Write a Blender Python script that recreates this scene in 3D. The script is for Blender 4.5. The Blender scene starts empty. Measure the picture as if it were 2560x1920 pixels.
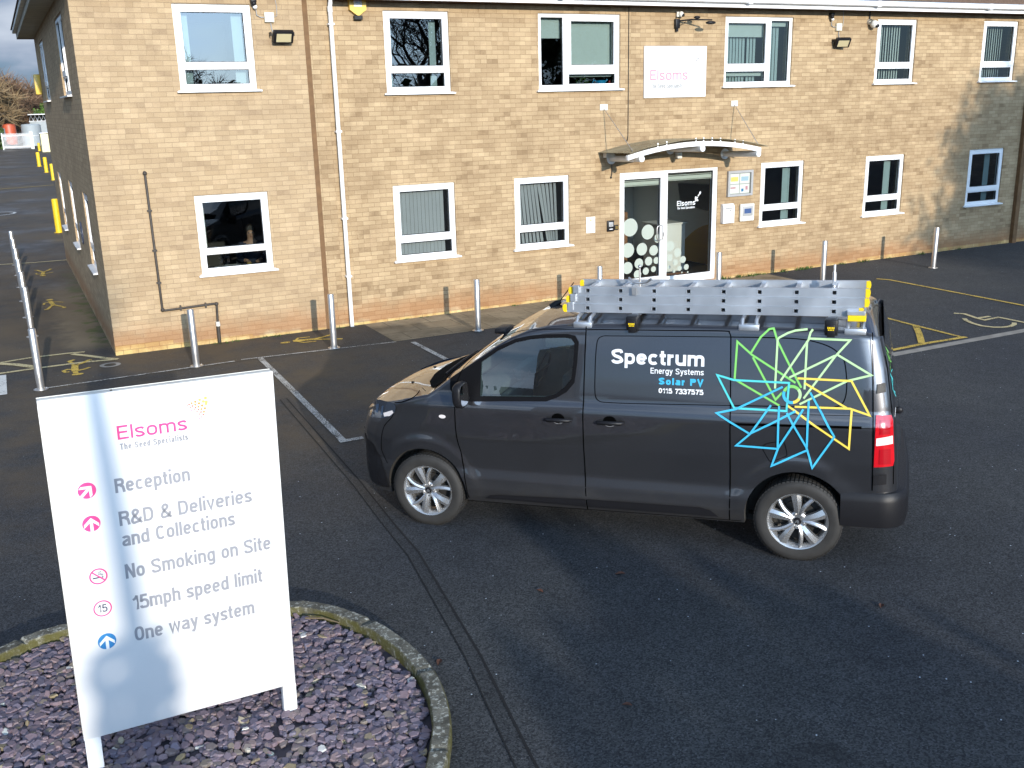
import bpy, bmesh, math, random
from mathutils import Vector, Matrix
import numpy as np
R = math.radians
scene = bpy.context.scene
COL = scene.collection
rng = random.Random(7)

# ------------------------------------------------------------------ camera
cam_d = bpy.data.cameras.new('camera'); cam = bpy.data.objects.new('camera', cam_d); COL.objects.link(cam)
CAMP = (-1.2382, -16.7816, 3.7622); YAW, PIT, ROL = 0.4606, 0.2754, -0.0259
f_ = Vector((math.sin(YAW)*math.cos(PIT), math.cos(YAW)*math.cos(PIT), -math.sin(PIT)))
r_ = Vector((math.cos(YAW), -math.sin(YAW), 0)); u_ = r_.cross(f_)
cr, sr = math.cos(ROL), math.sin(ROL)
rr = r_*cr + u_*sr; uu = r_*-sr + u_*cr
CM = Matrix(((rr.x, uu.x, -f_.x, CAMP[0]), (rr.y, uu.y, -f_.y, CAMP[1]), (rr.z, uu.z, -f_.z, CAMP[2]), (0, 0, 0, 1)))
cam.matrix_world = CM
cam_d.sensor_width = 36; cam_d.lens = 2490.25/2560*36; cam_d.clip_end = 2000; cam_d.clip_start = 0.05
scene.camera = cam

# ------------------------------------------------------------------ sky + sun
SUN = Vector((0.070, 1.0, -0.2405)).normalized()       # direction the light travels
W = bpy.data.worlds.new('World'); scene.world = W; W.use_nodes = True
wt = W.node_tree; wt.nodes.clear()
def N(t, typ, **k):
    n = t.nodes.new(typ)
    for a, b in k.items(): setattr(n, a, b)
    return n
wo = N(wt, 'ShaderNodeOutputWorld'); bg = N(wt, 'ShaderNodeBackground'); sky = N(wt, 'ShaderNodeTexSky')
sky.sky_type = 'NISHITA'; sky.sun_disc = False; sky.sun_elevation = math.asin(-SUN.z); sky.sun_rotation = R(184.0)
sky.altitude = 0; sky.air_density = 1.0; sky.dust_density = 1.0; sky.ozone_density = 1.5
tcw = N(wt, 'ShaderNodeTexCoord'); mp = N(wt, 'ShaderNodeMapping'); mp.inputs['Scale'].default_value = (1.6, 1.6, 4.2); mp.inputs['Location'].default_value = (0.9, -0.35, 0.6)
nz = N(wt, 'ShaderNodeTexNoise'); nz.inputs['Scale'].default_value = 1.9; nz.inputs['Detail'].default_value = 8
rp = N(wt, 'ShaderNodeValToRGB'); rp.color_ramp.elements[0].position = 0.43; rp.color_ramp.elements[1].position = 0.57
rp2 = N(wt, 'ShaderNodeValToRGB'); rp2.color_ramp.elements[0].color = (1.5, 2.3, 3.8, 1); rp2.color_ramp.elements[1].color = (7.5, 8.2, 9.2, 1)
rp2.color_ramp.elements[0].position = 0.50; rp2.color_ramp.elements[1].position = 0.68
mx = N(wt, 'ShaderNodeMixRGB')
L = wt.links.new
tint = N(wt, 'ShaderNodeMixRGB', blend_type='MULTIPLY'); tint.inputs[0].default_value = 1.0; tint.inputs[2].default_value = (0.36, 0.60, 1.05, 1)
L(sky.outputs[0], tint.inputs[1])
L(tcw.outputs['Generated'], mp.inputs[0]); L(mp.outputs[0], nz.inputs['Vector']); L(nz.outputs[0], rp.inputs[0]); L(nz.outputs[0], rp2.inputs[0])
L(rp.outputs[0], mx.inputs[0]); L(tint.outputs[0], mx.inputs[1]); L(rp2.outputs[0], mx.inputs[2])
# thin bright cloud round the sun
dt = N(wt, 'ShaderNodeVectorMath', operation='DOT_PRODUCT'); dt.inputs[1].default_value = tuple(-SUN); nv = N(wt, 'ShaderNodeVectorMath', operation='NORMALIZE')
L(tcw.outputs['Generated'], nv.inputs[0]); L(nv.outputs[0], dt.inputs[0])
def lobe(a, b, gain):
    m_ = N(wt, 'ShaderNodeMapRange'); m_.interpolation_type = 'SMOOTHSTEP'; m_.inputs[1].default_value = a; m_.inputs[2].default_value = b; m_.inputs[3].default_value = 0; m_.inputs[4].default_value = gain
    L(dt.outputs['Value'], m_.inputs[0]); return m_.outputs[0]
ad1 = N(wt, 'ShaderNodeMath', operation='ADD'); L(lobe(0.05, 1.0, 7.5), ad1.inputs[0]); L(lobe(0.80, 1.0, 30.0), ad1.inputs[1])
vary = N(wt, 'ShaderNodeMapRange'); vary.inputs[1].default_value = 0.3; vary.inputs[2].default_value = 0.7; vary.inputs[3].default_value = 0.7; vary.inputs[4].default_value = 1.3; L(nz.outputs[0], vary.inputs[0])
ml = N(wt, 'ShaderNodeMath', operation='MULTIPLY'); L(ad1.outputs[0], ml.inputs[0]); L(vary.outputs[0], ml.inputs[1])
gl_ = N(wt, 'ShaderNodeMixRGB', blend_type='MULTIPLY'); gl_.inputs[0].default_value = 1.0; gl_.inputs[1].default_value = (0.62, 0.90, 1.25, 1); L(ml.outputs[0], gl_.inputs[2])
sm = N(wt, 'ShaderNodeMixRGB', blend_type='ADD'); sm.inputs[0].default_value = 1.0; L(mx.outputs[0], sm.inputs[1]); L(gl_.outputs[0], sm.inputs[2])
L(sm.outputs[0], bg.inputs[0]); L(bg.outputs[0], wo.inputs[0]); bg.inputs[1].default_value = 0.085
sd = bpy.data.lights.new('sun', 'SUN'); so = bpy.data.objects.new('sun', sd); COL.objects.link(so)
sd.energy = 4.1; sd.angle = R(0.53); sd.color = (1.0, 0.915, 0.785)
so.rotation_euler = SUN.to_track_quat('-Z', 'Y').to_euler(); so.location = (-2, -40, 12)
scene.view_settings.view_transform = 'Standard'; scene.view_settings.look = 'None'
scene.view_settings.exposure = 0.27; scene.view_settings.gamma = 1
scene.render.engine = 'CYCLES'
scene.cycles.max_bounces = 8; scene.cycles.transparent_max_bounces = 16; scene.cycles.use_denoising = True
scene.cycles.caustics_reflective = False; scene.cycles.caustics_refractive = False

# ------------------------------------------------------------------ helpers
def tag(o, label=None, cat=None, group=None, kind=None):
    if label: o['label'] = label
    if cat: o['category'] = cat
    if group: o['group'] = group
    if kind: o['kind'] = kind
    return o
def empty(name, loc=(0, 0, 0), rot=(0, 0, 0), label=None, cat=None, group=None):
    o = bpy.data.objects.new(name, None); COL.objects.link(o); o.location = loc; o.rotation_euler = rot
    o.empty_display_size = 0.1
    return tag(o, label, cat, group)
def copy_tree(o, parent=None):
    c = o.copy(); COL.objects.link(c)
    if parent is not None: c.parent = parent
    for ch in list(o.children): copy_tree(ch, c)
    return c
class MB:
    """collects shapes into one bmesh; build() links them as ONE mesh object"""
    def __init__(s): s.bm = bmesh.new()
    def box(s, x0, x1, y0, y1, z0, z1, bev=0):
        vs = [s.bm.verts.new(p) for p in ((x0,y0,z0),(x1,y0,z0),(x1,y1,z0),(x0,y1,z0),(x0,y0,z1),(x1,y0,z1),(x1,y1,z1),(x0,y1,z1))]
        fs = [s.bm.faces.new([vs[i] for i in q]) for q in ((3,2,1,0),(4,5,6,7),(0,1,5,4),(1,2,6,5),(2,3,7,6),(3,0,4,7))]
        if bev:
            es = list({e for f in fs for e in f.edges})
            bmesh.ops.bevel(s.bm, geom=es, offset=bev, segments=2, profile=0.5, affect='EDGES')
        return s
    def quad(s, *ps): s.bm.faces.new([s.bm.verts.new(p) for p in ps]); return s
    def tube(s, pts, rad, n=8, caps=True):
        pts = [Vector(p) for p in pts]; m = len(pts)
        rads = rad if hasattr(rad, '__len__') else [rad]*m
        rings = []; prev = None
        for i, p in enumerate(pts):
            d = (pts[min(i+1, m-1)] - pts[max(i-1, 0)])
            if d.length < 1e-9: d = Vector((0, 0, 1))
            d.normalize()
            if prev is None:
                a = d.cross(Vector((0, 0, 1)));
                if a.length < 0.05: a = d.cross(Vector((1, 0, 0)))
            else: a = prev - d*prev.dot(d)
            a.normalize(); prev = a; b = d.cross(a)
            rings.append([s.bm.verts.new(p + (a*math.cos(2*math.pi*k/n) + b*math.sin(2*math.pi*k/n))*rads[i]) for k in range(n)])
        for i in range(m-1):
            for k in range(n):
                s.bm.faces.new((rings[i][k], rings[i][(k+1) % n], rings[i+1][(k+1) % n], rings[i+1][k]))
        if caps and n > 2:
            s.bm.faces.new(rings[0][::-1]); s.bm.faces.new(rings[-1])
        return s
    def lathe(s, prof, axis='z', c=(0, 0, 0), n=32, closed=False):
        rings = []
        for (r, h) in prof:
            ring = []
            for k in range(n):
                a = 2*math.pi*k/n; x, y = r*math.cos(a), r*math.sin(a)
                p = {'z': (x, y, h), 'y': (x, h, y), 'x': (h, x, y)}[axis]
                ring.append(s.bm.verts.new((p[0]+c[0], p[1]+c[1], p[2]+c[2])))
            rings.append(ring)
        m = len(rings)
        for i in range(m if closed else m-1):
            for k in range(n):
                a, b = rings[i], rings[(i+1) % m]
                s.bm.faces.new((a[k], a[(k+1) % n], b[(k+1) % n], b[k]))
        return s
    def prism(s, poly, d0, d1, plane='xz'):
        """poly: 2D loop in the plane, extruded along the third axis from d0 to d1"""
        def P(a, b, d): return {'xz': (a, d, b), 'xy': (a, b, d), 'yz': (d, a, b)}[plane]
        A = [s.bm.verts.new(P(a, b, d0)) for a, b in poly]; B = [s.bm.verts.new(P(a, b, d1)) for a, b in poly]
        n = len(poly)
        s.bm.faces.new(A); s.bm.faces.new(B[::-1])
        for i in range(n): s.bm.faces.new((A[i], B[i], B[(i+1) % n], A[(i+1) % n]))
        return s
    def ball(s, c, r, sub=2, sc=(1, 1, 1)):
        bmesh.ops.create_icosphere(s.bm, subdivisions=sub, radius=r, matrix=Matrix.Translation(c) @ Matrix.Diagonal((*sc, 1)))
        return s
    def plate(s, x0, x1, z0, z1, holes, yf, yb, P=None):
        """flat slab in the xz plane with rectangular holes; P maps (x,y,z)"""
        P = P or (lambda x, y, z: (x, y, z))
        xs = sorted({x0, x1, *[h[0] for h in holes], *[h[1] for h in holes]}); zs = sorted({z0, z1, *[h[2] for h in holes], *[h[3] for h in holes]})
        xs = [x for x in xs if x0-1e-9 <= x <= x1+1e-9]; zs = [z for z in zs if z0-1e-9 <= z <= z1+1e-9]
        def solid(i, j):
            if i < 0 or j < 0 or i >= len(xs)-1 or j >= len(zs)-1: return False
            cx, cz = (xs[i]+xs[i+1])/2, (zs[j]+zs[j+1])/2
            return not any(h[0] < cx < h[1] and h[2] < cz < h[3] for h in holes)
        cache = {}
        def v(i, j, y):
            k = (i, j, y)
            if k not in cache: cache[k] = s.bm.verts.new(P(xs[i], y, zs[j]))
            return cache[k]
        for i in range(len(xs)-1):
            for j in range(len(zs)-1):
                if not solid(i, j): continue
                s.bm.faces.new((v(i,j,yf), v(i+1,j,yf), v(i+1,j+1,yf), v(i,j+1,yf)))
                s.bm.faces.new((v(i,j,yb), v(i,j+1,yb), v(i+1,j+1,yb), v(i+1,j,yb)))
                if not solid(i-1, j): s.bm.faces.new((v(i,j,yf), v(i,j+1,yf), v(i,j+1,yb), v(i,j,yb)))
                if not solid(i+1, j): s.bm.faces.new((v(i+1,j,yb), v(i+1,j+1,yb), v(i+1,j+1,yf), v(i+1,j,yf)))
                if not solid(i, j-1): s.bm.faces.new((v(i,j,yb), v(i+1,j,yb), v(i+1,j,yf), v(i,j,yf)))
                if not solid(i, j+1): s.bm.faces.new((v(i,j+1,yf), v(i+1,j+1,yf), v(i+1,j+1,yb), v(i,j+1,yb)))
        return s
    def build(s, name, mat, parent=None, smooth=None, recalc=True):
        if recalc: bmesh.ops.recalc_face_normals(s.bm, faces=s.bm.faces)
        me = bpy.data.meshes.new(name); s.bm.to_mesh(me); s.bm.free()
        for m in (mat if isinstance(mat, (list, tuple)) else [mat]): me.materials.append(m)
        o = bpy.data.objects.new(name, me); COL.objects.link(o)
        if parent is not None: o.parent = parent
        if smooth is not None:
            me.polygons.foreach_set('use_smooth', [True]*len(me.polygons))
            if smooth > 0: me.set_sharp_from_angle(angle=R(smooth))
        return o
def from_py(name, verts, faces, mat, parent=None, smooth=None):
    me = bpy.data.meshes.new(name); me.from_pydata(verts, [], faces); me.materials.append(mat); me.update()
    o = bpy.data.objects.new(name, me); COL.objects.link(o)
    if parent is not None: o.parent = parent
    if smooth is not None:
        me.polygons.foreach_set('use_smooth', [True]*len(me.polygons))
        if smooth > 0: me.set_sharp_from_angle(angle=R(smooth))
    return o
# ---- text as mesh (built-in font), fitted to a width and a cap height
_tc = {}
def glyphs(txt, bold=0.0):
    k = (txt, bold)
    if k in _tc: return _tc[k]
    cu = bpy.data.curves.new('lettering', 'FONT'); cu.body = txt; cu.size = 1; cu.offset = bold; cu.resolution_u = 4
    ob = bpy.data.objects.new('lettering', cu); COL.objects.link(ob)
    bpy.context.view_layer.update()
    dg = bpy.context.evaluated_depsgraph_get()
    me = bpy.data.meshes.new_from_object(ob.evaluated_get(dg))
    vs = [(v.co.x, v.co.y) for v in me.vertices]; fs = [tuple(p.vertices) for p in me.polygons]
    bpy.data.objects.remove(ob); bpy.data.curves.remove(cu); bpy.data.meshes.remove(me)
    _tc[k] = (vs, fs); return _tc[k]
def text2d(txt, x0, x1, y0, cap, bold=0.0):
    """2D verts, faces of txt with ink from x0 to x1, baseline y0, capital height cap"""
    vs, fs = glyphs(txt, bold); ev, _ = glyphs('E', bold)
    ch = max(v[1] for v in ev)
    a = min(v[0] for v in vs); b = max(v[0] for v in vs)
    return [(x0 + (v[0]-a)/(b-a)*(x1-x0), y0 + v[1]/ch*cap) for v in vs], fs
class Flat:
    """2D faces gathered, then mapped to 3D by a function"""
    def __init__(s): s.v = []; s.f = []; s.k = []; s.n = 0
    def add(s, vs, fs):
        o = len(s.v); s.v += list(vs); s.k += [s.n % 7]*len(vs); s.n += 1; s.f += [tuple(i+o for i in f) for f in fs]; return s
    def text(s, *a, **k): return s.add(*text2d(*a, **k))
    def poly(s, pts): return s.add(pts, [tuple(range(len(pts)))])
    def disc(s, cx, cy, r, n=24, ry=None, a0=0, a1=2*math.pi):
        return s.poly([(cx+r*math.cos(2*math.pi*k/n), cy+(ry or r)*math.sin(2*math.pi*k/n)) for k in range(n)])
    def ring(s, cx, cy, r0, r1, n=32, a0=0., a1=2*math.pi):
        full = abs(a1-a0-2*math.pi) < 1e-6; m = n if full else n+1
        vs = [(cx+q*math.cos(a0+(a1-a0)*k/n), cy+q*math.sin(a0+(a1-a0)*k/n)) for k in range(m) for q in (r0, r1)]
        fs = [(2*k, 2*k+1, (2*k+3) % (2*m), (2*k+2) % (2*m)) for k in range(n)]
        return s.add(vs, fs)
    def line(s, pts, w, step=None, closed=False):
        """polyline ribbon with mitred joints"""
        P = [Vector(p) for p in pts]
        if step:
            Q = [P[0]]
            for a, b in zip(P, P[1:]):
                k = max(1, int((b-a).length/step))
                Q += [a.lerp(b, (i+1)/k) for i in range(k)]
            P = Q
        n = len(P); vs = []
        for i in range(n):
            if closed: d0 = P[i]-P[i-1]; d1 = P[(i+1) % n]-P[i]
            else: d0 = P[i]-P[max(i-1, 0)]; d1 = P[min(i+1, n-1)]-P[i]
            if d0.length < 1e-9: d0 = d1
            if d1.length < 1e-9: d1 = d0
            d0.normalize(); d1.normalize()
            n0 = Vector((-d0.y, d0.x)); n1 = Vector((-d1.y, d1.x)); m = n0+n1
            m = n0 if m.length < 0.35 else m.normalized()
            k = w/2/max(0.45, m.dot(n0))
            vs += [tuple(P[i]+m*k), tuple(P[i]-m*k)]
        c = n if closed else n-1
        return s.add(vs, [(2*i, 2*i+1, (2*i+3) % (2*n), (2*i+2) % (2*n)) for i in range(c)])
    def build(s, name, mat, fn, parent=None, smooth=None):
        out = []; e = 1e-3       # strokes that cross lie a quarter of a millimetre apart
        for v, k in zip(s.v, s.k):
            p = Vector(fn(*v))
            if k:
                n = (Vector(fn(v[0]+e, v[1]))-p).cross(Vector(fn(v[0], v[1]+e))-p)
                if n.length > 1e-12: p = p+n.normalized()*0.00025*k
            out.append(tuple(p))
        return from_py(name, out, s.f, mat, parent, smooth)

def curve_pts(pts, k=6):
    """Catmull-Rom through 2D points"""
    P = [Vector(p) for p in pts]; out = []
    for i in range(len(P)-1):
        p0, p1, p2, p3 = P[max(i-1, 0)], P[i], P[i+1], P[min(i+2, len(P)-1)]
        for j in range(k):
            t = j/k; out.append(tuple(0.5*((2*p1)+(p2-p0)*t+(2*p0-5*p1+4*p2-p3)*t*t+(3*p1-p0-3*p2+p3)*t**3)))
    return out + [tuple(P[-1])]
# ---- a plain condensed sans drawn as strokes, for the sign boards
def se(cx, cy, rx, ry, a0, a1, n=14, p=2.5):
    out = []
    for k in range(n+1):
        a = R(a0+(a1-a0)*k/n); c, s = math.cos(a), math.sin(a)
        out.append((cx+rx*math.copysign(abs(c)**(2/p), c), cy+ry*math.copysign(abs(s)**(2/p), s)))
    return out
def glyph(ch, sx, sy):
    """centre-line paths and advance; cap height 1, x-height 0.74"""
    x = 0.74; B = 0.50; l, r = sx, B-sx; m = x/2; rx, ry = B/2-sx, m-sy; C = 0.58; cl, cr_ = sx, C-sx; crx, cry = C/2-sx, 0.5-sy
    arch = lambda a, b, top=x: [(a, top*0.55)] + se((a+b)/2, top*0.62, (b-a)/2, top*0.38-sy, 180, 0, 12) + [(b, 0)]
    if ch == ' ': return [], 0.26
    if ch == 'o': return [se(B/2, m, rx, ry, 0, 360, 28)], B
    if ch == 'c': return [se(B/2, m, rx, ry, 42, 318, 22)], B-0.03
    if ch == 'e': return [[(l+sx, m*1.02), (r, m*1.02)], se(B/2, m, rx, ry, 0, 322, 26)], B
    if ch == 'a': return [se(B/2, x*0.70, rx, x*0.30-sy, 160, 0, 10) + [(r, 0)], [(r, x*0.57), (B*0.55, x*0.55)] + se(B*0.45, x*0.29, B*0.45-sx, x*0.29-sy, 100, 300, 14) + [(r, x*0.2)]], B
    if ch == 'd': return [[(r, 1), (r, 0)], se(B/2, m, rx, ry, 0, 360, 26)], B
    if ch == 'p': return [[(l, x), (l, -0.27)], se(B/2, m, rx, ry, 0, 360, 26)], B
    if ch == 'g': return [[(r, x), (r, 0.0)] + se(B/2, 0.0, rx, 0.27-sy, 0, -150, 10), se(B/2, m, rx, ry, 0, 360, 26)], B
    if ch == 'h': return [[(l, 0), (l, 1)], arch(l, r)], B
    if ch == 'n': return [[(l, 0), (l, x)], arch(l, r)], B
    if ch == 'm': return [[(l, 0), (l, x)], arch(l, 0.39), arch(0.39, 0.78-sx)], 0.78
    if ch == 'u': return [[(r, 0), (r, x)], [(l, x)] + se(B/2, x*0.38, rx, x*0.38-sy, 180, 360, 12) + [(r, x*0.45)]], B
    if ch == 'r': return [[(l, 0), (l, x)], [(l, x*0.55)] + se(0.30, x*0.60, 0.30-sx, x*0.40-sy, 180, 92, 8)], 0.31
    if ch == 't': return [[(0.13, 0.95), (0.13, 0.2)] + se(0.27, 0.2, 0.14, 0.2-sy, 180, 275, 6), [(0.0, x-sy), (0.29, x-sy)]], 0.30
    if ch == 'l': return [[(l, 0), (l, 1)]], 2*sx
    if ch == 'i': return [[(l, 0), (l, x)], [(l, 0.88), (l, 0.88+2.1*sy)]], 2*sx
    if ch == 'k': return [[(l, 0), (l, 1)], [(l, x*0.32), (0.43, x)], [(0.19, x*0.52), (0.45, 0)]], 0.49
    if ch == 'v': return [[(sx*0.7, x), (0.235, sy*0.4), (0.47-sx*0.7, x)]], 0.47
    if ch == 'w': return [[(sx*0.7, x), (0.19, sy*0.4), (0.355, x*0.97), (0.52, sy*0.4), (0.71-sx*0.7, x)]], 0.71
    if ch == 'y': return [[(sx*0.7, x), (0.245, sy)], [(0.47-sx*0.7, x), (0.235, -0.05), (0.17, -0.22), (0.04, -0.27+sy)]], 0.47
    def S(w, h, y0=0.0): return curve_pts([(w-sx*1.1, h*0.74), (w*0.78, h-sy*1.2), (w*0.5, h-sy), (w*0.2, h-sy*1.6), (sx, h*0.74), (w*0.28, h*0.56), (w*0.70, h*0.43), (w-sx, h*0.26), (w*0.80, sy*1.6), (w*0.5, sy), (w*0.2, sy*1.4), (sx*0.9, h*0.26)], 4)
    if ch == 's': return [S(0.45, x)], 0.45
    if ch == 'S': return [S(0.58, 1.0)], 0.58
    if ch == 'C': return [se(C/2, 0.5, crx, cry, 42, 318, 24)], C
    if ch in 'O0': return [se(0.29 if ch == 'O' else 0.26, 0.5, (0.29 if ch == 'O' else 0.26)-sx, cry, 0, 360, 30)], 0.58 if ch == 'O' else 0.52
    if ch == 'D': return [[(cl, 0), (cl, 1)], [(cl, 1-sy), (C*0.4, 1-sy)] + se(C*0.45, 0.5, C*0.55-sx, cry, 88, -88, 16) + [(C*0.4, sy), (cl, sy)]], C
    if ch == 'R': return [[(cl, 0), (cl, 1)], [(cl, 1-sy), (0.32, 1-sy)] + se(0.32, 0.75-sy*0.25, 0.25-sx, 0.25-sy*0.75, 88, -88, 12) + [(0.32, 0.5+sy*0.5), (cl, 0.5+sy*0.5)], [(0.32, 0.5), (0.47, 0.40), (0.50, 0.25), (0.53, 0)]], 0.58
    if ch == 'P': return [[(cl, 0), (cl, 1)], [(cl, 1-sy), (0.32, 1-sy)] + se(0.32, 0.72, 0.25-sx, 0.28-sy, 88, -88, 12) + [(0.32, 0.44+sy), (cl, 0.44+sy)]], 0.57
    if ch == 'N': return [[(cl, 0), (cl, 1)], [(cl, 1), (cr_, 0)], [(cr_, 0), (cr_, 1)]], C
    if ch == 'E': return [[(0.50, 1-sy), (cl, 1-sy), (cl, sy), (0.51, sy)], [(cl, 0.52), (0.47, 0.52)]], 0.52
    if ch == 'T': return [[(0.0, 1-sy), (0.54, 1-sy)], [(0.27, 1-sy), (0.27, 0)]], 0.54
    if ch == 'V': return [[(sx*0.6, 1), (0.29, sy*0.5), (0.58-sx*0.6, 1)]], 0.58
    if ch == '&': return [curve_pts([(0.60, 0.0), (0.42, 0.22), (0.20, 0.56), (0.14, 0.78), (0.22, 0.96-sy*0.5), (0.33, 0.97-sy*0.5), (0.42, 0.80), (0.34, 0.64), (0.16, 0.46), (0.06, 0.24), (0.13, 0.06), (0.29, sy), (0.46, 0.14), (0.55, 0.42)], 4)], 0.62
    if ch == '1': return [[(0.0, 0.72), (0.12, 0.78), (0.22, 1-sy), (0.24, 1), (0.24, 0)]], 0.34
    if ch == '5': return [[(0.46, 1-sy), (0.12, 1-sy), (0.07, 0.50)] + curve_pts([(0.07, 0.50), (0.24, 0.60), (0.42, 0.52), (0.48, 0.32), (0.42, 0.10), (0.24, sy), (0.09, 0.10), (0.05, 0.22)], 4)], 0.52
    if ch == '7': return [[(0.02, 1-sy), (0.48, 1-sy), (0.28, 0.5), (0.20, 0)]], 0.50
    if ch == '3': return [curve_pts([(0.05, 0.76), (0.12, 0.92), (0.25, 1-sy), (0.42, 0.88), (0.43, 0.68), (0.25, 0.54), (0.44, 0.42), (0.47, 0.22), (0.38, 0.07), (0.24, sy), (0.09, 0.08), (0.03, 0.24)], 4)], 0.51
    raise KeyError(ch)
def stext(f, txt, x0, x1, y0, cap, w, track=0.15):
    """stroke lettering: ink from x0 to x1, baseline y0, cap height cap, stroke width w"""
    sy = w/2/cap; sx = sy
    for _ in range(4):
        tot = 0.0
        for i, ch in enumerate(txt): tot += glyph(ch, sx, sy)[1] + (track if i < len(txt)-1 else 0)
        k = (x1-x0)/tot; sx = w/2/k
    px_ = x0
    for i, ch in enumerate(txt):
        ps, adv = glyph(ch, sx, sy)
        for p in ps: f.line([(px_+a*k, y0+b*cap) for a, b in p], w, closed=(ch in 'oO0' or (ch in 'dpg' and p is ps[-1])) and False)
        px_ += (adv+track)*k
    return f

# ------------------------------------------------------------------ materials
def mat(name, col, rough=0.5, metal=0.0, coat=0.0, coat_r=0.05, spec=0.5, var=0.0, vscale=8.0, bump=0.0, bscale=40.0, rvar=0.0, emit=None):
    m = bpy.data.materials.new(name); m.use_nodes = True; t = m.node_tree; b = t.nodes['Principled BSDF']
    b.inputs['Base Color'].default_value = (*col, 1); b.inputs['Roughness'].default_value = rough; b.inputs['Metallic'].default_value = metal
    b.inputs['Coat Weight'].default_value = coat; b.inputs['Coat Roughness'].default_value = coat_r; b.inputs['Specular IOR Level'].default_value = spec
    tc = N(t, 'ShaderNodeTexCoord')
    if var or rvar:
        n = N(t, 'ShaderNodeTexNoise'); n.inputs['Scale'].default_value = vscale; n.inputs['Detail'].default_value = 5
        t.links.new(tc.outputs['Object'], n.inputs['Vector'])
        if var:
            r = N(t, 'ShaderNodeMapRange'); r.inputs[1].default_value = 0.3; r.inputs[2].default_value = 0.7; r.inputs[3].default_value = 1-var; r.inputs[4].default_value = 1+var
            v = N(t, 'ShaderNodeVectorMath', operation='SCALE'); v.inputs[0].default_value = col
            t.links.new(n.outputs[0], r.inputs[0]); t.links.new(r.outputs[0], v.inputs['Scale']); t.links.new(v.outputs[0], b.inputs['Base Color'])
        if rvar:
            r = N(t, 'ShaderNodeMapRange'); r.inputs[1].default_value = 0.3; r.inputs[2].default_value = 0.7; r.inputs[3].default_value = max(0.02, rough-rvar); r.inputs[4].default_value = min(1, rough+rvar)
            t.links.new(n.outputs[0], r.inputs[0]); t.links.new(r.outputs[0], b.inputs['Roughness'])
    if bump:
        n = N(t, 'ShaderNodeTexNoise'); n.inputs['Scale'].default_value = bscale; n.inputs['Detail'].default_value = 4
        bp = N(t, 'ShaderNodeBump'); bp.inputs['Strength'].default_value = bump; bp.inputs['Distance'].default_value = 0.01
        t.links.new(tc.outputs['Object'], n.inputs['Vector']); t.links.new(n.outputs[0], bp.inputs['Height']); t.links.new(bp.outputs[0], b.inputs['Normal'])
    return m
def glass_mat(name, tint=(0.85, 0.9, 0.88), refl=1.0, rough=0.0, base_ref=0.06):
    m = bpy.data.materials.new(name); m.use_nodes = True; t = m.node_tree; t.nodes.clear()
    o = N(t, 'ShaderNodeOutputMaterial'); mx = N(t, 'ShaderNodeMixShader'); tr = N(t, 'ShaderNodeBsdfTransparent'); gl = N(t, 'ShaderNodeBsdfGlossy')
    fr = N(t, 'ShaderNodeFresnel'); fr.inputs[0].default_value = 1.5
    ad = N(t, 'ShaderNodeMath', operation='MULTIPLY_ADD'); ad.inputs[1].default_value = refl; ad.inputs[2].default_value = base_ref; ad.use_clamp = True
    tr.inputs[0].default_value = (*tint, 1); gl.inputs['Roughness'].default_value = rough
    t.links.new(fr.outputs[0], ad.inputs[0]); t.links.new(ad.outputs[0], mx.inputs[0]); t.links.new(tr.outputs[0], mx.inputs[1]); t.links.new(gl.outputs[0], mx.inputs[2]); t.links.new(mx.outputs[0], o.inputs[0])
    return m
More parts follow.
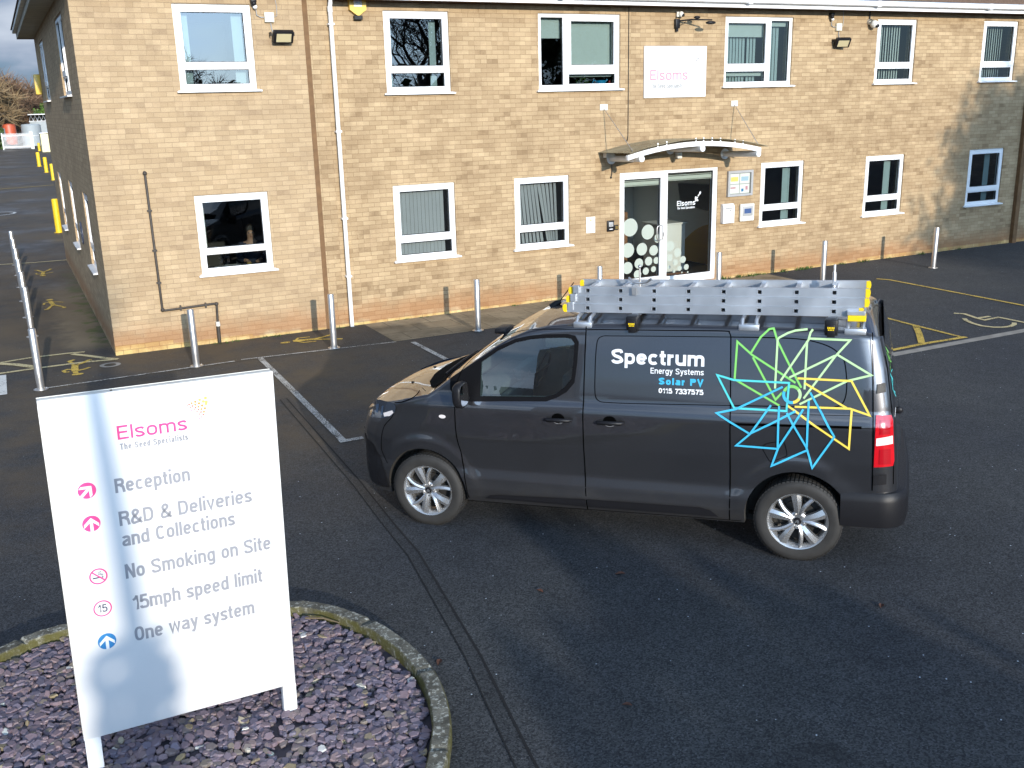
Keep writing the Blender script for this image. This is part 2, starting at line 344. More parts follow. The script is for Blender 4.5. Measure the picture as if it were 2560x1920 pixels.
class NT:
    """tiny node-graph writer"""
    def __init__(s, name):
        s.m = bpy.data.materials.new(name); s.m.use_nodes = True; s.t = s.m.node_tree; s.b = s.t.nodes['Principled BSDF']
        s.tc = N(s.t, 'ShaderNodeTexCoord').outputs['Object']
    def l(s, a, b): s.t.links.new(a, b)
    def put(s, sock, v):
        if hasattr(v, 'is_output'): s.l(v, sock)
        elif isinstance(v, (tuple, list)): sock.default_value = (*v, 1) if len(v) == 3 and sock.type == 'RGBA' else v
        else: sock.default_value = v
    def noise(s, scale, detail=4, rough=0.55, vec=None, out=0):
        n = N(s.t, 'ShaderNodeTexNoise'); n.inputs['Scale'].default_value = scale; n.inputs['Detail'].default_value = detail; n.inputs['Roughness'].default_value = rough
        s.l(vec if vec is not None else s.tc, n.inputs['Vector']); return n.outputs[out]
    def vor(s, scale, vec=None, out='Distance', feature='F1'):
        n = N(s.t, 'ShaderNodeTexVoronoi', feature=feature); n.inputs['Scale'].default_value = scale
        s.l(vec if vec is not None else s.tc, n.inputs['Vector']); return n.outputs[out]
    def rng(s, x, a, b, c=0., d=1., smooth=False):
        n = N(s.t, 'ShaderNodeMapRange')
        if smooth: n.interpolation_type = 'SMOOTHSTEP'
        for i, v in zip((1, 2, 3, 4), (a, b, c, d)): n.inputs[i].default_value = v
        s.put(n.inputs[0], x); return n.outputs[0]
    def math(s, op, a, b=0., c=0.):
        n = N(s.t, 'ShaderNodeMath', operation=op); s.put(n.inputs[0], a); s.put(n.inputs[1], b); s.put(n.inputs[2], c); return n.outputs[0]
    def mix(s, fac, a, b, mode='MIX'):
        n = N(s.t, 'ShaderNodeMixRGB', blend_type=mode); s.put(n.inputs[0], fac); s.put(n.inputs[1], a); s.put(n.inputs[2], b); return n.outputs[0]
    def xyz(s):
        n = N(s.t, 'ShaderNodeSeparateXYZ'); s.l(s.tc, n.inputs[0]); return n.outputs
    def comb(s, x, y, z):
        n = N(s.t, 'ShaderNodeCombineXYZ'); s.put(n.inputs[0], x); s.put(n.inputs[1], y); s.put(n.inputs[2], z); return n.outputs[0]
    def bump(s, h, strength, dist=0.01):
        n = N(s.t, 'ShaderNodeBump'); n.inputs['Strength'].default_value = strength; n.inputs['Distance'].default_value = dist; s.l(h, n.inputs['Height']); s.l(n.outputs[0], s.b.inputs['Normal'])
    def set(s, **k):
        for a, v in k.items(): s.put(s.b.inputs[{'col': 'Base Color', 'rough': 'Roughness', 'metal': 'Metallic', 'spec': 'Specular IOR Level', 'coat': 'Coat Weight', 'alpha': 'Alpha'}[a]], v)
        return s.m

def brick_mat(name, c1, c2, mortar, dark, tint=1.0):
    g = NT(name); x, y, z = g.xyz()[:3]
    u = g.math('ADD', x, y); vec = g.comb(u, z, 0.)
    b = N(g.t, 'ShaderNodeTexBrick'); b.offset = 0.5; b.squash = 1
    g.l(vec, b.inputs['Vector'])
    for k, v in (('Scale', 1.0), ('Mortar Size', 0.0045), ('Mortar Smooth', 0.35), ('Bias', -0.1), ('Brick Width', 0.225), ('Row Height', 0.0765)): b.inputs[k].default_value = v
    g.put(b.inputs['Color1'], c1); g.put(b.inputs['Color2'], c2); g.put(b.inputs['Mortar'], mortar)
    # brick-sized random darker and lighter units
    row = g.math('FLOOR', g.math('DIVIDE', z, 0.0765)); half = g.math('MULTIPLY', g.math('MODULO', g.math('ABSOLUTE', row), 2.), 0.1125)
    cellx = g.math('FLOOR', g.math('DIVIDE', g.math('SUBTRACT', u, half), 0.225))
    wn = N(g.t, 'ShaderNodeTexWhiteNoise', noise_dimensions='2D'); g.l(g.comb(cellx, row, 0.), wn.inputs[0])
    isdark = g.rng(wn.outputs[0], 0.86, 0.93)
    light = g.rng(wn.outputs[0], 0.22, 0.12)
    big = g.noise(0.55, 6, 0.62, vec); mid = g.noise(2.6, 5, 0.6, vec); fine = g.noise(70, 3, 0.6, vec)
    isdark = g.math('MULTIPLY', isdark, g.rng(mid, 0.40, 0.58))
    col = g.mix(g.math('MULTIPLY', isdark, 0.65), b.outputs[0], dark)
    col = g.mix(g.math('MULTIPLY', light, 0.22), col, (min(1, c2[0]*1.35), min(1, c2[1]*1.35), min(1, c2[2]*1.4)))
    col = g.mix(g.rng(g.math('MULTIPLY', big, mid), 0.19, 0.36, 0.0, 0.45), col, dark)
    # damp reddish stain just above the ground, pale efflorescence over it
    zz = g.math('ADD', z, g.math('MULTIPLY', g.math('SUBTRACT', mid, 0.5), 0.5))
    st = g.math('MULTIPLY', g.rng(zz, 0.55, 0.15, smooth=True), g.rng(zz, -0.02, 0.12, smooth=True))
    col = g.mix(g.math('MULTIPLY', st, 0.55), col, (0.30, 0.125, 0.045))
    col = g.mix(1.0, col, g.mix(g.rng(fine, 0.3, 0.7), (0.86, 0.86, 0.86), (1.1, 1.1, 1.1)), 'MULTIPLY')
    h = g.math('ADD', g.math('MULTIPLY', b.outputs['Fac'], -1.0), g.math('MULTIPLY', fine, 0.35))
    g.bump(h, 0.55, 0.006)
    return g.set(col=col, rough=0.88, spec=0.25)
M = {}
M['brick'] = brick_mat('brick', (0.365, 0.258, 0.148), (0.475, 0.350, 0.208), (0.275, 0.188, 0.107), (0.215, 0.14, 0.076))
M['brick_wing'] = brick_mat('brick_wing', (0.395, 0.284, 0.168), (0.480, 0.356, 0.218), (0.315, 0.226, 0.138), (0.285, 0.20, 0.122))
M['brick_plinth'] = brick_mat('brick_plinth', (0.55, 0.40, 0.16), (0.62, 0.46, 0.22), (0.26, 0.17, 0.09), (0.40, 0.27, 0.12))
M['upvc'] = mat('white_plastic_frame', (0.80, 0.80, 0.80), 0.28, var=0.03, vscale=3)
M['white_paint'] = mat('white_paint', (0.78, 0.78, 0.77), 0.4, var=0.05, vscale=6)
M['dirty_white'] = mat('weathered_white', (0.66, 0.64, 0.58), 0.5, var=0.14, vscale=5)
M['black_plastic'] = mat('black_plastic', (0.011, 0.011, 0.013), 0.40, spec=0.28, bump=0.15, bscale=300)
M['rubber'] = mat('black_rubber', (0.004, 0.004, 0.005), 0.6, spec=0.12)
M['grey_plastic'] = mat('grey_plastic', (0.35, 0.35, 0.35), 0.45, var=0.05)
M['cream_box'] = mat('cream_plastic', (0.72, 0.68, 0.55), 0.45)
M['lead'] = mat('brown_sealant', (0.16, 0.085, 0.035), 0.8, var=0.2)
M['steel'] = mat('brushed_steel', (0.64, 0.62, 0.60), 0.36, 0.9, bump=0.04, bscale=200, rvar=0.06)
M['alu'] = mat('aluminium', (0.64, 0.67, 0.71), 0.40, 0.85, var=0.05, vscale=5, rvar=0.06)
M['chrome'] = mat('chrome', (0.8, 0.8, 0.82), 0.08, 1.0)
M['glass'] = glass_mat('window_glass', (0.62, 0.68, 0.66), 0.9, 0.0, 0.07)
M['glass_top'] = glass_mat('window_glass_upper', (0.62, 0.68, 0.66), 1.0, 0.0, 0.15)
M['blind'] = mat('blind_fabric', (0.50, 0.49, 0.52), 0.85, var=0.05, vscale=3)
M['roller'] = mat('roller_blind', (0.55, 0.62, 0.60), 0.8, var=0.02)
M['pale_slat'] = mat('pale_slat', (0.66, 0.72, 0.70), 0.8)
M['pale_curtain'] = mat('pale_blue_blind_stack', (0.42, 0.52, 0.54), 0.8, var=0.05)
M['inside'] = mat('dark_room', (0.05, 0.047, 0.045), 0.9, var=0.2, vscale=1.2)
M['inside_pale'] = mat('pale_room_wall', (0.78, 0.79, 0.75), 0.85)
M['carpet'] = mat('dark_blue_carpet', (0.012, 0.014, 0.024), 0.95)
M['roof_tile'] = mat('brown_roof_tile', (0.13, 0.085, 0.06), 0.85, var=0.25, vscale=20)
M['soffit'] = mat('weathered_soffit', (0.40, 0.37, 0.29), 0.7, var=0.15, vscale=4)
M['red'] = mat('red_plastic', (0.45, 0.03, 0.02), 0.4)
M['orange'] = mat('orange_paint', (0.45, 0.085, 0.035), 0.45, var=0.1)
M['yellow'] = mat('yellow_paint', (0.75, 0.50, 0.02), 0.42, var=0.08, vscale=6)
M['yellow_plastic'] = mat('yellow_plastic', (0.80, 0.56, 0.01), 0.38)
M['amber_box'] = mat('amber_plastic', (0.78, 0.52, 0.10), 0.35)
M['blue'] = mat('blue_vinyl', (0.03, 0.20, 0.45), 0.4)
M['pink'] = mat('pink_vinyl', (0.70, 0.06, 0.24), 0.4)
M['grey_text'] = mat('grey_vinyl', (0.27, 0.275, 0.30), 0.45)
M['dark_text'] = mat('dark_vinyl', (0.05, 0.06, 0.10), 0.45)
M['frost'] = mat('frosted_vinyl', (0.36, 0.40, 0.35), 0.6)
M['white_vinyl'] = mat('white_vinyl', (0.78, 0.80, 0.82), 0.35)
M['faint_pink'] = mat('pale_pink_vinyl', (0.55, 0.26, 0.33), 0.45)  # wall sign's overexposed look is put into this paler pink
M['faint_grey'] = mat('pale_grey_vinyl', (0.30, 0.295, 0.29), 0.45)
M['panel_white'] = mat('white_sign_panel', (0.70, 0.695, 0.69), 0.4, var=0.03, vscale=2)

# ------------------------------------------------------------------ ground
def h(x, y):
    a = min(8.0, max(0.0, -8.5-y)); return 0.0028*x + 0.042*a*a/(a+0.3)
def grid_sheet(name, xs, ys, m, dz=0.0, fn=None):
    vs = [(x, y, h(x, y)+dz) for y in ys for x in xs]; nx = len(xs)
    fs = [(j*nx+i, j*nx+i+1, (j+1)*nx+i+1, (j+1)*nx+i) for j in range(len(ys)-1) for i in range(nx-1)]
    return tag(from_py(name, vs, fs, m, smooth=0), kind='structure')
def asphalt(name, base=0.05, worn=True):
    g = NT(name); x, y, z = g.xyz()[:3]
    big = g.noise(0.35, 6, 0.6); mid = g.noise(3.0, 5, 0.6)
    sp = N(g.t, 'ShaderNodeTexVoronoi'); sp.inputs['Scale'].default_value = 95; g.l(g.tc, sp.inputs['Vector'])
    chip = g.t.nodes.new('ShaderNodeSeparateColor'); g.l(sp.outputs['Color'], chip.inputs[0])
    col = g.mix(g.rng(chip.outputs[0], 0.1, 0.95), (base*0.42, base*0.42, base*0.43), (base*1.72, base*1.62, base*1.48))
    col = g.mix(g.math('MULTIPLY', g.rng(chip.outputs[1], 0.93, 0.99), 0.5), col, (base*3.2, base*3.1, base*3))
    # scattered pale stone flecks and grit
    fl = g.vor(9.0, out='Distance'); flm = g.rng(fl, 0.060, 0.035); keep = N(g.t, 'ShaderNodeTexVoronoi'); keep.inputs['Scale'].default_value = 9.0; g.l(g.tc, keep.inputs['Vector'])
    kc = g.t.nodes.new('ShaderNodeSeparateColor'); g.l(keep.outputs['Color'], kc.inputs[0])
    flm = g.math('MULTIPLY', flm, g.rng(kc.outputs[0], 0.55, 0.6))
    col = g.mix(flm, col, (0.75, 0.75, 0.72))
    col = g.mix(1.0, col, g.mix(g.rng(big, 0.3, 0.7), (0.78, 0.78, 0.82), (1.28, 1.20, 1.08)), 'MULTIPLY')
    col = g.mix(1.0, col, g.mix(g.rng(mid, 0.3, 0.7), (0.88, 0.88, 0.88), (1.12, 1.12, 1.12)), 'MULTIPLY')
    col = g.mix(1.0, col, (0.85, 1.0, 1.22), 'MULTIPLY')
    stain = g.rng(g.noise(1.7, 3, 0.5), 0.66, 0.74); col = g.mix(g.math('MULTIPLY', stain, 0.45), col, (0.014, 0.014, 0.016))
    silty = g.math('MULTIPLY', g.math('MULTIPLY', g.rng(y, -8.5, -5.0), g.rng(x, 6.0, 2.5)), g.rng(g.noise(0.9, 6, 0.65), 0.30, 0.62))
    col = g.mix(g.math('MULTIPLY', silty, 0.80), col, (0.105, 0.076, 0.046))
    rough = 0.78
    if worn:
        # the side passage: silt and moss along the wall foot, damp and puddled further back
        wob = g.math('MULTIPLY', g.math('SUBTRACT', mid, 0.5), 0.9)
        xx = g.math('ADD', x, wob)
        side = g.rng(y, 0.4, 1.4, smooth=True)
        silt = g.math('MULTIPLY', side, g.math('MULTIPLY', g.rng(xx, -0.85, -0.5), g.rng(xx, 0.02, -0.12)))
        silt = g.math('MULTIPLY', silt, g.rng(y, 9.0, 7.0))
        col = g.mix(g.math('MULTIPLY', silt, 0.85), col, (0.21, 0.165, 0.105))
        brown = g.math('MULTIPLY', side, g.math('MULTIPLY', g.rng(x, 1.5, 0.5), g.rng(big, 0.38, 0.56)))
        col = g.mix(g.math('MULTIPLY', brown, 0.8), col, (0.135, 0.098, 0.060))
        moss = g.math('MULTIPLY', side, g.math('MULTIPLY', g.rng(xx, -0.28, -0.16), g.rng(mid, 0.42, 0.6)))
        moss = g.math('MULTIPLY', moss, g.rng(y, 11, 8))
        col = g.mix(g.math('MULTIPLY', moss, 0.8), col, (0.085, 0.10, 0.022))
        stretch = N(g.t, 'ShaderNodeMapping'); stretch.inputs['Scale'].default_value = (0.6, 0.45, 1); g.l(g.tc, stretch.inputs[0])
        col = g.mix(g.math('MULTIPLY', g.math('MULTIPLY', g.rng(y, 6, 14), g.rng(mid, 0.35, 0.6)), 0.6), col, (0.10, 0.088, 0.075))
        wetn = g.noise(0.5, 5, 0.6, stretch.outputs[0])
        wet = g.math('MULTIPLY', g.math('MULTIPLY', g.rng(y, 3.0, 9.0), g.rng(x, 2.5, -0.2)), g.rng(wetn, 0.44, 0.60))
        rough = g.math('SUBTRACT', 0.80, g.math('MULTIPLY', wet, 0.42))
        col = g.mix(g.math('MULTIPLY', wet, 0.3), col, (0.02, 0.021, 0.024))
    hgt = g.math('ADD', g.math('MULTIPLY', sp.outputs['Distance'], -1.0), g.math('MULTIPLY', g.noise(160, 2), 0.5))
    g.bump(hgt, 0.4, 0.006)
    return g.set(col=col, rough=rough, spec=0.35)
M['asphalt'] = asphalt('asphalt', 0.044)
M['footway'] = asphalt('footway_asphalt', 0.040, worn=False)
M['patch'] = asphalt('trench_asphalt', 0.036, worn=False)
xs = [-250, -100, -40, -15, -6] + [-4+i for i in range(31)] + [34, 50, 100, 300]
ys = [-150, -80, -50, -35, -25, -20] + [-17+0.5*i for i in range(22)] + [-5, -3, -1, 1, 5, 12, 30, 60, 120, 300, 700]
grid_sheet('ground', xs, ys, M['asphalt'])
grid_sheet('footpath', [-1.05, 0, 2, 4.17], [-1.50, 0.02], M['footway'], 0.004)
# concrete paving slabs outside the entrance
def slab_mat():
    g = NT('paving_slab'); x, y, z = g.xyz()[:3]
    b = N(g.t, 'ShaderNodeTexBrick'); b.offset = 0.5; g.l(g.comb(x, y, 0.), b.inputs['Vector'])
    for k, v in (('Scale', 1.0), ('Mortar Size', 0.007), ('Mortar Smooth', 0.3), ('Bias', 0.0), ('Brick Width', 0.75), ('Row Height', 0.50)): b.inputs[k].default_value = v
    g.put(b.inputs['Color1'], (0.25, 0.195, 0.125)); g.put(b.inputs['Color2'], (0.31, 0.25, 0.165)); g.put(b.inputs['Mortar'], (0.085, 0.065, 0.04))
    n1 = g.noise(1.4, 6, 0.65); n2 = g.noise(30, 4)
    col = g.mix(g.rng(n1, 0.42, 0.66, 0, 0.75), b.outputs[0], (0.115, 0.088, 0.055))
    col = g.mix(1.0, col, g.mix(n2, (0.8, 0.8, 0.8), (1.2, 1.2, 1.2)), 'MULTIPLY')
    g.bump(g.math('ADD', g.math('MULTIPLY', b.outputs['Fac'], -1.), g.math('MULTIPLY', n2, 0.3)), 0.5, 0.01)
    return g.set(col=col, rough=0.85, spec=0.3)
M['slab'] = slab_mat()
grid_sheet('pavement', [4.17, 6, 9, 12, 13.3], [-1.58, 0.02], M['slab'], 0.005)
M['concrete'] = mat('concrete', (0.27, 0.25, 0.22), 0.85, var=0.22, vscale=5, bump=0.3, bscale=60)
grid_sheet('drainage_channel', [6.0, 8, 10, 12, 14, 18], [-6.60, -6.44], M['concrete'], 0.006)
# reinstated trench strip across the yard
tr_l = [(1.665, -3.93), (1.545, -7.39), (1.416, -9.33), (1.131, -11.16), (0.883, -12.38), (0.62, -13.8), (0.3, -15.5)]
tr_r = [(1.757, -3.93), (1.64, -7.32), (1.522, -9.31), (1.230, -11.21), (0.985, -12.44), (0.73, -13.9), (0.41, -15.6)]
fl = Flat(); gap = Flat()
for a, b in ((tr_l, tr_r),):
    va = [Vector(p) for p in a]; vb = [Vector(p) for p in b]
    A = []; B = []
    for i in range(len(va)-1):
        for k in range(5): A.append(va[i].lerp(va[i+1], k/5)); B.append(vb[i].lerp(vb[i+1], k/5))
    fl.add([tuple(p) for q in zip(A, B) for p in q], [(2*i, 2*i+1, 2*i+3, 2*i+2) for i in range(len(A)-1)])
    gap.line([tuple(p) for p in B], 0.016); gap.line([tuple(p) for p in A], 0.009)
tag(fl.build('trench_strip', M['patch'], lambda x, y: (x, y, h(x, y)+0.004)), kind='structure')
M['joint'] = mat('dark_joint', (0.008, 0.008, 0.009), 0.9)
tag(gap.build('trench_joint', M['joint'], lambda x, y: (x, y, h(x, y)+0.008)), kind='structure')

# ---- worn painted markings
def paint_mat(name, col, wear):
    m = mat(name, col, 0.7); t = m.node_tree; b = t.nodes['Principled BSDF']; o = t.nodes['Material Output']
    tc = N(t, 'ShaderNodeTexCoord'); n = N(t, 'ShaderNodeTexNoise'); n.inputs['Scale'].default_value = 55; n.inputs['Detail'].default_value = 6; n.inputs['Roughness'].default_value = 0.7
    r = N(t, 'ShaderNodeMapRange'); r.inputs[1].default_value = wear-0.05; r.inputs[2].default_value = wear+0.07
    n2 = N(t, 'ShaderNodeTexNoise'); n2.inputs['Scale'].default_value = 4; a = N(t, 'ShaderNodeMath', operation='ADD'); mu = N(t, 'ShaderNodeMath', operation='MULTIPLY'); mu.inputs[1].default_value = 0.35
    su = N(t, 'ShaderNodeMath', operation='SUBTRACT'); su.inputs[1].default_value = 0.175
    t.links.new(tc.outputs['Object'], n.inputs['Vector']); t.links.new(tc.outputs['Object'], n2.inputs['Vector'])
    t.links.new(n2.outputs[0], mu.inputs[0]); t.links.new(mu.outputs[0], su.inputs[0]); t.links.new(n.outputs[0], a.inputs[0]); t.links.new(su.outputs[0], a.inputs[1])
    t.links.new(a.outputs[0], r.inputs[0]); t.links.new(r.outputs[0], b.inputs['Alpha'])
    return m
M['pw'] = paint_mat('worn_white_road_paint', (0.52, 0.50, 0.46), 0.46)
M['pw2'] = paint_mat('white_road_paint', (0.66, 0.65, 0.62), 0.36)
M['py'] = paint_mat('worn_yellow_road_paint', (0.60, 0.41, 0.075), 0.42)
M['pyp'] = paint_mat('pale_yellow_road_paint', (0.58, 0.48, 0.26), 0.40)
def gp(x, y): return (x, y, h(x, y)+0.011)
def marking(name, m, lines=(), polys=(), step=0.25):
    f = Flat()
    for pts, w in lines: f.line(pts, w, step)
    for p in polys: f.poly(p)
    return tag(f.build(name, M[m], gp), kind='structure')
marking('bay_edge_line', 'pw', [([(-1.09, -1.54), (0.46, -1.50), (1.58, -1.455)], 0.045), ([(1.69, -1.42), (4.17, -1.63)], 0.05)])
marking('bay_line', 'pw', [([(1.97, -1.45), (1.93, -3.6), (1.88, -6.06)], 0.085), ([(1.83, -6.04), (2.12, -6.04)], 0.09)])
marking('bay_line', 'pw', [([(4.40, -1.80), (4.42, -3.4), (4.40, -6.06)], 0.085)])
marking('white_block', 'pw2', polys=[[(-1.95, -0.34), (-1.60, -0.38), (-1.60, -1.59), (-1.95, -1.60)]])
marking('hatched_line', 'pyp', [([(-2.4, 0.45), (-1.68, 0.52), (-1.23, 0.62), (-0.68, 0.60), (-0.43, 0.55)], 0.075), ([(-0.62, 0.50), (-0.40, 0.22), (-0.16, -0.12), (-0.01, -0.29)], 0.09),
        ([(-0.01, -0.29), (-0.48, -0.20), (-1.1, -0.20), (-2.4, -0.28)], 0.085), ([(-1.70, 0.47), (-1.45, 0.24), (-1.18, -0.12)], 0.12)])
marking('yellow_bay_line', 'py', [([(14.68, -1.85), (14.80, -2.1), (14.77, -3.3), (14.74, -4.4), (14.67, -6.3)], 0.075)])
marking('yellow_bay_line', 'py', [([(11.98, -1.9), (11.98, -4.6), (11.92, -5.3), (11.86, -6.30)], 0.07), ([(8.6, -6.33), (10.3, -6.33), (11.1, -6.30), (11.92, -6.34)], 0.085),
        ([(11.93, -5.34), (11.50, -5.80), (11.05, -6.25)], 0.10), ([(11.97, -3.3), (10.4, -5.0), (9.2, -6.3)], 0.10)])
marking('wheelchair_symbol', 'pyp', [([(13.20, -5.03), (13.30, -5.17), (13.19, -5.50), (13.17, -5.68), (13.36, -5.67)], 0.075), ([(13.19, -5.52), (13.48, -5.53)], 0.075), ([(13.36, -5.67), (13.53, -5.66), (13.53, -6.18)], 0.07),
        ([(12.99, -5.42), (12.90, -5.53), (12.80, -5.74), (12.76, -5.95), (12.83, -6.12), (12.95, -6.20), (13.10, -6.22), (13.26, -6.17), (13.38, -6.08)], 0.075)])
def ell(cx, cy, rx, ry, n=14): return [(cx+rx*math.cos(2*math.pi*k/n), cy+ry*math.sin(2*math.pi*k/n)) for k in range(n)]
def walker(name, x, y, sx, sy, m='py'):
    P = lambda *q: [(x+a*sx, y+b*sy) for a, b in q]
    marking(name, m, [(P((-0.05, 0.55), (-0.03, 0.25), (0.0, -0.15)), 0.085), (P((0.0, -0.1), (-0.10, -0.45), (-0.16, -0.72), (-0.24, -0.74)), 0.06), (P((0.0, -0.1), (0.14, -0.42), (0.24, -0.70), (0.18, -0.78)), 0.06),
            (P((-0.03, 0.42), (-0.2, 0.30), (-0.22, 0.05)), 0.045), (P((-0.03, 0.40), (0.14, 0.28), (0.26, 0.14)), 0.045)], [P(*ell(-0.05, 0.78, 0.09, 0.13))], step=0.1)
# pedestrian pictograms
marking('pedestrian_symbol', 'py', [([(-0.66, -0.72), (-0.65, -0.5), (-0.63, -0.30)], 0.10), ([(-0.65, -0.36), (-0.66, -0.18), (-0.70, -0.02)], 0.055), ([(-0.72, -0.02), (-0.62, 0.06)], 0.06), ([(-0.62, -0.34), (-0.50, -0.22), (-0.42, -0.10), (-0.37, -0.10)], 0.055),
        ([(-0.68, -0.60), (-0.76, -0.56), (-0.82, -0.62), (-0.80, -0.73), (-0.74, -0.73)], 0.05), ([(-0.62, -0.72), (-0.52, -0.68), (-0.44, -0.60)], 0.05), ([(-0.66, -0.75), (-0.66, -0.88)], 0.075)], [ell(-0.64, -0.95, 0.085, 0.055)], step=0.1)
walker('pedestrian_symbol', -0.66, 5.5, 0.8, 0.75)
walker('pedestrian_symbol', -0.64, 10.3, 0.8, -0.7)
marking('pedestrian_symbol', 'py', [([(2.72, -0.62), (3.0, -0.66), (3.1, -0.68)], 0.12), ([(3.08, -0.66), (3.25, -0.60), (3.42, -0.50)], 0.06), ([(3.08, -0.70), (3.28, -0.82), (3.48, -0.93)], 0.06), ([(2.76, -0.62), (2.85, -0.45), (3.05, -0.47)], 0.04), ([(2.76, -0.66), (2.85, -0.83), (3.05, -0.85)], 0.04)], [ell(2.58, -0.66, 0.085, 0.05)], step=0.1)
marking('yellow_line', 'pyp', [([(-4, 12.6), (-1.6, 12.52), (-0.87, 12.35), (0.0, 12.3)], 0.10)])
marking('yellow_line', 'py', [([(-6, 42.0), (1.3, 44.5)], 0.16)])
f = Flat(); f.ring(-1.75, 28.2, 0.75, 0.86, 40); tag(f.build('painted_roundel', M['pw2'], gp), kind='structure')
f = Flat(); f.ring(-0.15, -0.62, 0.09, 0.155, 28)
tag(f.build('access_cover_ring', M['concrete'], gp), kind='structure')

# ------------------------------------------------------------------ building
B = empty('office_building', (0, 0, 0), label='two storey buff brick office building with white framed windows', cat='building')
S1 = dict(u=None)
# (name, x0, x1, z0, z1, kind)
WIN = [('U1', 1.458, 2.651, 4.048, 5.348), ('U2', 4.854, 6.045, 3.949, 5.299), ('U3', 7.802, 9.554, 3.949, 5.299), ('U4', 12.023, 13.771, 3.949, 5.299), ('U5', 16.128, 17.314, 3.949, 5.299), ('U6', 19.452, 20.632, 3.949, 5.299),
       ('L1', 1.478, 2.660, 1.149, 2.445), ('L2', 4.858, 6.036, 1.071, 2.408), ('L3', 7.244, 8.415, 1.071, 2.408), ('L4', 13.081, 14.261, 1.071, 2.408), ('L5', 16.057, 17.251, 1.071, 2.408), ('L6', 19.385, 20.591, 1.071, 2.408)]
DOOR = (9.56, 11.95, 0.07, 2.38)
holes = [w[1:] for w in WIN] + [DOOR]
JX, XR = 3.525, 25.0
mb = MB(); mb.plate(0.0, JX, -0.3, 5.655, [q for q in holes if q[1] < JX], 0.0, 0.28); w = mb.build('wall', M['brick_wing'], B); tag(w, 'paler brick front of the end wing')
mb = MB(); mb.plate(JX, XR, -0.3, 5.50, [q for q in holes if q[0] > JX], 0.0, 0.28); mb.build('wall', M['brick'], B)
# yellow engineering-brick plinth course, 3 mm proud, stepping along the ground
for a, b, z in ((0.0, 0.9, 0.16), (0.9, 2.2, 0.09), (2.2, JX-0.05, 0.05), (JX+0.05, 6.3, 0.06), (6.3, 9.5, 0.08), (12.0, 16, 0.10), (16, XR, 0.13)):
    MB().box(a-(0.004 if a == 0 else 0), b-0.002, -0.004, 0.05, -0.25, z).build('plinth', M['brick_plinth'], B)
mb = MB(); mb.box(JX-0.04, JX+0.04, -0.007, 0.02, -0.1, 5.65); mb.build('movement_joint', M['lead'], B)
mb = MB(); mb.box(21.12, 21.26, -0.10, -0.001, -0.1, 5.45); mb.build('movement_joint', M['lead'], B)
# side wall (faces -x) with its windows
SW = [('S1', 1.80, 3.74, 4.05, 5.376), ('S2', 8.54, 10.40, 4.05, 5.376), ('S3', 1.56, 2.62, 1.12, 2.438), ('S4', 5.26, 6.36, 1.12, 2.438), ('S5', 9.15, 10.20, 1.12, 2.438)]
YF = 12.35
PS = lambda x, y, z: (y, x, z)      # plate coords: x -> world y, y(depth) -> world x
mb = MB(); mb.plate(0.281, YF, -0.3, 5.655, [q[1:] for q in SW], 0.0, 0.28, PS); mb.build('wall', M['brick_wing'], B)
mb = MB(); mb.box(0.281, XR, YF-0.28, YF-0.001, -0.3, 5.50); mb.build('wall', M['brick_wing'], B)
mb = MB(); mb.box(XR-0.3, XR-0.001, 0.281, YF-0.281, -0.3, 5.5); mb.build('wall', M['brick_wing'], B)
# rooms behind the windows
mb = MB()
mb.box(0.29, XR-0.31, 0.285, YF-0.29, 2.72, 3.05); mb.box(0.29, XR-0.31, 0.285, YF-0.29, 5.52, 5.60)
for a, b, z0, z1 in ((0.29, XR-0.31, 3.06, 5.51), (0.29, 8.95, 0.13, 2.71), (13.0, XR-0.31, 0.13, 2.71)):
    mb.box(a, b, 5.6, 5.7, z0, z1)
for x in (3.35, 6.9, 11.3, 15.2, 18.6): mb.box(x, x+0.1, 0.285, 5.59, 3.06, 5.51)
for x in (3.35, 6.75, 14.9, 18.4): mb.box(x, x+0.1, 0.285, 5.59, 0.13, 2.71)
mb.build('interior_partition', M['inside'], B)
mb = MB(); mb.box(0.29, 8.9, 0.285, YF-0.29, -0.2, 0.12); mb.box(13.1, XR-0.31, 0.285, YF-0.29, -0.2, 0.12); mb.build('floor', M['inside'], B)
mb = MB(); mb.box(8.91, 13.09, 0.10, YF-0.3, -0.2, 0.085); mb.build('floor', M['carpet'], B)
mb = MB(); mb.box(9.0, 9.1, 0.29, 4.6, 0.09, 2.71); mb.box(12.85, 12.95, 0.29, 4.6, 0.09, 2.71); mb.box(9.1, 12.85, 4.5, 4.6, 0.09, 2.71); mb.box(9.1, 12.85, 0.29, 4.5, 2.69, 2.715); mb.build('interior_wall', M['inside_pale'], B)
# eaves: soffit, fascia and gutter along the front, boxed eave on the side
mb = MB(); mb.box(JX+0.42, XR, -0.34, -0.001, 5.445, 5.465); mb.build('soffit', M['lead'], B)
mb = MB(); mb.box(JX+0.42, XR, -0.36, -0.341, 5.43, 5.60); mb.build('fascia', M['upvc'], B)
mb = MB()
prof = [(-0.361, 5.60), (-0.361, 5.545), (-0.38, 5.515), (-0.42, 5.50), (-0.46, 5.515), (-0.475, 5.545), (-0.475, 5.605), (-0.465, 5.605), (-0.462, 5.55), (-0.42, 5.515), (-0.378, 5.55), (-0.372, 5.60)]
mb.prism([(a, b) for a, b in prof], JX+0.42, XR, 'yz'); 
for x in (8.0, 12.2, 15.6, 19.0, 22.0): mb.box(x, x+0.1, -0.482, -0.365, 5.495, 5.612)
mb.build('gutter', M['upvc'], B)
mb = MB(); mb.prism([(-0.45, 5.62), (6.0, 9.2), (6.0, 9.3), (-0.47, 5.72)], JX+0.3, XR, 'yz'); mb.build('roof', M['roof_tile'], B)
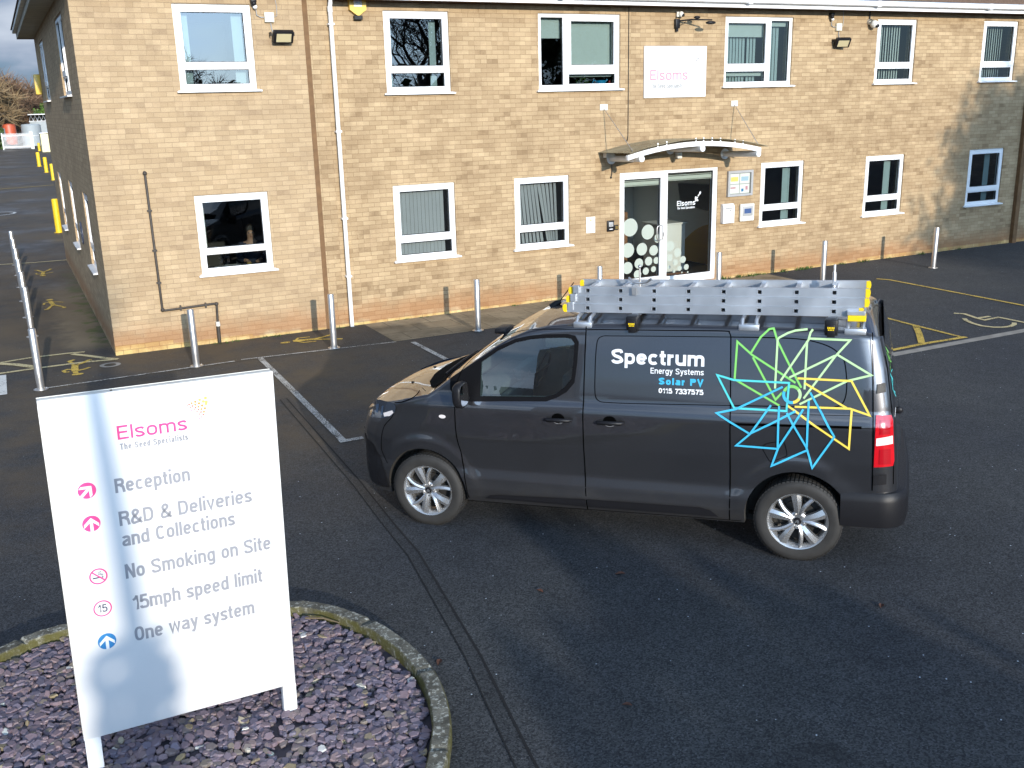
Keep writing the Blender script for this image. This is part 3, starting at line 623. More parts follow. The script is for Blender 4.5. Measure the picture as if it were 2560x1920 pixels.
mb = MB(); mb.box(-0.36, -0.001, -0.36, 12.62, 5.630, 5.654); mb.box(0.0, JX+0.40, -0.36, -0.001, 5.631, 5.654); mb.build('soffit', M['soffit'], B)
mb = MB(); mb.box(-0.385, -0.361, -0.385, 12.64, 5.61, 5.83); mb.box(-0.36, JX+0.40, -0.385, -0.361, 5.61, 5.83); mb.box(-0.36, JX+0.40, 12.621, 12.64, 5.61, 5.83); mb.box(JX+0.401, JX+0.42, -0.385, 12.64, 5.602, 5.83); mb.build('fascia', M['soffit'], B)
mb = MB(); mb.box(-0.47, -0.386, -0.2, 12.55, 5.74, 5.82); mb.build('gutter', M['dirty_white'], B)
mb = MB(); mb.box(-0.2, JX+0.38, -0.47, -0.386, 5.74, 5.82); mb.build('gutter', M['dirty_white'], B)
mb = MB(); bv = [mb.bm.verts.new(p) for p in ((-0.5, -0.5, 5.835), (4.0, -0.5, 5.835), (4.0, 12.75, 5.835), (-0.5, 12.75, 5.835), (1.75, 1.9, 7.3), (1.75, 10.3, 7.3))]
for q in ((0, 1, 4), (1, 2, 5, 4), (2, 3, 5), (3, 0, 4, 5), (3, 2, 1, 0)): mb.bm.faces.new([bv[k] for k in q])
mb.build('roof', M['roof_tile'], B)

# ---- windows -------------------------------------------------------------
def sheet(name, x0, x1, z0, z1, y, m, parent, P=None):
    P = P or (lambda a, b, c: (a, b, c))
    return MB().quad(P(x0, y, z0), P(x1, y, z0), P(x1, y, z1), P(x0, y, z1)).build(name, m, parent, recalc=False)
def window(x0, x1, z0, z1, panes, sashes, label, P=None, glass='glass', sill_ext=0.06):
    """panes in fractions (fx0, fx1, fz0, fz1), fz measured from the top"""
    P = P or (lambda a, b, c: (a, b, c))
    w_, h_ = x1-x0, z1-z0
    pr = [(x0+a*w_, x0+b*w_, z1-d*h_, z1-c*h_) for a, b, c, d in panes]
    mb = MB(); mb.plate(x0+0.001, x1-0.001, z0+0.03, z1-0.001, pr, 0.035, 0.10, P)
    for a, b, c, d in sashes:        # opening sash stands proud of the frame
        X0, X1, Z0, Z1 = x0+a*w_, x0+b*w_, z1-d*h_, z1-c*h_
        mb.plate(X0, X1, Z0, Z1, [q for q in pr if q[0] > X0-1e-6 and q[1] < X1+1e-6 and q[2] > Z0-1e-6 and q[3] < Z1+1e-6], 0.018, 0.0345, P)
    fr = mb.build('window', M['upvc'], B); tag(fr, label)
    mb = MB()   # dark gaskets round every pane
    for a, b, c, d in pr: mb.plate(a-0.0, b+0.0, c-0.0, d+0.0, [(a+0.009, b-0.009, c+0.009, d-0.009)], 0.050, 0.07, P)
    mb.build('gasket', M['black_plastic'], fr)
    for q in pr: sheet('pane', *q[:2], *q[2:], 0.062, M[glass], fr, P)
    mb = MB()
    if P is None or True:
        sx0, sx1 = x0-sill_ext, x1+sill_ext
        pts = [(-0.075, z0-0.012), (-0.075, z0+0.012), (0.033, z0+0.032), (0.10, z0+0.032), (0.10, z0+0.001), (-0.001, z0+0.001), (-0.001, z0-0.012)]
        A = [mb.bm.verts.new(P(sx0, y, z)) for y, z in pts]; C = [mb.bm.verts.new(P(sx1, y, z)) for y, z in pts]
        # the rear part of the sill stays inside the opening
        for i, (y, z) in enumerate(pts):
            if y > 0: A[i].co = Vector(P(x0+0.001, y, z)); C[i].co = Vector(P(x1-0.001, y, z))
        mb.bm.faces.new(A); mb.bm.faces.new(C[::-1]); n = len(pts)
        for i in range(n): mb.bm.faces.new((A[i], C[i], C[(i+1) % n], A[(i+1) % n]))
    mb.build('sill', M['upvc'], fr)
    return fr, pr
STD = [(0.105, 0.905, 0.085, 0.66), (0.09, 0.93, 0.76, 0.925)]; STDS = [(0.03, 0.985, 0.02, 0.735)]
W1 = [(0.10, 0.90, 0.09, 0.66), (0.085, 0.915, 0.745, 0.915)]
def slats(parent, x0, x1, z0, z1, y, n, ang, m='blind', drop=None, gapf=0.95):
    mb = MB(); p = (x1-x0)/n
    for i in range(n):
        c = x0+p*(i+0.5); hw = p*gapf/2; a = R(ang[i] if hasattr(ang, '__len__') else ang)
        dx, dy = hw*math.cos(a), hw*math.sin(a); k = drop[i] if drop else 0.0
        z_ = z0 + rng.uniform(0, 0.012)
        mb.quad((c-dx+k, y-dy, z_), (c+dx+k, y+dy, z_), (c+dx, y+dy, z1), (c-dx, y-dy, z1))
    return mb.build('blind', M[m], parent, recalc=False)
wd = {k[0]: k[1:] for k in WIN}
def bsheet(fr, x0, x1, z0, z1, y, m, name='blind'): return sheet(name, x0, x1, z0, z1, y, M[m], fr)
# upper row
fr, pr = window(*wd['U1'], W1, STDS, 'upper window reflecting pale sky', glass='glass_top'); X0, X1, Z0, Z1 = wd['U1']
bsheet(fr, X0+0.10, X0+0.24, Z0+0.05, Z1-0.1, 0.20, 'pale_curtain'); bsheet(fr, X1-0.28, X1-0.12, Z0+0.05, Z1-0.1, 0.20, 'pale_curtain')
fr, pr = window(*wd['U2'], W1, STDS, 'upper window reflecting bare tree branches', glass='glass_top'); X0, X1, Z0, Z1 = wd['U2']
bsheet(fr, X0+0.10, X0+0.19, Z0+0.05, Z1-0.1, 0.20, 'pale_curtain'); bsheet(fr, X1-0.30, X1-0.18, Z0+0.05, Z1-0.1, 0.20, 'pale_curtain')
X0, X1, Z0, Z1 = wd['U3']; wU = X1-X0
fr, pr = window(*wd['U3'], [(0.04, 0.30, 0.05, 0.925), (0.395, 0.925, 0.095, 0.665), (0.37, 0.945, 0.785, 0.915)], [(0.335, 0.985, 0.02, 0.745)], 'wide upper window with tall left light and lowered pale blind')
bsheet(fr, X0+0.05, X0+0.31*wU, Z1-0.42, Z1-0.05, 0.17, 'roller'); bsheet(fr, X0+0.36*wU, X1-0.08, Z0+0.245, Z1-0.05, 0.17, 'roller')
X0, X1, Z0, Z1 = wd['U4']
fr, pr = window(*wd['U4'], [(0.05, 0.60, 0.09, 0.665), (0.04, 0.61, 0.775, 0.925), (0.685, 0.955, 0.05, 0.925)], [(0.02, 0.645, 0.02, 0.745)], 'wide upper window with tall right light and half drawn blinds')
bsheet(fr, X0+0.05, X0+0.62*wU, Z1-0.38, Z1-0.05, 0.15, 'roller'); bsheet(fr, X0+0.66*wU, X1-0.06, Z1-0.17, Z1-0.05, 0.15, 'roller')
bsheet(fr, X0+0.03, X0+0.62*wU, Z0+0.215, Z0+0.29, 0.15, 'roller')
slats(fr, X0+0.06, X0+0.40*wU, Z0+0.02, Z1-0.05, 0.24, 8, 12, 'pale_curtain'); slats(fr, X0+0.42*wU, X0+0.56*wU, Z0+0.02, Z1-0.05, 0.24, 3, 14, 'pale_curtain'); slats(fr, X0+0.66*wU, X1-0.17, Z0+0.02, Z1-0.05, 0.24, 5, 10, 'pale_curtain')
for k, lab in (('U5', 'narrow upper window with open pale slats and no wall fitting left of it'), ('U6', 'narrow upper window with pale slats above the tree shadow')):
    fr, pr = window(*wd[k], STD, STDS, lab); X0, X1, Z0, Z1 = wd[k]
    slats(fr, X0+0.08, X1-0.27, Z0+0.05, Z1-0.11, 0.20, 11, [24+rng.uniform(-5, 5) for _ in range(11)], 'pale_slat', gapf=0.80)
# lower row
fr, pr = window(*wd['L1'], W1, STDS, 'dark lower window with a person and papers behind it'); X0, X1, Z0, Z1 = wd['L1']
bsheet(fr, X0+0.11, X0+0.22, Z0+0.33, Z1-0.11, 0.55, 'inside_pale')
fr, pr = window(*wd['L2'], STD, STDS, 'lower window with closed vertical blinds'); X0, X1, Z0, Z1 = wd['L2']
slats(fr, X0+0.07, X1-0.16, Z0+0.05, Z1-0.10, 0.17, 13, 6, gapf=1.0)
fr, pr = window(*wd['L3'], STD, STDS, 'lower window with disarranged vertical blinds'); X0, X1, Z0, Z1 = wd['L3']
mb = MB(); y = 0.18
for i in range(7):                       # left slats lean with dark gaps between them
    a = X0+0.06+0.072*i; b = a+0.09+0.01*i; mb.quad((b, y, Z0+0.05), (b+0.062, y+0.01, Z0+0.05), (a+0.071, y+0.01, Z1-0.1), (a, y, Z1-0.1))
for i in range(5):
    a = X0+0.56+0.085*i; b = a+0.22-0.045*i; mb.quad((b, y-0.01*i, Z0+0.05), (b+0.078, y+0.012, Z0+0.05), (a+0.084, y+0.012, Z1-0.1), (a, y-0.01*i, Z1-0.1))
mb.build('blind', M['blind'], fr, recalc=False)
for k, lab in (('L4', 'dark lower window right of the entrance boxes'), ('L5', 'dark lower window between two bollards at the shadow edge'), ('L6', 'lower window inside the tree shadow near the corner')):
    fr, pr = window(*wd[k], STD, STDS, lab); X0, X1, Z0, Z1 = wd[k]
    bsheet(fr, X1-0.42, X1-0.26, Z0+0.05, Z1-0.11, 0.20, 'pale_curtain'); bsheet(fr, X1-0.22, X1-0.18, Z0+0.05, Z1-0.11, 0.24, 'pale_curtain')
# side wall windows
for k in SW:
    x0, x1, z0, z1 = k[1:]
    fr, pr = window(x0, x1, z0, z1, ([(0.05, 0.46, 0.06, 0.93), (0.54, 0.95, 0.06, 0.66), (0.54, 0.95, 0.76, 0.93)] if x1-x0 > 1.5 else W1), ([(0.51, 0.98, 0.02, 0.735)] if x1-x0 > 1.5 else STDS), 'side wall window', PS)
# ---- entrance door set
E = MB().plate(DOOR[0], DOOR[1], DOOR[2], DOOR[3], [(9.665, 10.53, 0.26, 2.245), (10.715, 11.84, 0.225, 2.32)], 0.02, 0.11).build('entrance_door', M['upvc'], B)
tag(E, 'white framed double glazed entrance doors')
mb = MB(); mb.plate(9.60, 10.565, 0.20, 2.305, [(9.665, 10.53, 0.26, 2.245)], 0.002, 0.0195); mb.build('door_leaf', M['upvc'], E)
mb = MB(); mb.plate(9.665, 10.53, 0.26, 2.245, [(9.675, 10.52, 0.27, 2.235)], 0.04, 0.06); mb.plate(10.715, 11.84, 0.225, 2.32, [(10.725, 11.83, 0.235, 2.31)], 0.04, 0.06); mb.build('gasket', M['black_plastic'], E)
M['door_glass'] = glass_mat('door_glass', (0.93, 0.96, 0.94), 0.9, 0.0, 0.04)
sheet('pane', 9.665, 10.53, 0.26, 2.245, 0.05, M['door_glass'], E); sheet('pane', 10.715, 11.84, 0.225, 2.32, 0.05, M['door_glass'], E)
mb = MB()
for x0, x1, z in ((9.675, 10.52, 2.10), (10.725, 11.83, 2.16)):
    mb.box(x0, x1, 0.060, 0.064, z+0.02, z+0.085)
    mb.box(x0, x1, 0.055, 0.062, z, z+0.012)
    mb.box(x0, x1, 0.055, 0.062, z+0.10, z+0.112)
mb.build('frosted_band', M['frost'], E)
fd = {0: Flat(), 1: Flat()}
for i, (cx, cz, r) in enumerate([(9.837, 1.299, 0.179), (10.264, 1.175, 0.15), (9.788, 0.845, 0.148), (10.124, 0.84, 0.126), (10.411, 0.791, 0.105), (9.779, 0.489, 0.122), (10.053, 0.554, 0.103), (10.292, 0.581, 0.089), (10.481, 0.578, 0.07), (10.224, 0.383, 0.074), (10.413, 0.405, 0.06), (10.025, 0.334, 0.09), (10.505, 1.027, 0.089), (10.823, 0.845, 0.103), (11.008, 0.694, 0.09), (10.811, 0.607, 0.074), (11.146, 0.537, 0.073), (10.959, 0.49, 0.064), (11.236, 0.373, 0.061), (11.065, 0.359, 0.053), (10.796, 0.409, 0.04), (10.924, 0.316, 0.038), (11.128, 0.268, 0.016), (11.276, 0.262, 0.02)]):
    lo, hi = (9.676, 10.519) if cx < 10.6 else (10.726, 11.829); zl = 0.271 if cx < 10.6 else 0.236
    fd[int(cx > 10.6)].poly([(min(hi, max(lo, cx+r*math.cos(2*math.pi*k/32))), max(zl, cz+r*math.sin(2*math.pi*k/32))) for k in range(32)])
for f in fd.values(): f.build('frosted_dots', M['frost'], lambda x, z: (x, 0.046, z), E)
f = Flat(); stext(f, 'Elsoms', 10.968, 11.424, 1.644, 0.10, 0.016, 0.09); f.build('lettering', M['white_vinyl'], lambda x, z: (x, 0.045, z), E); f = Flat(); stext(f, 'The Seed Specialists', 10.974, 11.414, 1.577, 0.045, 0.0066, 0.1)
f.build('lettering', M['white_vinyl'], lambda x, z: (x, 0.045, z), E); f = Flat()
for i in range(4):
    for j in range(4):
        t_ = (i+0.6)/4; f.disc(11.43+0.15*t_*(0.75+0.12*j)-0.012*j, 1.735+0.14*t_-0.03*j*(1-t_)+0.012*j, 0.010+0.010*t_, 12)
f.ring(11.475, 1.775, 0.025, 0.062, 20, 2.4, 5.2)
f.build('leaf_logo', M['white_vinyl'], lambda x, z: (x, 0.045, z), E)
mb = MB(); mb.tube([(10.52, 0.0, 1.30), (10.50, -0.055, 1.30), (10.43, -0.06, 1.285), (10.415, -0.06, 1.25), (10.415, -0.06, 1.05), (10.43, -0.06, 1.015), (10.50, -0.055, 1.0), (10.52, 0.0, 1.0)], 0.012, 10)
mb.tube([(10.545, -0.005, 1.30), (10.56, -0.05, 1.29), (10.562, -0.055, 1.15), (10.56, -0.05, 1.01), (10.545, -0.005, 1.0)], 0.010, 8); mb.box(10.60, 10.64, 0.005, 0.018, 1.06, 1.14)
mb.build('handle', M['steel'], E, smooth=40)
# downpipe
mb = MB(); mb.tube([(3.935, -0.12, 5.50), (3.935, -0.10, 5.42), (3.925, -0.075, 5.33), (3.925, -0.075, 0.02)], 0.036, 14)
for z in (5.05, 3.35, 1.9, 0.9): mb.box(3.875, 3.975, -0.115, -0.001, z, z+0.03)
mb.lathe([(0.043, 5.25), (0.043, 5.34)], 'z', (3.925, -0.075, 0), 14)
mb.build('downpipe', M['upvc'], B, smooth=50)

# ------------------------------------------------------------------ the van
def interp(x, xs_, ys_):
    return float(np.interp(x, xs_, ys_))
def sstep(t): t = max(0., min(1., t)); return t*t*(3-2*t)
WHEELS = [(-0.015, 0.345, 0.405), (3.265, 0.36, 0.412)]
def hwz(s, z):
    w_ = interp(z, [.2, .27, .33, .40, .50, .60, .72, .86, 1.0, 1.16, 1.21, 1.265, 1.45, 1.65, 1.85, 1.95, 2.2], [.90, .925, .955, .970, .968, .949, .955, .965, .966, .963, .950, .927, .900, .864, .822, .795, .72])
    for a, b, r in WHEELS:
        d = math.hypot(s-a, z-b)
        if d < 0.60: w_ += 0.016*(1-sstep((d-0.47)/0.09))*sstep((z-0.34)/0.22)
    return w_
PS_, PW_ = [-.90, -.885, -.86, -.80, -.70, -.55, -.35, -.1, .2, 5], [.22, .34, .46, .63, .775, .88, .95, .988, 1, 1]
def plan(s): return interp(s, PS_, PW_)
TS, TZ = [-.90, -.86, -.82, -.76, -.68, -.55, -.40, -.2, -.05, .05, .12, .30, .50, .70, .85, 1.0, 1.15, 1.4, 2.2, 3.4, 3.75, 3.95, 4.1], [.80, .90, .985, 1.05, 1.105, 1.165, 1.212, 1.265, 1.298, 1.322, 1.368, 1.505, 1.645, 1.772, 1.85, 1.902, 1.925, 1.945, 1.955, 1.945, 1.93, 1.905, 1.88]
def ztop(s): return interp(s, TS, TZ)
def crown(s): return interp(s, [-.9, -.7, -.3, .0, .15, .5, .9, 1.2, 1.8, 4.1], [.06, .06, .075, .07, .075, .085, .07, .05, .045, .045])
def crad(s): return interp(s, [-.9, -.3, .1, .5, 1.0, 1.5, 4.1], [.06, .05, .035, .045, .06, .07, .07])
def zbot(s): return interp(s, [-.9, -.84, -.78, -.6, 0, 3.4, 3.8, 4.1], [.44, .33, .28, .25, .26, .29, .34, .40])
def s_rear(z): return interp(z, [.3, .65, .9, 1.3, 1.6, 1.85, 1.97], [4.02, 4.02, 4.01, 3.975, 3.925, 3.86, 3.80])
def ys(s, z): return hwz(s, z)*plan(s-(interp(z, [.80, .93, 1.05, 1.2, 1.5], [0, .05, .12, .17, .17]) if s < .3 else 0))
def ytop_edge(s):
    ze = ztop(s)-crown(s); return ys(s, ze-crad(s))-crad(s)*0.9, ze
def zsurf(s, y):
    yt, ze = ytop_edge(s); t = min(1., abs(y)/yt); return ztop(s)-crown(s)*t**2.2
def ring_pts(s, scale=0.0, zfloor=None, rear=None):
    """closed section: right bottom -> up -> across -> down (local x is s, y lateral, z up)"""
    zb = zbot(s) if zfloor is None else zfloor
    yt, ze = ytop_edge(s); rc = crad(s); zc = ze-rc
    half = []
    n = 64
    for i in range(n):
        z = zb + (zc-zb)*(i/(n-1)); half.append((ys(s, z), z))
    y0 = half[-1][0]
    for i in range(1, 8):
        a = math.pi/2*i/7; half.append((yt+(y0-yt)*math.cos(a), zc+rc*math.sin(a)))
    for i in range(1, 9):
        t = 1-i/8; half.append((yt*t, ztop(s)-crown(s)*t**2.2))
    L_ = [(-y, z) for y, z in half]
    return L_ + [(y, z) for y, z in half[-2::-1]]
def loft_body():
    S = [-.89, -.88, -.865, -.845, -.82] + [-.79+.03*i for i in range(int((3.52+.79)/.03)+1)]
    bm = bmesh.new(); rings = []
    for s in S:
        rings.append([bm.verts.new((s, y, z)) for y, z in ring_pts(s)])
    s0 = S[-1]; T = [.12, .25, .38, .5, .6, .68, .74, .79, .84, .88, .915, .945, .97, .988, 1.0]
    for t in T:
        P = ring_pts(3.6+0.3*t); row = []
        for y, z in P:
            sr = s_rear(z); s = s0+(sr-s0)*t; e = sr-s; rr_ = 0.20
            q = 0 if e > rr_ else 0.13*(1-math.sqrt(max(0, 1-(1-e/rr_)**2)))
            k = 1-q/0.95; zz = z - (0.10*(q/0.13)**1.5 if z > 1.85 else 0)
            row.append(bm.verts.new((s, y*k, zz)))
        rings.append(row)
    last = rings[-1]
    for k in (0.9, 0.75, 0.5, 0.25):
        rings.append([bm.verts.new((v.co.x+0.03*(1-k), v.co.y*k, 1.1+(v.co.z-1.1)*(0.5+0.5*k))) for v in last])
    n = len(rings[0])
    for i in range(len(rings)-1):
        for k in range(n):
            bm.faces.new((rings[i][k], rings[i][(k+1) % n], rings[i+1][(k+1) % n], rings[i+1][k]))
    bm.faces.new(rings[0][::-1]); bm.faces.new(rings[-1])
    bmesh.ops.recalc_face_normals(bm, faces=bm.faces)
    return bm
def paint_mat_():
    g = NT('dark_grey_metallic_paint')
    fl = g.noise(900, 2, 0.5); n = g.noise(2.2, 4, 0.6)
    g.b.inputs['Coat Roughness'].default_value = 0.03; g.b.inputs['Coat IOR'].default_value = 1.8
    col = g.mix(g.rng(fl, 0.35, 0.7), (0.046, 0.046, 0.051), (0.080, 0.080, 0.087))
    x, y, z = g.xyz()[:3]; dz_ = g.math('ADD', z, g.math('MULTIPLY', g.math('SUBTRACT', n, 0.5), 0.5)); dirt = g.math('MULTIPLY', g.rng(dz_, 0.62, 0.22, smooth=True), g.rng(g.noise(14, 5, 0.65), 0.25, 0.7, 0.25, 0.9))
    col = g.mix(g.math('MULTIPLY', dirt, 0.42), col, (0.085, 0.075, 0.06))
    rough = g.math('ADD', g.rng(n, 0.3, 0.7, 0.30, 0.38), g.math('MULTIPLY', dirt, 0.4))
    return g.set(col=col, rough=rough, metal=0.75, coat=1.0, spec=0.5)
M['paint'] = paint_mat_()
M['car_glass'] = glass_mat('tinted_car_glass', (0.66, 0.82, 0.80), 1.3, 0.0, 0.12)
M['liner'] = mat('wheel_arch_liner', (0.035, 0.032, 0.028), 0.85, bump=0.3, bscale=60)
M['seat'] = mat('dark_seat_fabric', (0.05, 0.052, 0.06), 0.9)
M['cabin'] = mat('cabin_trim', (0.10, 0.10, 0.105), 0.7)
M['tyre'] = mat('tyre_rubber', (0.022, 0.021, 0.020), 0.72, var=0.2, vscale=12)
M['alloy'] = mat('silver_alloy', (0.62, 0.62, 0.62), 0.27, 0.85, rvar=0.05)
M['alloy_dark'] = mat('brake_dark', (0.05, 0.048, 0.045), 0.5, 0.6)
M['lens_red'] = mat('red_lamp_lens', (0.50, 0.006, 0.012), 0.12, coat=1.0)
M['lens_red2'] = mat('dark_red_lamp_lens', (0.36, 0.004, 0.010), 0.12, coat=1.0)
M['lens_clear'] = mat('clear_lamp_lens', (0.70, 0.66, 0.66), 0.12, coat=1.0)
M['lens_dark'] = mat('smoked_lamp', (0.03, 0.04, 0.058), 0.08, coat=1.0)  # bluish base stands in for reflection in the lens
M['gap'] = mat('panel_gap', (0.002, 0.002, 0.002), 1.0, spec=0.0)
for k, c in (('vg', (0.20, 0.55, 0.12)), ('vp', (0.45, 0.68, 0.34)), ('vy', (0.80, 0.60, 0.09)), ('vb', (0.05, 0.42, 0.66)), ('vt', (0.08, 0.55, 0.58))): M[k] = mat('vinyl_'+k, c, 0.4)

VH = -0.81330452; VN = Vector((math.sin(VH), -math.cos(VH), 0))
VO = Vector((1.85178542, -8.77772118, 0)) - VN*0.96
VAN = empty('parked_van', (VO.x, VO.y, 0.008), (0, -math.atan(0.100/3.275), VH), 'dark grey panel van with pinwheel logo parked across the yard', 'van')
PITCH = -0.100/3.275
def near(s, z, off=0.0): return (s, -(ys(s, z)+off), z)
def far_(s, z, off=0.0): return (s, ys(s, z)+off, z)
def rear_near(s, z, off=0.0):
    """near flank and rear corner: s may run past the flank round the corner"""
    return near(s, z, off)
def boolean(o, cutters):
    for c in cutters:
        md = o.modifiers.new('cut', 'BOOLEAN'); md.operation = 'DIFFERENCE'; md.solver = 'EXACT'; md.object = c
    bpy.context.view_layer.update(); dg = bpy.context.evaluated_depsgraph_get()
    me = bpy.data.meshes.new_from_object(o.evaluated_get(dg)); o.modifiers.clear(); old = o.data; nm = old.name; o.data = me; bpy.data.meshes.remove(old); me.name = nm
    for c in cutters:
        d = c.data; bpy.data.objects.remove(c); bpy.data.meshes.remove(d)
bm = loft_body(); me = bpy.data.meshes.new('body'); bm.to_mesh(me); bm.free(); me.materials.append(M['paint']); me.materials.append(M['liner']); me.materials.append(M['cabin'])
body = bpy.data.objects.new('body', me); COL.objects.link(body)
cut = []
def cutter(mb, mi):
    o = mb.build('cutter', [M['paint'], M['liner'], M['cabin']]);
    for p in o.data.polygons: p.material_index = mi
    cut.append(o)
for a, b, r in WHEELS:
    for sy in (-1, 1):
        mb = MB(); mb.lathe([(0.0, sy*0.66), (r, sy*0.66), (r, sy*1.2), (0.0, sy*1.2)], 'y', (a, 0, b), 56)
        bmesh.ops.remove_doubles(mb.bm, verts=mb.bm.verts, dist=1e-5); cutter(mb, 1)
# open space under each wheel arch
for a, b, r in WHEELS:
    for sy in (-1, 1):
        y0, y1 = sorted((sy*0.66, sy*1.2)); mb = MB(); mb.box(a-r*0.995, a+r*0.93, y0-0.0007, y1+0.0013, 0.05, b-0.03); cutter(mb, 1)
# cabin cavity
mb = MB(); rings = []
for s in [0.10, 0.18, 0.3, 0.45, 0.6, 0.75, 0.9, 1.05, 1.25, 1.48]:
    P = ring_pts(s, zfloor=0.5); zt_ = ztop(s)
    rings.append([mb.bm.verts.new((s, y*0.955 if abs(y) > .2 else y, min(z, z-0.05) if z > 0.55 else z)) for y, z in P])
n = len(rings[0])
for i in range(len(rings)-1):
    for k in range(n): mb.bm.faces.new((rings[i][k], rings[i][(k+1) % n], rings[i+1][(k+1) % n], rings[i+1][k]))
mb.bm.faces.new(rings[0][::-1]); mb.bm.faces.new(rings[-1]); cutter(mb, 2)
GL = [(0.577, 1.567), (0.736, 1.672), (0.892, 1.742), (1.03, 1.772), (1.168, 1.786), (1.348, 1.794), (1.402, 1.785), (1.432, 1.745), (1.424, 1.587), (1.408, 1.444), (1.347, 1.37), (1.271, 1.31), (1.165, 1.278), (0.563, 1.258)]
for sy in (-1, 1):
    mb = MB(); mb.prism(GL, sy*0.6, sy*1.3, 'xz'); cutter(mb, 2)
WSP = [(0.16, -0.60), (0.30, -0.72), (0.55, -0.735), (0.80, -0.71), (0.95, -0.66), (0.985, -0.3), (0.985, 0.3), (0.95, 0.66), (0.80, 0.71), (0.55, 0.735), (0.30, 0.72), (0.16, 0.60), (0.13, 0.3), (0.13, -0.3)]
mb = MB(); mb.prism(WSP, 1.05, 2.3, 'xy'); cutter(mb, 2)
boolean(body, cut)
body.parent = VAN
body.data.polygons.foreach_set('use_smooth', [True]*len(body.data.polygons)); body.data.set_sharp_from_angle(angle=R(32))
tag(body, 'dark grey metallic body shell')
def patch2d(loops, maxlen=0.06):
    """fill 2D loops (outer + holes) and refine"""
    bm = bmesh.new(); es = []
    for lp in loops:
        vs = [bm.verts.new((a, b, 0)) for a, b in lp]; es += [bm.edges.new((vs[i], vs[(i+1) % len(vs)])) for i in range(len(vs))]
    bmesh.ops.triangle_fill(bm, edges=es, use_beauty=True)
    for _ in range(6):
        le = [e for e in bm.edges if e.calc_length() > maxlen]
        if not le: break
        bmesh.ops.subdivide_edges(bm, edges=le, cuts=1); bmesh.ops.triangulate(bm, faces=bm.faces)
    bmesh.ops.recalc_face_normals(bm, faces=bm.faces)
    bm.verts.index_update(); vs = [(v.co.x, v.co.y) for v in bm.verts]; fs = [tuple(v.index for v in f.verts) for f in bm.faces]; bm.free()
    return vs, fs
def skin_patch(name, loops, m, off, parent=VAN, side=near, smooth=30, maxlen=0.06):
    f = Flat(); f.add(*patch2d(loops, maxlen)); return f.build(name, m, lambda a, b: side(a, b, off), parent, smooth)
FRAME = [(0.283, 1.41), (0.399, 1.484), (0.546, 1.578), (0.736, 1.698), (0.892, 1.768), (1.03, 1.799), (1.167, 1.812), (1.36, 1.819), (1.43, 1.807), (1.462, 1.756), (1.452, 1.588), (1.43, 1.416), (1.362, 1.335), (1.271, 1.280), (1.18, 1.247), (0.80, 1.232), (0.394, 1.211), (0.329, 1.241), (0.280, 1.313)]
GLI = [(0.583, 1.562), (0.738, 1.666), (0.893, 1.736), (1.03, 1.766), (1.168, 1.780), (1.346, 1.788), (1.396, 1.779), (1.425, 1.742), (1.417, 1.587), (1.401, 1.446), (1.342, 1.375), (1.267, 1.316), (1.163, 1.284), (0.570, 1.264)]
for sd_ in (near, far_):
    o = skin_patch('window_frame', [FRAME, GLI], M['rubber'], 0.003, side=sd_)
    skin_patch('pane', [GL], M['car_glass'], -0.006, o, sd_)
ws = skin_patch('windscreen', [[(a, b) for a, b in WSP]], M['car_glass'], 0, side=lambda s, y, o: (s, y, zsurf(s, y)-0.006))
WSO = [(0.10, -0.66), (0.28, -0.755), (0.55, -0.765), (0.82, -0.745), (0.985, -0.70), (1.02, -0.3), (1.02, 0.3), (0.985, 0.70), (0.82, 0.745), (0.55, 0.765), (0.28, 0.755), (0.10, 0.66), (0.05, 0.3), (0.05, -0.3)]
# black scuttle between bonnet and windscreen, wipers
SC = [(-0.165, -0.02), (-0.15, -0.30), (-0.09, -0.55), (0.0, -0.72), (0.07, -0.79), (0.17, -0.785), (0.15, -0.62), (0.11, -0.3), (0.105, 0.0)]
SC = SC + [(a, -b) for a, b in SC[-2:0:-1]]
M['matte_black'] = mat('matte_black_plastic', (0.008, 0.008, 0.008), 1.0, spec=0.05)
sc_ = skin_patch('scuttle', [SC], M['matte_black'], 0, side=lambda s, y, o: (s, y, zsurf(s, y)+0.005), maxlen=0.04)
mb = MB()
for a, b in (((0.08, -0.55), (0.14, 0.10)), ((0.06, 0.05), (0.13, 0.62))):
    pts = [(a[0]+(b[0]-a[0])*t, a[1]+(b[1]-a[1])*t) for t in (0, .25, .5, .75, 1)]
    mb.tube([(s, y, zsurf(s, y)+0.03) for s, y in pts], 0.010, 6)
mb.build('wiper', M['black_plastic'], VAN)
# bonnet details: washer jets
mb = MB()
for y in (-0.42, 0.1): mb.ball((-0.33, y, zsurf(-0.33, y)+0.004), 0.016, 1, (1.3, 1, 0.5))
mb.build('washer_jet', M['black_plastic'], VAN)
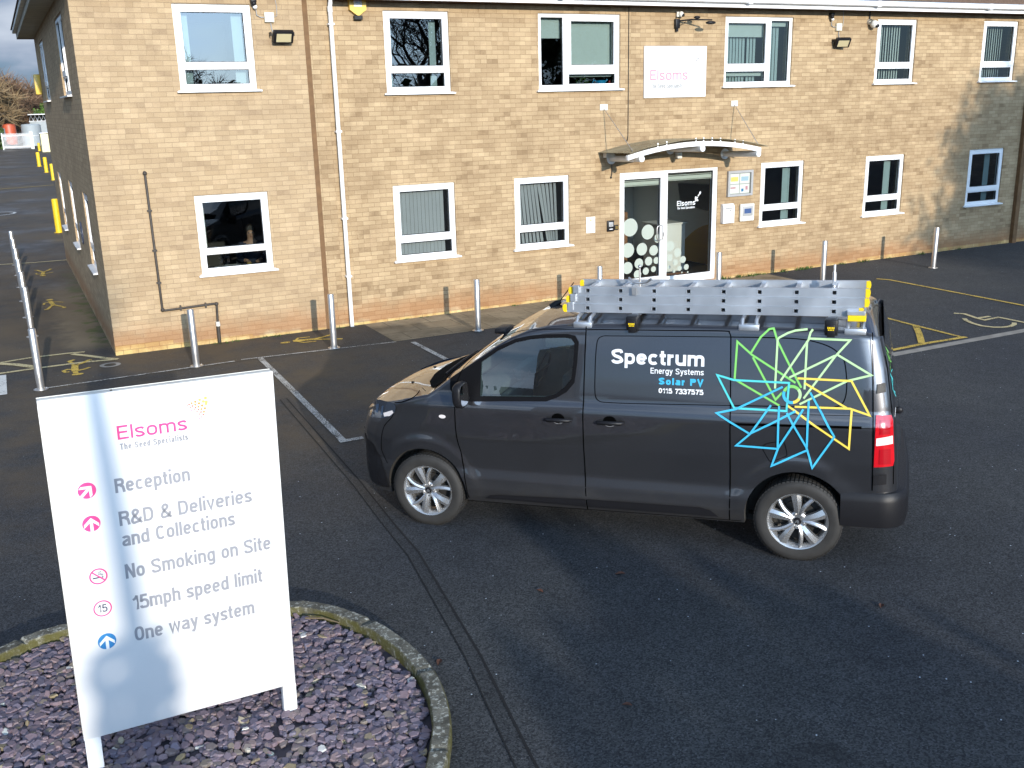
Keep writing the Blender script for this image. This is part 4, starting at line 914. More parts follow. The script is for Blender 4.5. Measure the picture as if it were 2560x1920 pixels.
# panel gaps
f = Flat()
def gapl(pts, w=0.009): f.line(curve_pts(pts, 5), w)
gapl([(0.399, 1.488), (0.352, 1.383), (0.335, 1.263), (0.333, 1.204), (0.328, 0.959), (0.340, 0.834), (0.364, 0.723), (0.389, 0.513), (0.402, 0.300)])
gapl([(0.399, 1.488), (0.482, 1.575), (0.61, 1.669), (0.736, 1.755), (0.891, 1.822), (1.045, 1.850), (1.272, 1.858), (1.525, 1.860)], 0.005)
gapl([(1.524, 1.885), (1.514, 1.447), (1.510, 1.163), (1.508, 0.791), (1.515, 0.285)])
gapl([(2.723, 1.829), (2.735, 1.286), (2.740, 0.791), (2.735, 0.300)])
gapl([(1.532, 1.858), (1.666, 1.862), (2.313, 1.868), (2.67, 1.872), (2.709, 1.860), (2.723, 1.829)], 0.008)
gapl([(2.723, 1.826), (3.003, 1.829), (3.224, 1.825), (3.369, 1.805), (3.484, 1.767), (3.56, 1.71), (3.594, 1.65), (3.614, 1.50), (3.609, 1.394), (3.581, 1.333), (3.53, 1.312), (3.46, 1.305), (2.735, 1.285)], 0.008)
gapl([(1.73, 1.812), (1.668, 1.808), (1.625, 1.772), (1.612, 1.647), (1.608, 1.45), (1.612, 1.322), (1.644, 1.272), (1.732, 1.262), (2.0, 1.265), (2.735, 1.285)], 0.006)
gapl([(1.73, 1.812), (2.156, 1.819), (2.723, 1.826)], 0.006)
gapl([(2.741, 1.228), (3.809, 1.255)], 0.004)
f.line([(2.741, 1.140), (3.0, 1.148), (3.4, 1.158), (3.735, 1.166)], 0.020, 0.1)
gapl([(3.735, 1.161), (3.818, 1.163)], 0.004)
gapl([(3.785, 1.885), (3.797, 1.679), (3.815, 1.268), (3.826, 0.936), (3.832, 0.655)], 0.008)
gapl([(-0.30, 1.150), (-0.22, 1.165), (-0.128, 1.198), (-0.055, 1.245), (-0.028, 1.285)], 0.008)
gapl([(0.0, 1.31), (0.04, 1.28)], 0.006)
gapl([(-0.29, 1.11), (-0.334, 1.015), (-0.44, 0.90), (-0.49, 0.717), (-0.478, 0.636), (-0.418, 0.560)], 0.006)
gapl([(2.996, 0.945), (3.018, 0.990), (3.13, 1.018), (3.163, 1.005), (3.183, 0.923), (3.172, 0.895), (3.075, 0.852), (3.045, 0.858), (2.996, 0.945)], 0.005)
gapl([(0.375, 0.268), (1.0, 0.272), (1.85, 0.288), (2.83, 0.302)], 0.006)
f.build('panel_gaps', M['gap'], lambda a, b: near(a, b, 0.0035), VAN)
# bright edge of the swage and of the recessed panels
def decal(name, fl, m, off=0.0022): return fl.build(name, m, lambda a, b: near(a, b, off), VAN)
# lower side mouldings
for pts in ([(0.56, 0.312), (0.62, 0.352), (0.70, 0.362), (1.506, 0.392), (1.508, 0.312)], [(1.523, 0.393), (2.50, 0.405), (2.58, 0.385), (2.645, 0.328), (1.523, 0.312)]):
    skin_patch('side_moulding', [pts], M['black_plastic'], 0.008)
# door handles
for sx in (1.293, 1.747):
    o = MB().tube([near(sx-0.112, 1.100, 0.02), near(sx-0.095, 1.102, 0.040), near(sx, 1.106, 0.048), near(sx+0.095, 1.104, 0.040), near(sx+0.112, 1.102, 0.02)], [0.012, 0.017, 0.018, 0.017, 0.012], 10).build('door_handle', M['black_plastic'], VAN, smooth=50)
    f = Flat(); f.poly(ell(sx-0.005, 1.108, 0.058, 0.046, 20)); c = f.build('handle_cup', M['gap'], lambda a, b: near(a, b, 0.002), o)
    f = Flat(); f.ring(sx-0.005, 1.108, 0.052, 0.060, 18, math.pi*1.12, math.pi*1.88); f.build('cup_edge', M['alloy'], lambda a, b: near(a, 1.108+(b-1.108)*0.8, 0.003), o)
# indicator, headlamps, tail lamps
f = Flat(); f.poly(ell(0.205, 1.068, 0.034, 0.017, 16)); f.build('side_indicator', M['lens_clear'], lambda a, b: near(a, b, 0.006), VAN)
M['lamp_blue'] = mat('lamp_blue_reflection', (0.07, 0.12, 0.20), 0.1, 0.3, coat=1.0)  # bluish reflection in the headlamp is put into this colour
HL = [(-0.70, 1.085), (-0.60, 1.120), (-0.50, 1.140), (-0.36, 1.150), (-0.305, 1.138), (-0.283, 1.105), (-0.30, 1.065), (-0.343, 1.020), (-0.429, 0.990), (-0.55, 0.968), (-0.66, 0.955), (-0.70, 0.99)]
for sd_ in (near, far_):
    hl = skin_patch('headlight', [HL], M['lens_dark'], 0.006, side=sd_, maxlen=0.03)
    for a, b in ((-0.63, -0.59), (-0.555, -0.515), (-0.47, -0.44)):
        skin_patch('reflector', [[(a, 1.09), (b, 1.10), (b-0.01, 1.02), (a-0.01, 1.01)]], M['lamp_blue'], 0.009, hl, sd_)
    skin_patch('running_lamp', [[(-0.44, 1.035), (-0.33, 1.075), (-0.315, 1.055), (-0.36, 1.02), (-0.43, 1.005)]], M['lens_clear'], 0.009, hl, sd_)
def corner(s, z, off=0.0, sg=-1):
    """follow the flank and the rounded rear corner (e measured from the rear face)"""
    sr = s_rear(z); e = sr-s; q = 0
    if e < 0.20: q = 0.13*(1-math.sqrt(max(0, 1-(1-max(0, e)/0.20)**2)))
    y = ys(min(s, 3.9), z)*(1-q/0.95); nx = min(1, q/0.10)
    return (s+off*nx, sg*(y+off*(1-0.4*nx)), z)
cn = lambda s, z, o: corner(s, z, o); cf = lambda s, z, o: corner(s, z, o, 1)
def rs(t, z): return 3.835+(s_rear(z)-0.010-3.835)*t     # t=0 flank seam .. 1 rear face
for sd_ in (cn, cf):
    tl = skin_patch('tail_light', [[(rs(0.0, .855), .855), (rs(.8, .86), .86), (rs(.85, 0.9), 0.9), (rs(.85, 1.22), 1.22), (rs(.78, 1.255), 1.258), (rs(0, 1.265), 1.265)]], M['lens_red'], 0.014, side=sd_, maxlen=0.03)
    skin_patch('reversing_lamp', [[(rs(.06, 1.03), 1.03), (rs(.80, 1.04), 1.04), (rs(.80, 1.10), 1.105), (rs(.06, 1.09), 1.09)]], M['lens_clear'], 0.018, tl, sd_, maxlen=0.03)
    for z0, z1 in ((0.88, 1.0), (1.12, 1.23)):
        skin_patch('lamp_bowl', [[(rs(.22, z0), z0), (rs(.70, z0), z0), (rs(.70, z1), z1), (rs(.22, z1), z1)]], M['lens_red2'], 0.019, tl, sd_, maxlen=0.03)
    for z0, z1 in ((1.425, 1.495), (0.70, 0.785)):
        hg = skin_patch('hinge', [[(rs(0.0, z0), z0), (rs(.55, z0), z0+0.01), (rs(.55, z1), z1+0.01), (rs(0.0, z1), z1)]], M['black_plastic'], 0.012, side=sd_, maxlen=0.03)
f = Flat(); f.line([(rs(.86, z), z) for z in [.70+.04*i for i in range(26)]], 0.006)
f.build('panel_gaps', M['gap'], lambda a, b: corner(a, b, 0.002), VAN)
# bumpers
def bumper(path, prof, name, m):
    bm_ = MB(); P = [Vector((*p, 0)) for p in path]; rings = []
    for i, p in enumerate(P):
        d = (P[min(i+1, len(P)-1)]-P[max(i-1, 0)]).normalized(); nrm = Vector((d.y, -d.x, 0))
        rings.append([bm_.bm.verts.new(p + nrm*o + Vector((0, 0, z))) for o, z in prof])
    n = len(prof)
    for i in range(len(P)-1):
        for k in range(n): bm_.bm.faces.new((rings[i][k], rings[i][(k+1) % n], rings[i+1][(k+1) % n], rings[i+1][k]))
    bm_.bm.faces.new(rings[0][::-1]); bm_.bm.faces.new(rings[-1]); return bm_.build(name, m, VAN, smooth=35)
path = [(3.60, -0.968), (3.75, -0.968), (3.88, -0.962)] + [(3.88+0.207*math.sin(a), -0.755-0.207*math.cos(a)) for a in [R(10*i) for i in range(1, 10)]] + [(4.095, -0.5), (4.105, 0), (4.095, 0.5)]
path += [(x, -y) for x, y in path[11::-1]]
bumper(path, [(-0.10, 0.34), (0.0, 0.345), (0.016, 0.42), (0.018, 0.56), (0.010, 0.60), (-0.01, 0.628), (-0.12, 0.655), (-0.16, 0.66)], 'rear_bumper', M['black_plastic'])
for sy in (-1, 1):
    pl = [(-0.86, sy*0.38), (-0.82, sy*0.53), (-0.74, sy*0.69), (-0.62, sy*0.82), (-0.50, sy*0.885), (-0.42, sy*0.91)]
# dark lower front valance on the near corner
skin_patch('front_valance', [[(-0.80, 0.30), (-0.62, 0.285), (-0.44, 0.30), (-0.455, 0.45), (-0.52, 0.60), (-0.62, 0.70), (-0.74, 0.74), (-0.84, 0.74), (-0.85, 0.45)]], M['black_plastic'], 0.006)
mb = MB(); mb.box(-0.5, 3.55, -0.70, 0.70, 0.22, 0.27); mb.build('underbody', M['liner'], VAN)
# logo, lettering
LOGO = [('g', [(2.763, 1.499), (2.775, 1.792), (2.892, 1.693), (3.233, 1.486)]), ('g', [(2.767, 1.494), (3.115, 1.303)]), ('g', [(2.884, 1.707), (2.956, 1.832), (3.02, 1.895), (3.053, 1.900), (3.086, 1.804), (3.183, 1.621), (3.278, 1.45)]), ('g', [(2.9, 1.674), (3.085, 1.348), (3.135, 1.407)]), ('p', [(3.086, 1.816), (3.097, 1.831), (3.162, 1.868), (3.219, 1.888), (3.309, 1.900)]), ('p', [(3.349, 1.900), (3.332, 1.874), (3.319, 1.819), (3.119, 1.498)]), ('p', [(3.086, 1.816), (3.079, 1.436)]), ('p', [(3.319, 1.83), (3.626, 1.824), (3.52, 1.698), (3.298, 1.367)]), ('p', [(3.309, 1.812), (3.303, 1.439)]), ('p', [(3.53, 1.717), (3.79, 1.566), (3.617, 1.516), (3.269, 1.321)]), ('p', [(3.519, 1.705), (3.185, 1.526)]), ('y', [(3.247, 1.523), (3.648, 1.517), (3.79, 1.26), (3.644, 1.305), (3.233, 1.3)]), ('y', [(3.302, 1.488), (3.622, 1.308)]), ('y', [(3.658, 1.298), (3.648, 0.993), (3.178, 1.306)]), ('b', [(3.539, 1.083), (3.381, 0.822), (3.331, 0.987), (3.176, 1.25)]), ('b', [(3.539, 1.083), (3.347, 1.418)]), ('b', [(3.342, 0.964), (3.069, 0.815), (3.117, 0.967), (3.299, 1.284)]), ('b', [(3.335, 0.987), (3.338, 1.354)]), ('b', [(3.106, 0.959), (2.788, 0.966), (2.894, 1.067), (3.052, 1.305)]), ('b', [(3.113, 0.967), (3.115, 1.3)]), ('b', [(2.887, 1.075), (2.629, 1.224), (2.778, 1.26), (3.138, 1.453)]), ('b', [(2.894, 1.071), (3.241, 1.267)]), ('t', [(2.766, 1.267), (2.625, 1.526), (2.759, 1.491), (3.185, 1.485), (3.172, 1.264), (2.766, 1.267)])]
fs_ = {k: Flat() for k in 'gpybt'}
for c, pts in LOGO: fs_[c].line(pts, 0.0160, 0.04)
fs_['g'].ring(3.209, 1.395, 0.051, 0.074, 12, R(40), R(160)); fs_['p'].ring(3.209, 1.395, 0.051, 0.074, 8, R(-30), R(40)); fs_['y'].ring(3.209, 1.395, 0.051, 0.074, 8, R(-80), R(-30)); fs_['b'].ring(3.209, 1.395, 0.051, 0.074, 14, R(160), R(280))
for i, k in enumerate('gpytb'): decal('pinwheel_logo', fs_[k], M['v'+k], 0.0046+0.0018*i)
f = Flat(); stext(f, 'Spectrum', 1.748, 2.518, 1.587, 0.120, 0.0248, 0.075); decal('lettering', f, M['white_vinyl'], 0.003)
f = Flat(); stext(f, 'Energy Systems', 2.080, 2.516, 1.517, 0.047, 0.0070, 0.09); decal('lettering', f, M['white_vinyl'], 0.003); f = Flat(); stext(f, '0115 7337575', 2.150, 2.515, 1.360, 0.041, 0.0092, 0.09); decal('lettering', f, M['white_vinyl'], 0.003)
f = Flat(); stext(f, 'Solar PV', 2.150, 2.514, 1.430, 0.056, 0.0150, 0.13); decal('lettering', f, M['vb'], 0.003)
# rear-corner part of the same logo on the back door
f1 = Flat(); f2 = Flat(); f3 = Flat()
for pts in ([(.90, 1.76), (1.0, 1.70), (.93, 1.66), (1.03, 1.60)], [(.90, 1.72), (1.0, 1.64), (.95, 1.58)], [(.92, 1.60), (1.02, 1.66)]): f1.line(pts, 0.010)
for pts in ([(.90, 1.56), (.99, 1.50), (.93, 1.44), (1.02, 1.37)], [(.92, 1.52), (.98, 1.42), (1.03, 1.33)], [(.90, 1.56), (1.02, 1.55)]): f2.line(pts, 0.010)
f3.line([(.98, 1.30), (.92, 1.235)], 0.010)
def rdoor(t, z):
    if t <= 0.985: p = corner(3.835+(s_rear(z)-3.835)*t, z, 0.004); return p
    k = (t-0.985)*4; p = corner(s_rear(z), z, 0.0); return (p[0]+0.006+0.012*k, p[1]+k, z)
f1.build('pinwheel_logo', M['vg'], rdoor, VAN); f2.build('pinwheel_logo', M['vt'], rdoor, VAN); f3.build('lettering', M['white_vinyl'], rdoor, VAN)
mb = MB(); mb.ball((4.005, -0.62, 1.22), 0.032, 2, (1, .6, 1)); mb.build('door_handle', M['black_plastic'], VAN, smooth=60)
# mirrors
for sg in (-1, 1):
    o = MB(); bmesh.ops.create_icosphere(o.bm, subdivisions=3, radius=1.0)
    for v in o.bm.verts:
        c = v.co; k = lambda t: math.copysign(abs(t)**0.65, t)
        c.x, c.y, c.z = k(c.x)*0.062, k(c.y)*0.105, k(c.z)*0.115
        if c.x > 0.03: c.x = 0.03
        c.x += 0.455 if sg < 0 else 0.36; c.y = sg*(1.085) + c.y; c.z += 1.315 if sg < 0 else 1.22
    o.tube([(0.44, sg*0.92, 1.245), (0.45, sg*1.06, 1.25)] if sg < 0 else [(0.36, sg*0.92, 1.15), (0.36, sg*1.06, 1.16)], 0.03, 8)
    mo = o.build('wing_mirror', M['black_plastic'], VAN, smooth=60)
    f = Flat(); f.poly([(math.copysign(abs(math.cos(a))**.6, math.cos(a))*0.085, math.copysign(abs(math.sin(a))**.6, math.sin(a))*0.095) for a in [2*math.pi*k/28 for k in range(28)]])
    f.build('mirror_glass', M['chrome'], lambda a, b: (0.488 if sg < 0 else 0.393, sg*1.085+a, (1.315 if sg < 0 else 1.22)+b), mo)
# cabin
mb = MB(); mb.box(0.14, 0.50, -0.80, 0.80, 0.95, 1.16, 0.05); mb.box(0.50, 0.60, -0.78, 0.78, 0.98, 1.10, 0.03); mb.box(0.46, 0.56, 0.18, 0.66, 1.10, 1.23, 0.03); mb.build('dashboard', M['cabin'], VAN, smooth=40)
mb = MB(); pts = [(0.70+0.07*math.sin(a)*0, 0.42+0.185*math.cos(a), 1.17+0.17*math.sin(a)) for a in [2*math.pi*k/24 for k in range(25)]]
mb.tube([(x+(z-1.17)*0.35, y, z) for x, y, z in pts], 0.014, 8); mb.tube([(0.69, 0.42, 1.17), (0.56, 0.42, 1.12)], 0.03, 8); mb.tube([(0.70, 0.24, 1.17), (0.70, 0.60, 1.17)], 0.016, 6); mb.build('steering_wheel', M['black_plastic'], VAN, smooth=60)
for y0 in (0.42, -0.12, -0.56):
    mb = MB(); mb.box(0.86, 1.32, y0-0.22, y0+0.22, 0.78, 0.94, 0.05); mb.build('seat', M['seat'], VAN, smooth=40)
    mb = MB(); mb.box(1.26, 1.40, y0-0.21, y0+0.21, 0.90, 1.44, 0.05); mb.box(1.30, 1.39, y0-0.12, y0+0.12, 1.47, 1.66, 0.035); mb.build('backrest', M['seat'], VAN, smooth=40)
mb = MB(); mb.box(0.50, 0.62, -0.34, -0.12, 1.685, 1.74, 0.02); mb.build('rear_view_mirror', M['black_plastic'], VAN, smooth=40)
# wheels
def wheel(name='wheel'):
    e = empty(name); e.parent = VAN
    mb = MB(); pr = []
    Rt, w_ = 0.345, 0.108
    pr = [(0.232, -0.085), (0.245, -0.100), (0.285, -0.110), (0.318, -0.106), (0.335, -0.094), (Rt, -0.080), (Rt, 0.080), (0.335, 0.094), (0.318, 0.106), (0.285, 0.110), (0.245, 0.100), (0.232, 0.085)]
    mb.lathe(pr, 'y', n=72)
    for k in range(64):    # tread blocks on the shoulder
        a = 2*math.pi*k/64; c, s = math.cos(a), math.sin(a); d = 0.011
        for y0, y1 in ((-0.096, -0.055), (0.055, 0.096), (-0.045, 0.045)):
            q = []
            for rr_, yy in ((0.338, y0), (0.338, y1), (0.3485, y0*0.93), (0.3485, y1*0.93)):
                for sg in (-1, 1): q.append(mb.bm.verts.new((rr_*c-sg*d*s, yy, rr_*s+sg*d*c)))
            for fc in ((0, 1, 5, 4), (2, 3, 7, 6), (4, 5, 7, 6), (0, 4, 6, 2), (1, 5, 7, 3)): mb.bm.faces.new([q[i] for i in fc])
    mb.build('tyre', M['tyre'], e, smooth=35)
    mb = MB(); mb.lathe([(0.226, 0.09), (0.21, 0.06), (0.205, -0.05), (0.222, -0.085), (0.231, -0.096), (0.240, -0.099), (0.243, -0.094), (0.236, -0.086)], 'y', n=64)
    def spoke(a0, a1, w0, w1, y0, y1, r0=0.040, r1=0.228):
        n = 7; L0 = []
        for i in range(n):
            t = i/(n-1); r = r0+(r1-r0)*t; a = a0+(a1-a0)*t**1.25; wd_ = w0+(w1-w0)*t; y = y0+(y1-y0)*t-0.012*math.sin(math.pi*t)
            c, s = math.cos(a), math.sin(a)
            L0.append([mb.bm.verts.new((r*c-k*wd_*s, y+dy, r*s+k*wd_*c)) for k, dy in ((-1, 0.035), (-0.86, 0.004), (-0.15, -0.006), (0.86, 0.004), (1, 0.035))])
        for i in range(n-1):
            for k in range(4): mb.bm.faces.new((L0[i][k], L0[i][k+1], L0[i+1][k+1], L0[i+1][k]))
    for k in range(5):
        a = R(72*k+90+8)
        spoke(a-R(4), a-R(19), 0.020, 0.018, -0.078, -0.090); spoke(a+R(12), a+R(16), 0.025, 0.046, -0.074, -0.088)
    mb.lathe([(0.0, -0.073), (0.056, -0.076), (0.074, -0.066), (0.082, -0.03)], 'y', n=40)
    mb.build('rim', M['alloy'], e, smooth=28)
    mb = MB(); mb.lathe([(0.0, -0.010), (0.15, -0.010), (0.15, 0.01), (0.204, 0.02)], 'y', n=40); mb.build('brake_disc', M['alloy_dark'], e, smooth=30)
    mb = MB(); mb.lathe([(0.0, -0.086), (0.026, -0.085), (0.031, -0.078), (0.031, -0.06)], 'y', n=28); cp = mb.build('hub_cap', M['black_plastic'], e, smooth=30)
    f = Flat(); 
    for dz in (0.0, -0.012): f.line([(-0.015, -0.006+dz), (0, 0.010+dz), (0.015, -0.006+dz)], 0.006)
    f.build('emblem', M['alloy'], lambda a, b: (a, -0.0885, b), cp)
    for k in range(5):
        a = R(72*k+90+44); mb = MB(); mb.lathe([(0.0, -0.088), (0.009, -0.088), (0.011, -0.08), (0.011, -0.06)], 'y', (0.054*math.cos(a), 0, 0.054*math.sin(a)), 12); mb.build('wheel_nut', M['steel'], e, smooth=30)
    return e
w0 = wheel(); w0.location = (-0.0, -0.865, 0.342)
for x, sg, rot in ((3.275, -1, 0.35), (0.0, 1, 0.9), (3.275, 1, 2.0)):
    w = copy_tree(w0, VAN); w.location = (x, sg*0.865, 0.342); w.rotation_euler = (0, rot if sg < 0 else 0, 0 if sg < 0 else math.pi)
# roof bars, aerial
mb0 = None
for s, nm in ((1.49, 0), (2.86, 1), (3.66, 2)):
    mb = MB()
    for ds in (-0.055, 0.055):
        ypts = [-0.80, -0.76, -0.60, -0.3, 0, 0.3, 0.60, 0.76, 0.80]
        mb.tube([(s+ds, y, (zsurf(s, y) if abs(y) < 0.75 else zsurf(s, 0.75))+(0.045 if abs(y) < 0.78 else 0.0)) for y in ypts], 0.016, 8)
    for y in (-0.78, 0.78): mb.box(s-0.08, s+0.08, y-0.035, y+0.035, zsurf(s, 0.76)-0.03, zsurf(s, 0.76)+0.02, 0.008)
    mb.build('roof_bar', M['alu'], VAN, smooth=40)
mb = MB(); mb.tube([(0.97, -0.02, zsurf(0.97, 0)-0.01), (1.02, -0.02, zsurf(1.0, 0)+0.02), (1.06, -0.02, zsurf(1.0, 0)+0.035)], [0.04, 0.03, 0.014], 10)
mb.tube([(1.04, -0.02, zsurf(1.0, 0)+0.03), (1.19, -0.02, zsurf(1.0, 0)+0.215)], [0.0055, 0.0045], 6); mb.build('aerial', M['black_plastic'], VAN, smooth=50)

# ------------------------------------------------------------------ ladder on the roof
LZ, LY = 1.988, -0.735
def van_pt(s, y, z):
    return VAN_MW @ Vector((s, y, z))
VAN_MW = Matrix.Translation(VAN.location) @ VAN.rotation_euler.to_matrix().to_4x4()
LAD = empty('ladder', (0, 0, 0), label='triple aluminium extension ladder with yellow end caps strapped on the van roof', cat='ladder')
LAD.matrix_world = VAN_MW @ Matrix.Translation((0, 0, LZ))
SH = 0.071
for lvl in range(3):
    y0 = LY + 0.012*lvl; wd_ = 0.40-0.024*lvl; x0, x1 = (1.315, 3.70) if lvl == 0 else (1.325+0.02*lvl, 3.735+0.004*lvl)
    z0 = lvl*(SH+0.001)
    hs = []
    for sy, yy in ((0, y0), (1, y0+wd_)):
        holes_ = [(1.517+0.2825*k-0.018, 1.517+0.2825*k+0.018, z0+0.019, z0+0.055) for k in range(8)]
        mb = MB(); mb.plate(x0, x1, z0, z0+SH, holes_ if sy == 0 else [], yy, yy+0.004)
        mb.box(x0, x1, yy+0.0042, yy+0.028, z0, z0+0.004); mb.box(x0, x1, yy+0.0042, yy+0.028, z0+SH-0.004, z0+SH)
        mb.build('stile', M['alu'], LAD)
        for xe, sg in ((x0, -1), (x1, 1)):
            mb = MB(); mb.prism([(xe-0.02*sg, z0+0.001), (xe+0.004*sg, z0+0.002), (xe+0.013*sg, z0+0.014), (xe+0.017*sg, z0+SH/2), (xe+0.013*sg, z0+SH-0.014), (xe+0.004*sg, z0+SH-0.002), (xe-0.02*sg, z0+SH-0.001)], yy-0.003, yy+0.034, 'xz')
            mb.build('end_cap', M['yellow_plastic'], LAD)
    for k in range(8):
        xr = 1.517+0.2825*k; mb = MB()
        pr = [(xr-0.018, z0+0.019), (xr+0.018, z0+0.019), (xr+0.018, z0+0.055), (xr-0.018, z0+0.055)]
        A = [mb.bm.verts.new((a, y0+0.001, b)) for a, b in pr]; C = [mb.bm.verts.new((a, y0+wd_-0.001, b)) for a, b in pr]
        A2 = [mb.bm.verts.new((xr+(a-xr)*0.80, y0+0.001, z0+0.037+(b-z0-0.037)*0.80)) for a, b in pr]; C2 = [mb.bm.verts.new((xr+(a-xr)*0.80, y0+0.2, z0+0.037+(b-z0-0.037)*0.80)) for a, b in pr]
        for i in range(4):
            j = (i+1) % 4; mb.bm.faces.new((A[i], A[j], C[j], C[i])); mb.bm.faces.new((A2[i], C2[i], C2[j], A2[j])); mb.bm.faces.new((A[i], A2[i], A2[j], A[j]))
        mb.bm.faces.new(C); mb.bm.faces.new(C2[::-1]); mb.plate(xr-0.022, xr+0.022, z0+0.015, z0+0.059, [(xr-0.0175, xr+0.0175, z0+0.0195, z0+0.0545)], y0-0.0025, y0-0.0004)
        mb.build('rung', M['alu'], LAD)
mb = MB(); mb.box(3.60, 3.735, LY-0.05, LY+0.05, -0.028, 0.018, 0.004); mb.build('foot', M['yellow_plastic'], LAD)
mb = MB(); mb.box(3.595, 3.728, LY-0.045, LY+0.05, 0.0185, 0.050, 0.003); mb.build('foot_bracket', M['alu'], LAD)
for xe in (1.345, 1.37, 1.40):
    k = round((xe-1.345)/0.0275); mb = MB(); mb.box(xe, xe+0.05, LY-0.009, LY+0.03, 0.02+SH*k, 0.05+SH*k+0.035, 0.003); mb.build('guide_bracket', M['alu'], LAD)
# ladder clamps
def clamp(s, label, tee):
    c = empty('ladder_clamp', (0, 0, 0), label=label, cat='ladder clamp', group='ladder clamps on the van roof'); c.matrix_world = VAN_MW @ Matrix.Translation((s, 0, 0))
    z1 = zsurf(s, 0.74)
    mb = MB(); mb.box(-0.05, 0.05, -0.865, -0.745, 1.865, 1.986, 0.014); mb.box(-0.03, 0.03, -0.872, -0.862, 1.85, 1.95, 0.004); bx = mb.build('end_block', M['black_plastic'], c, smooth=40)
    f = Flat()
    for k in range(5): f.poly([(-0.027+0.011*k, 1.918), (-0.019+0.011*k, 1.918), (-0.019+0.011*k, 1.932), (-0.027+0.011*k, 1.932)])
    for k in range(4): f.poly([(-0.022+0.012*k, 1.904), (-0.014+0.012*k, 1.904), (-0.014+0.012*k, 1.914), (-0.022+0.012*k, 1.914)])
    f.build('yellow_label', M['yellow_plastic'], lambda a, b: (a, -0.8728, b), bx)
    mb = MB(); mb.box(-0.03, 0.03, -0.745, 0.745, 1.955, 1.984, 0.004); mb.build('cross_bar', M['alu'], c)
    mb = MB(); mb.box(-0.05, 0.05, 0.745, 0.865, 1.865, 1.986, 0.014); mb.build('end_block', M['black_plastic'], c, smooth=40)
    mb = MB()
    yy = -0.53
    mb.tube([(0, yy, 1.98), (0, yy, 2.34 if tee else 2.36)], 0.008 if tee else 0.011, 8)
    if tee:
        mb.tube([(-0.10, yy+0.02, 2.245), (-0.06, yy, 2.215), (0, yy, 2.205), (0.06, yy, 2.215), (0.10, yy-0.02, 2.245)], 0.011, 8); mb.ball((0, yy, 2.345), 0.016, 2)
        mb.box(-0.02, 0.02, LY-0.012, LY-0.001, 2.14, 2.20)
    else:
        mb.tube([(0, yy, 2.20), (0, yy, 2.30)], 0.016, 8); mb.box(-0.012, 0.018, yy-0.03, yy+0.02, 2.20, 2.235)
    mb.build('tie_rod', M['steel'] if tee else M['alu'], c, smooth=40)
clamp(1.925, 'front ladder clamp with black block and tee handle on the van roof', True)
clamp(3.485, 'rear ladder clamp with black block and plain upright on the van roof', False)

# ------------------------------------------------------------------ direction sign in the bed
SBL = Vector((-1.279, -11.324, 0.362)); SBR = Vector((-0.063, -11.293, 0.339)); STL = Vector((-1.246, -11.331, 2.356))
ex = (SBR-SBL).normalized(); ez = (STL-SBL); ez = (ez-ex*ez.dot(ex)).normalized(); ey = ez.cross(ex)
SM = Matrix((( ex.x, ey.x, ez.x, SBL.x), (ex.y, ey.y, ez.y, SBL.y), (ex.z, ey.z, ez.z, SBL.z), (0, 0, 0, 1)))
SIGN = empty('direction_sign', label='white freestanding direction board listing Reception and Deliveries in the slate bed', cat='sign'); SIGN.matrix_world = SM
BW, BH = 1.216, 1.995
mb = MB(); mb.box(0, BW, 0.0, 0.006, 0, BH, 0.0015); brd = mb.build('board', M['panel_white'], SIGN, smooth=30)
mb = MB(); mb.box(0.0, BW, 0.0065, 0.060, BH-0.045, BH-0.001, 0.004); mb.box(0.004, BW-0.004, 0.0065, 0.050, 0.004, 0.05); mb.box(0.002, 0.05, 0.0065, 0.052, 0.0505, BH-0.0455); mb.box(BW-0.05, BW-0.002, 0.0065, 0.052, 0.0505, BH-0.0455)
mb.box(0.0, BW, 0.068, 0.074, 0.0, BH, 0.0015); mb.build('back_frame', M['dirty_white'], SIGN, smooth=30)
for x0, x1 in ((0.004, 0.088), (1.138, 1.219)):
    mb = MB(); mb.box(x0, x1, 0.0045, 0.066, -0.42, -0.0015, 0.003); mb.build('leg', M['white_paint'], SIGN, smooth=30)
sp3 = lambda a, b: (a, -0.0012, b)
f = Flat(); stext(f, 'Elsoms', 0.362, 0.723, 1.727, 0.078, 0.0120, 0.085); f.build('lettering', M['pink'], sp3, brd)
f = Flat(); stext(f, 'The Seed Specialists', 0.368, 0.722, 1.669, 0.036, 0.0074, 0.10); f.build('lettering', M['grey_text'], sp3, brd)
f = Flat()
for t, x0, x1, y0, cp in (('Reception', 0.319, 0.712, 1.431, 0.082), ('R&D & Deliveries', 0.321, 1.042, 1.239, 0.084), ('and Collections', 0.323, 0.935, 1.117, 0.084), ('No Smoking on Site', 0.320, 1.129, 0.924, 0.086), ('15mph speed limit', 0.342, 1.065, 0.727, 0.086), ('One way system', 0.330, 1.003, 0.536, 0.086)):
    f = Flat(); stext(f, t, x0, x1, y0, cp, 0.0145, 0.07); f.build('lettering', M['grey_text'], sp3, brd)
def arrow_icon(cx, cy, r, m, rot):
    f = Flat(); f.disc(cx, cy, r, 36); d = f.build('arrow_roundel', M[m], sp3, brd)
    f = Flat(); c, s = math.cos(rot), math.sin(rot)
    T = lambda pts: [(cx+(a*c-b*s)*r, cy+(a*s+b*c)*r) for a, b in pts]
    f.poly(T([(-0.17, -0.99), (0.17, -0.99), (0.17, 0.35), (-0.17, 0.35)])); f.poly(T([(-0.82, -0.05), (0, 0.72), (0, 0.28), (-0.82, -0.48)])); f.poly(T([(0.82, -0.05), (0.82, -0.48), (0, 0.28), (0, 0.72)]))
    f.build('arrow', M['white_vinyl'], lambda a, b: (a, -0.0018, b), d)
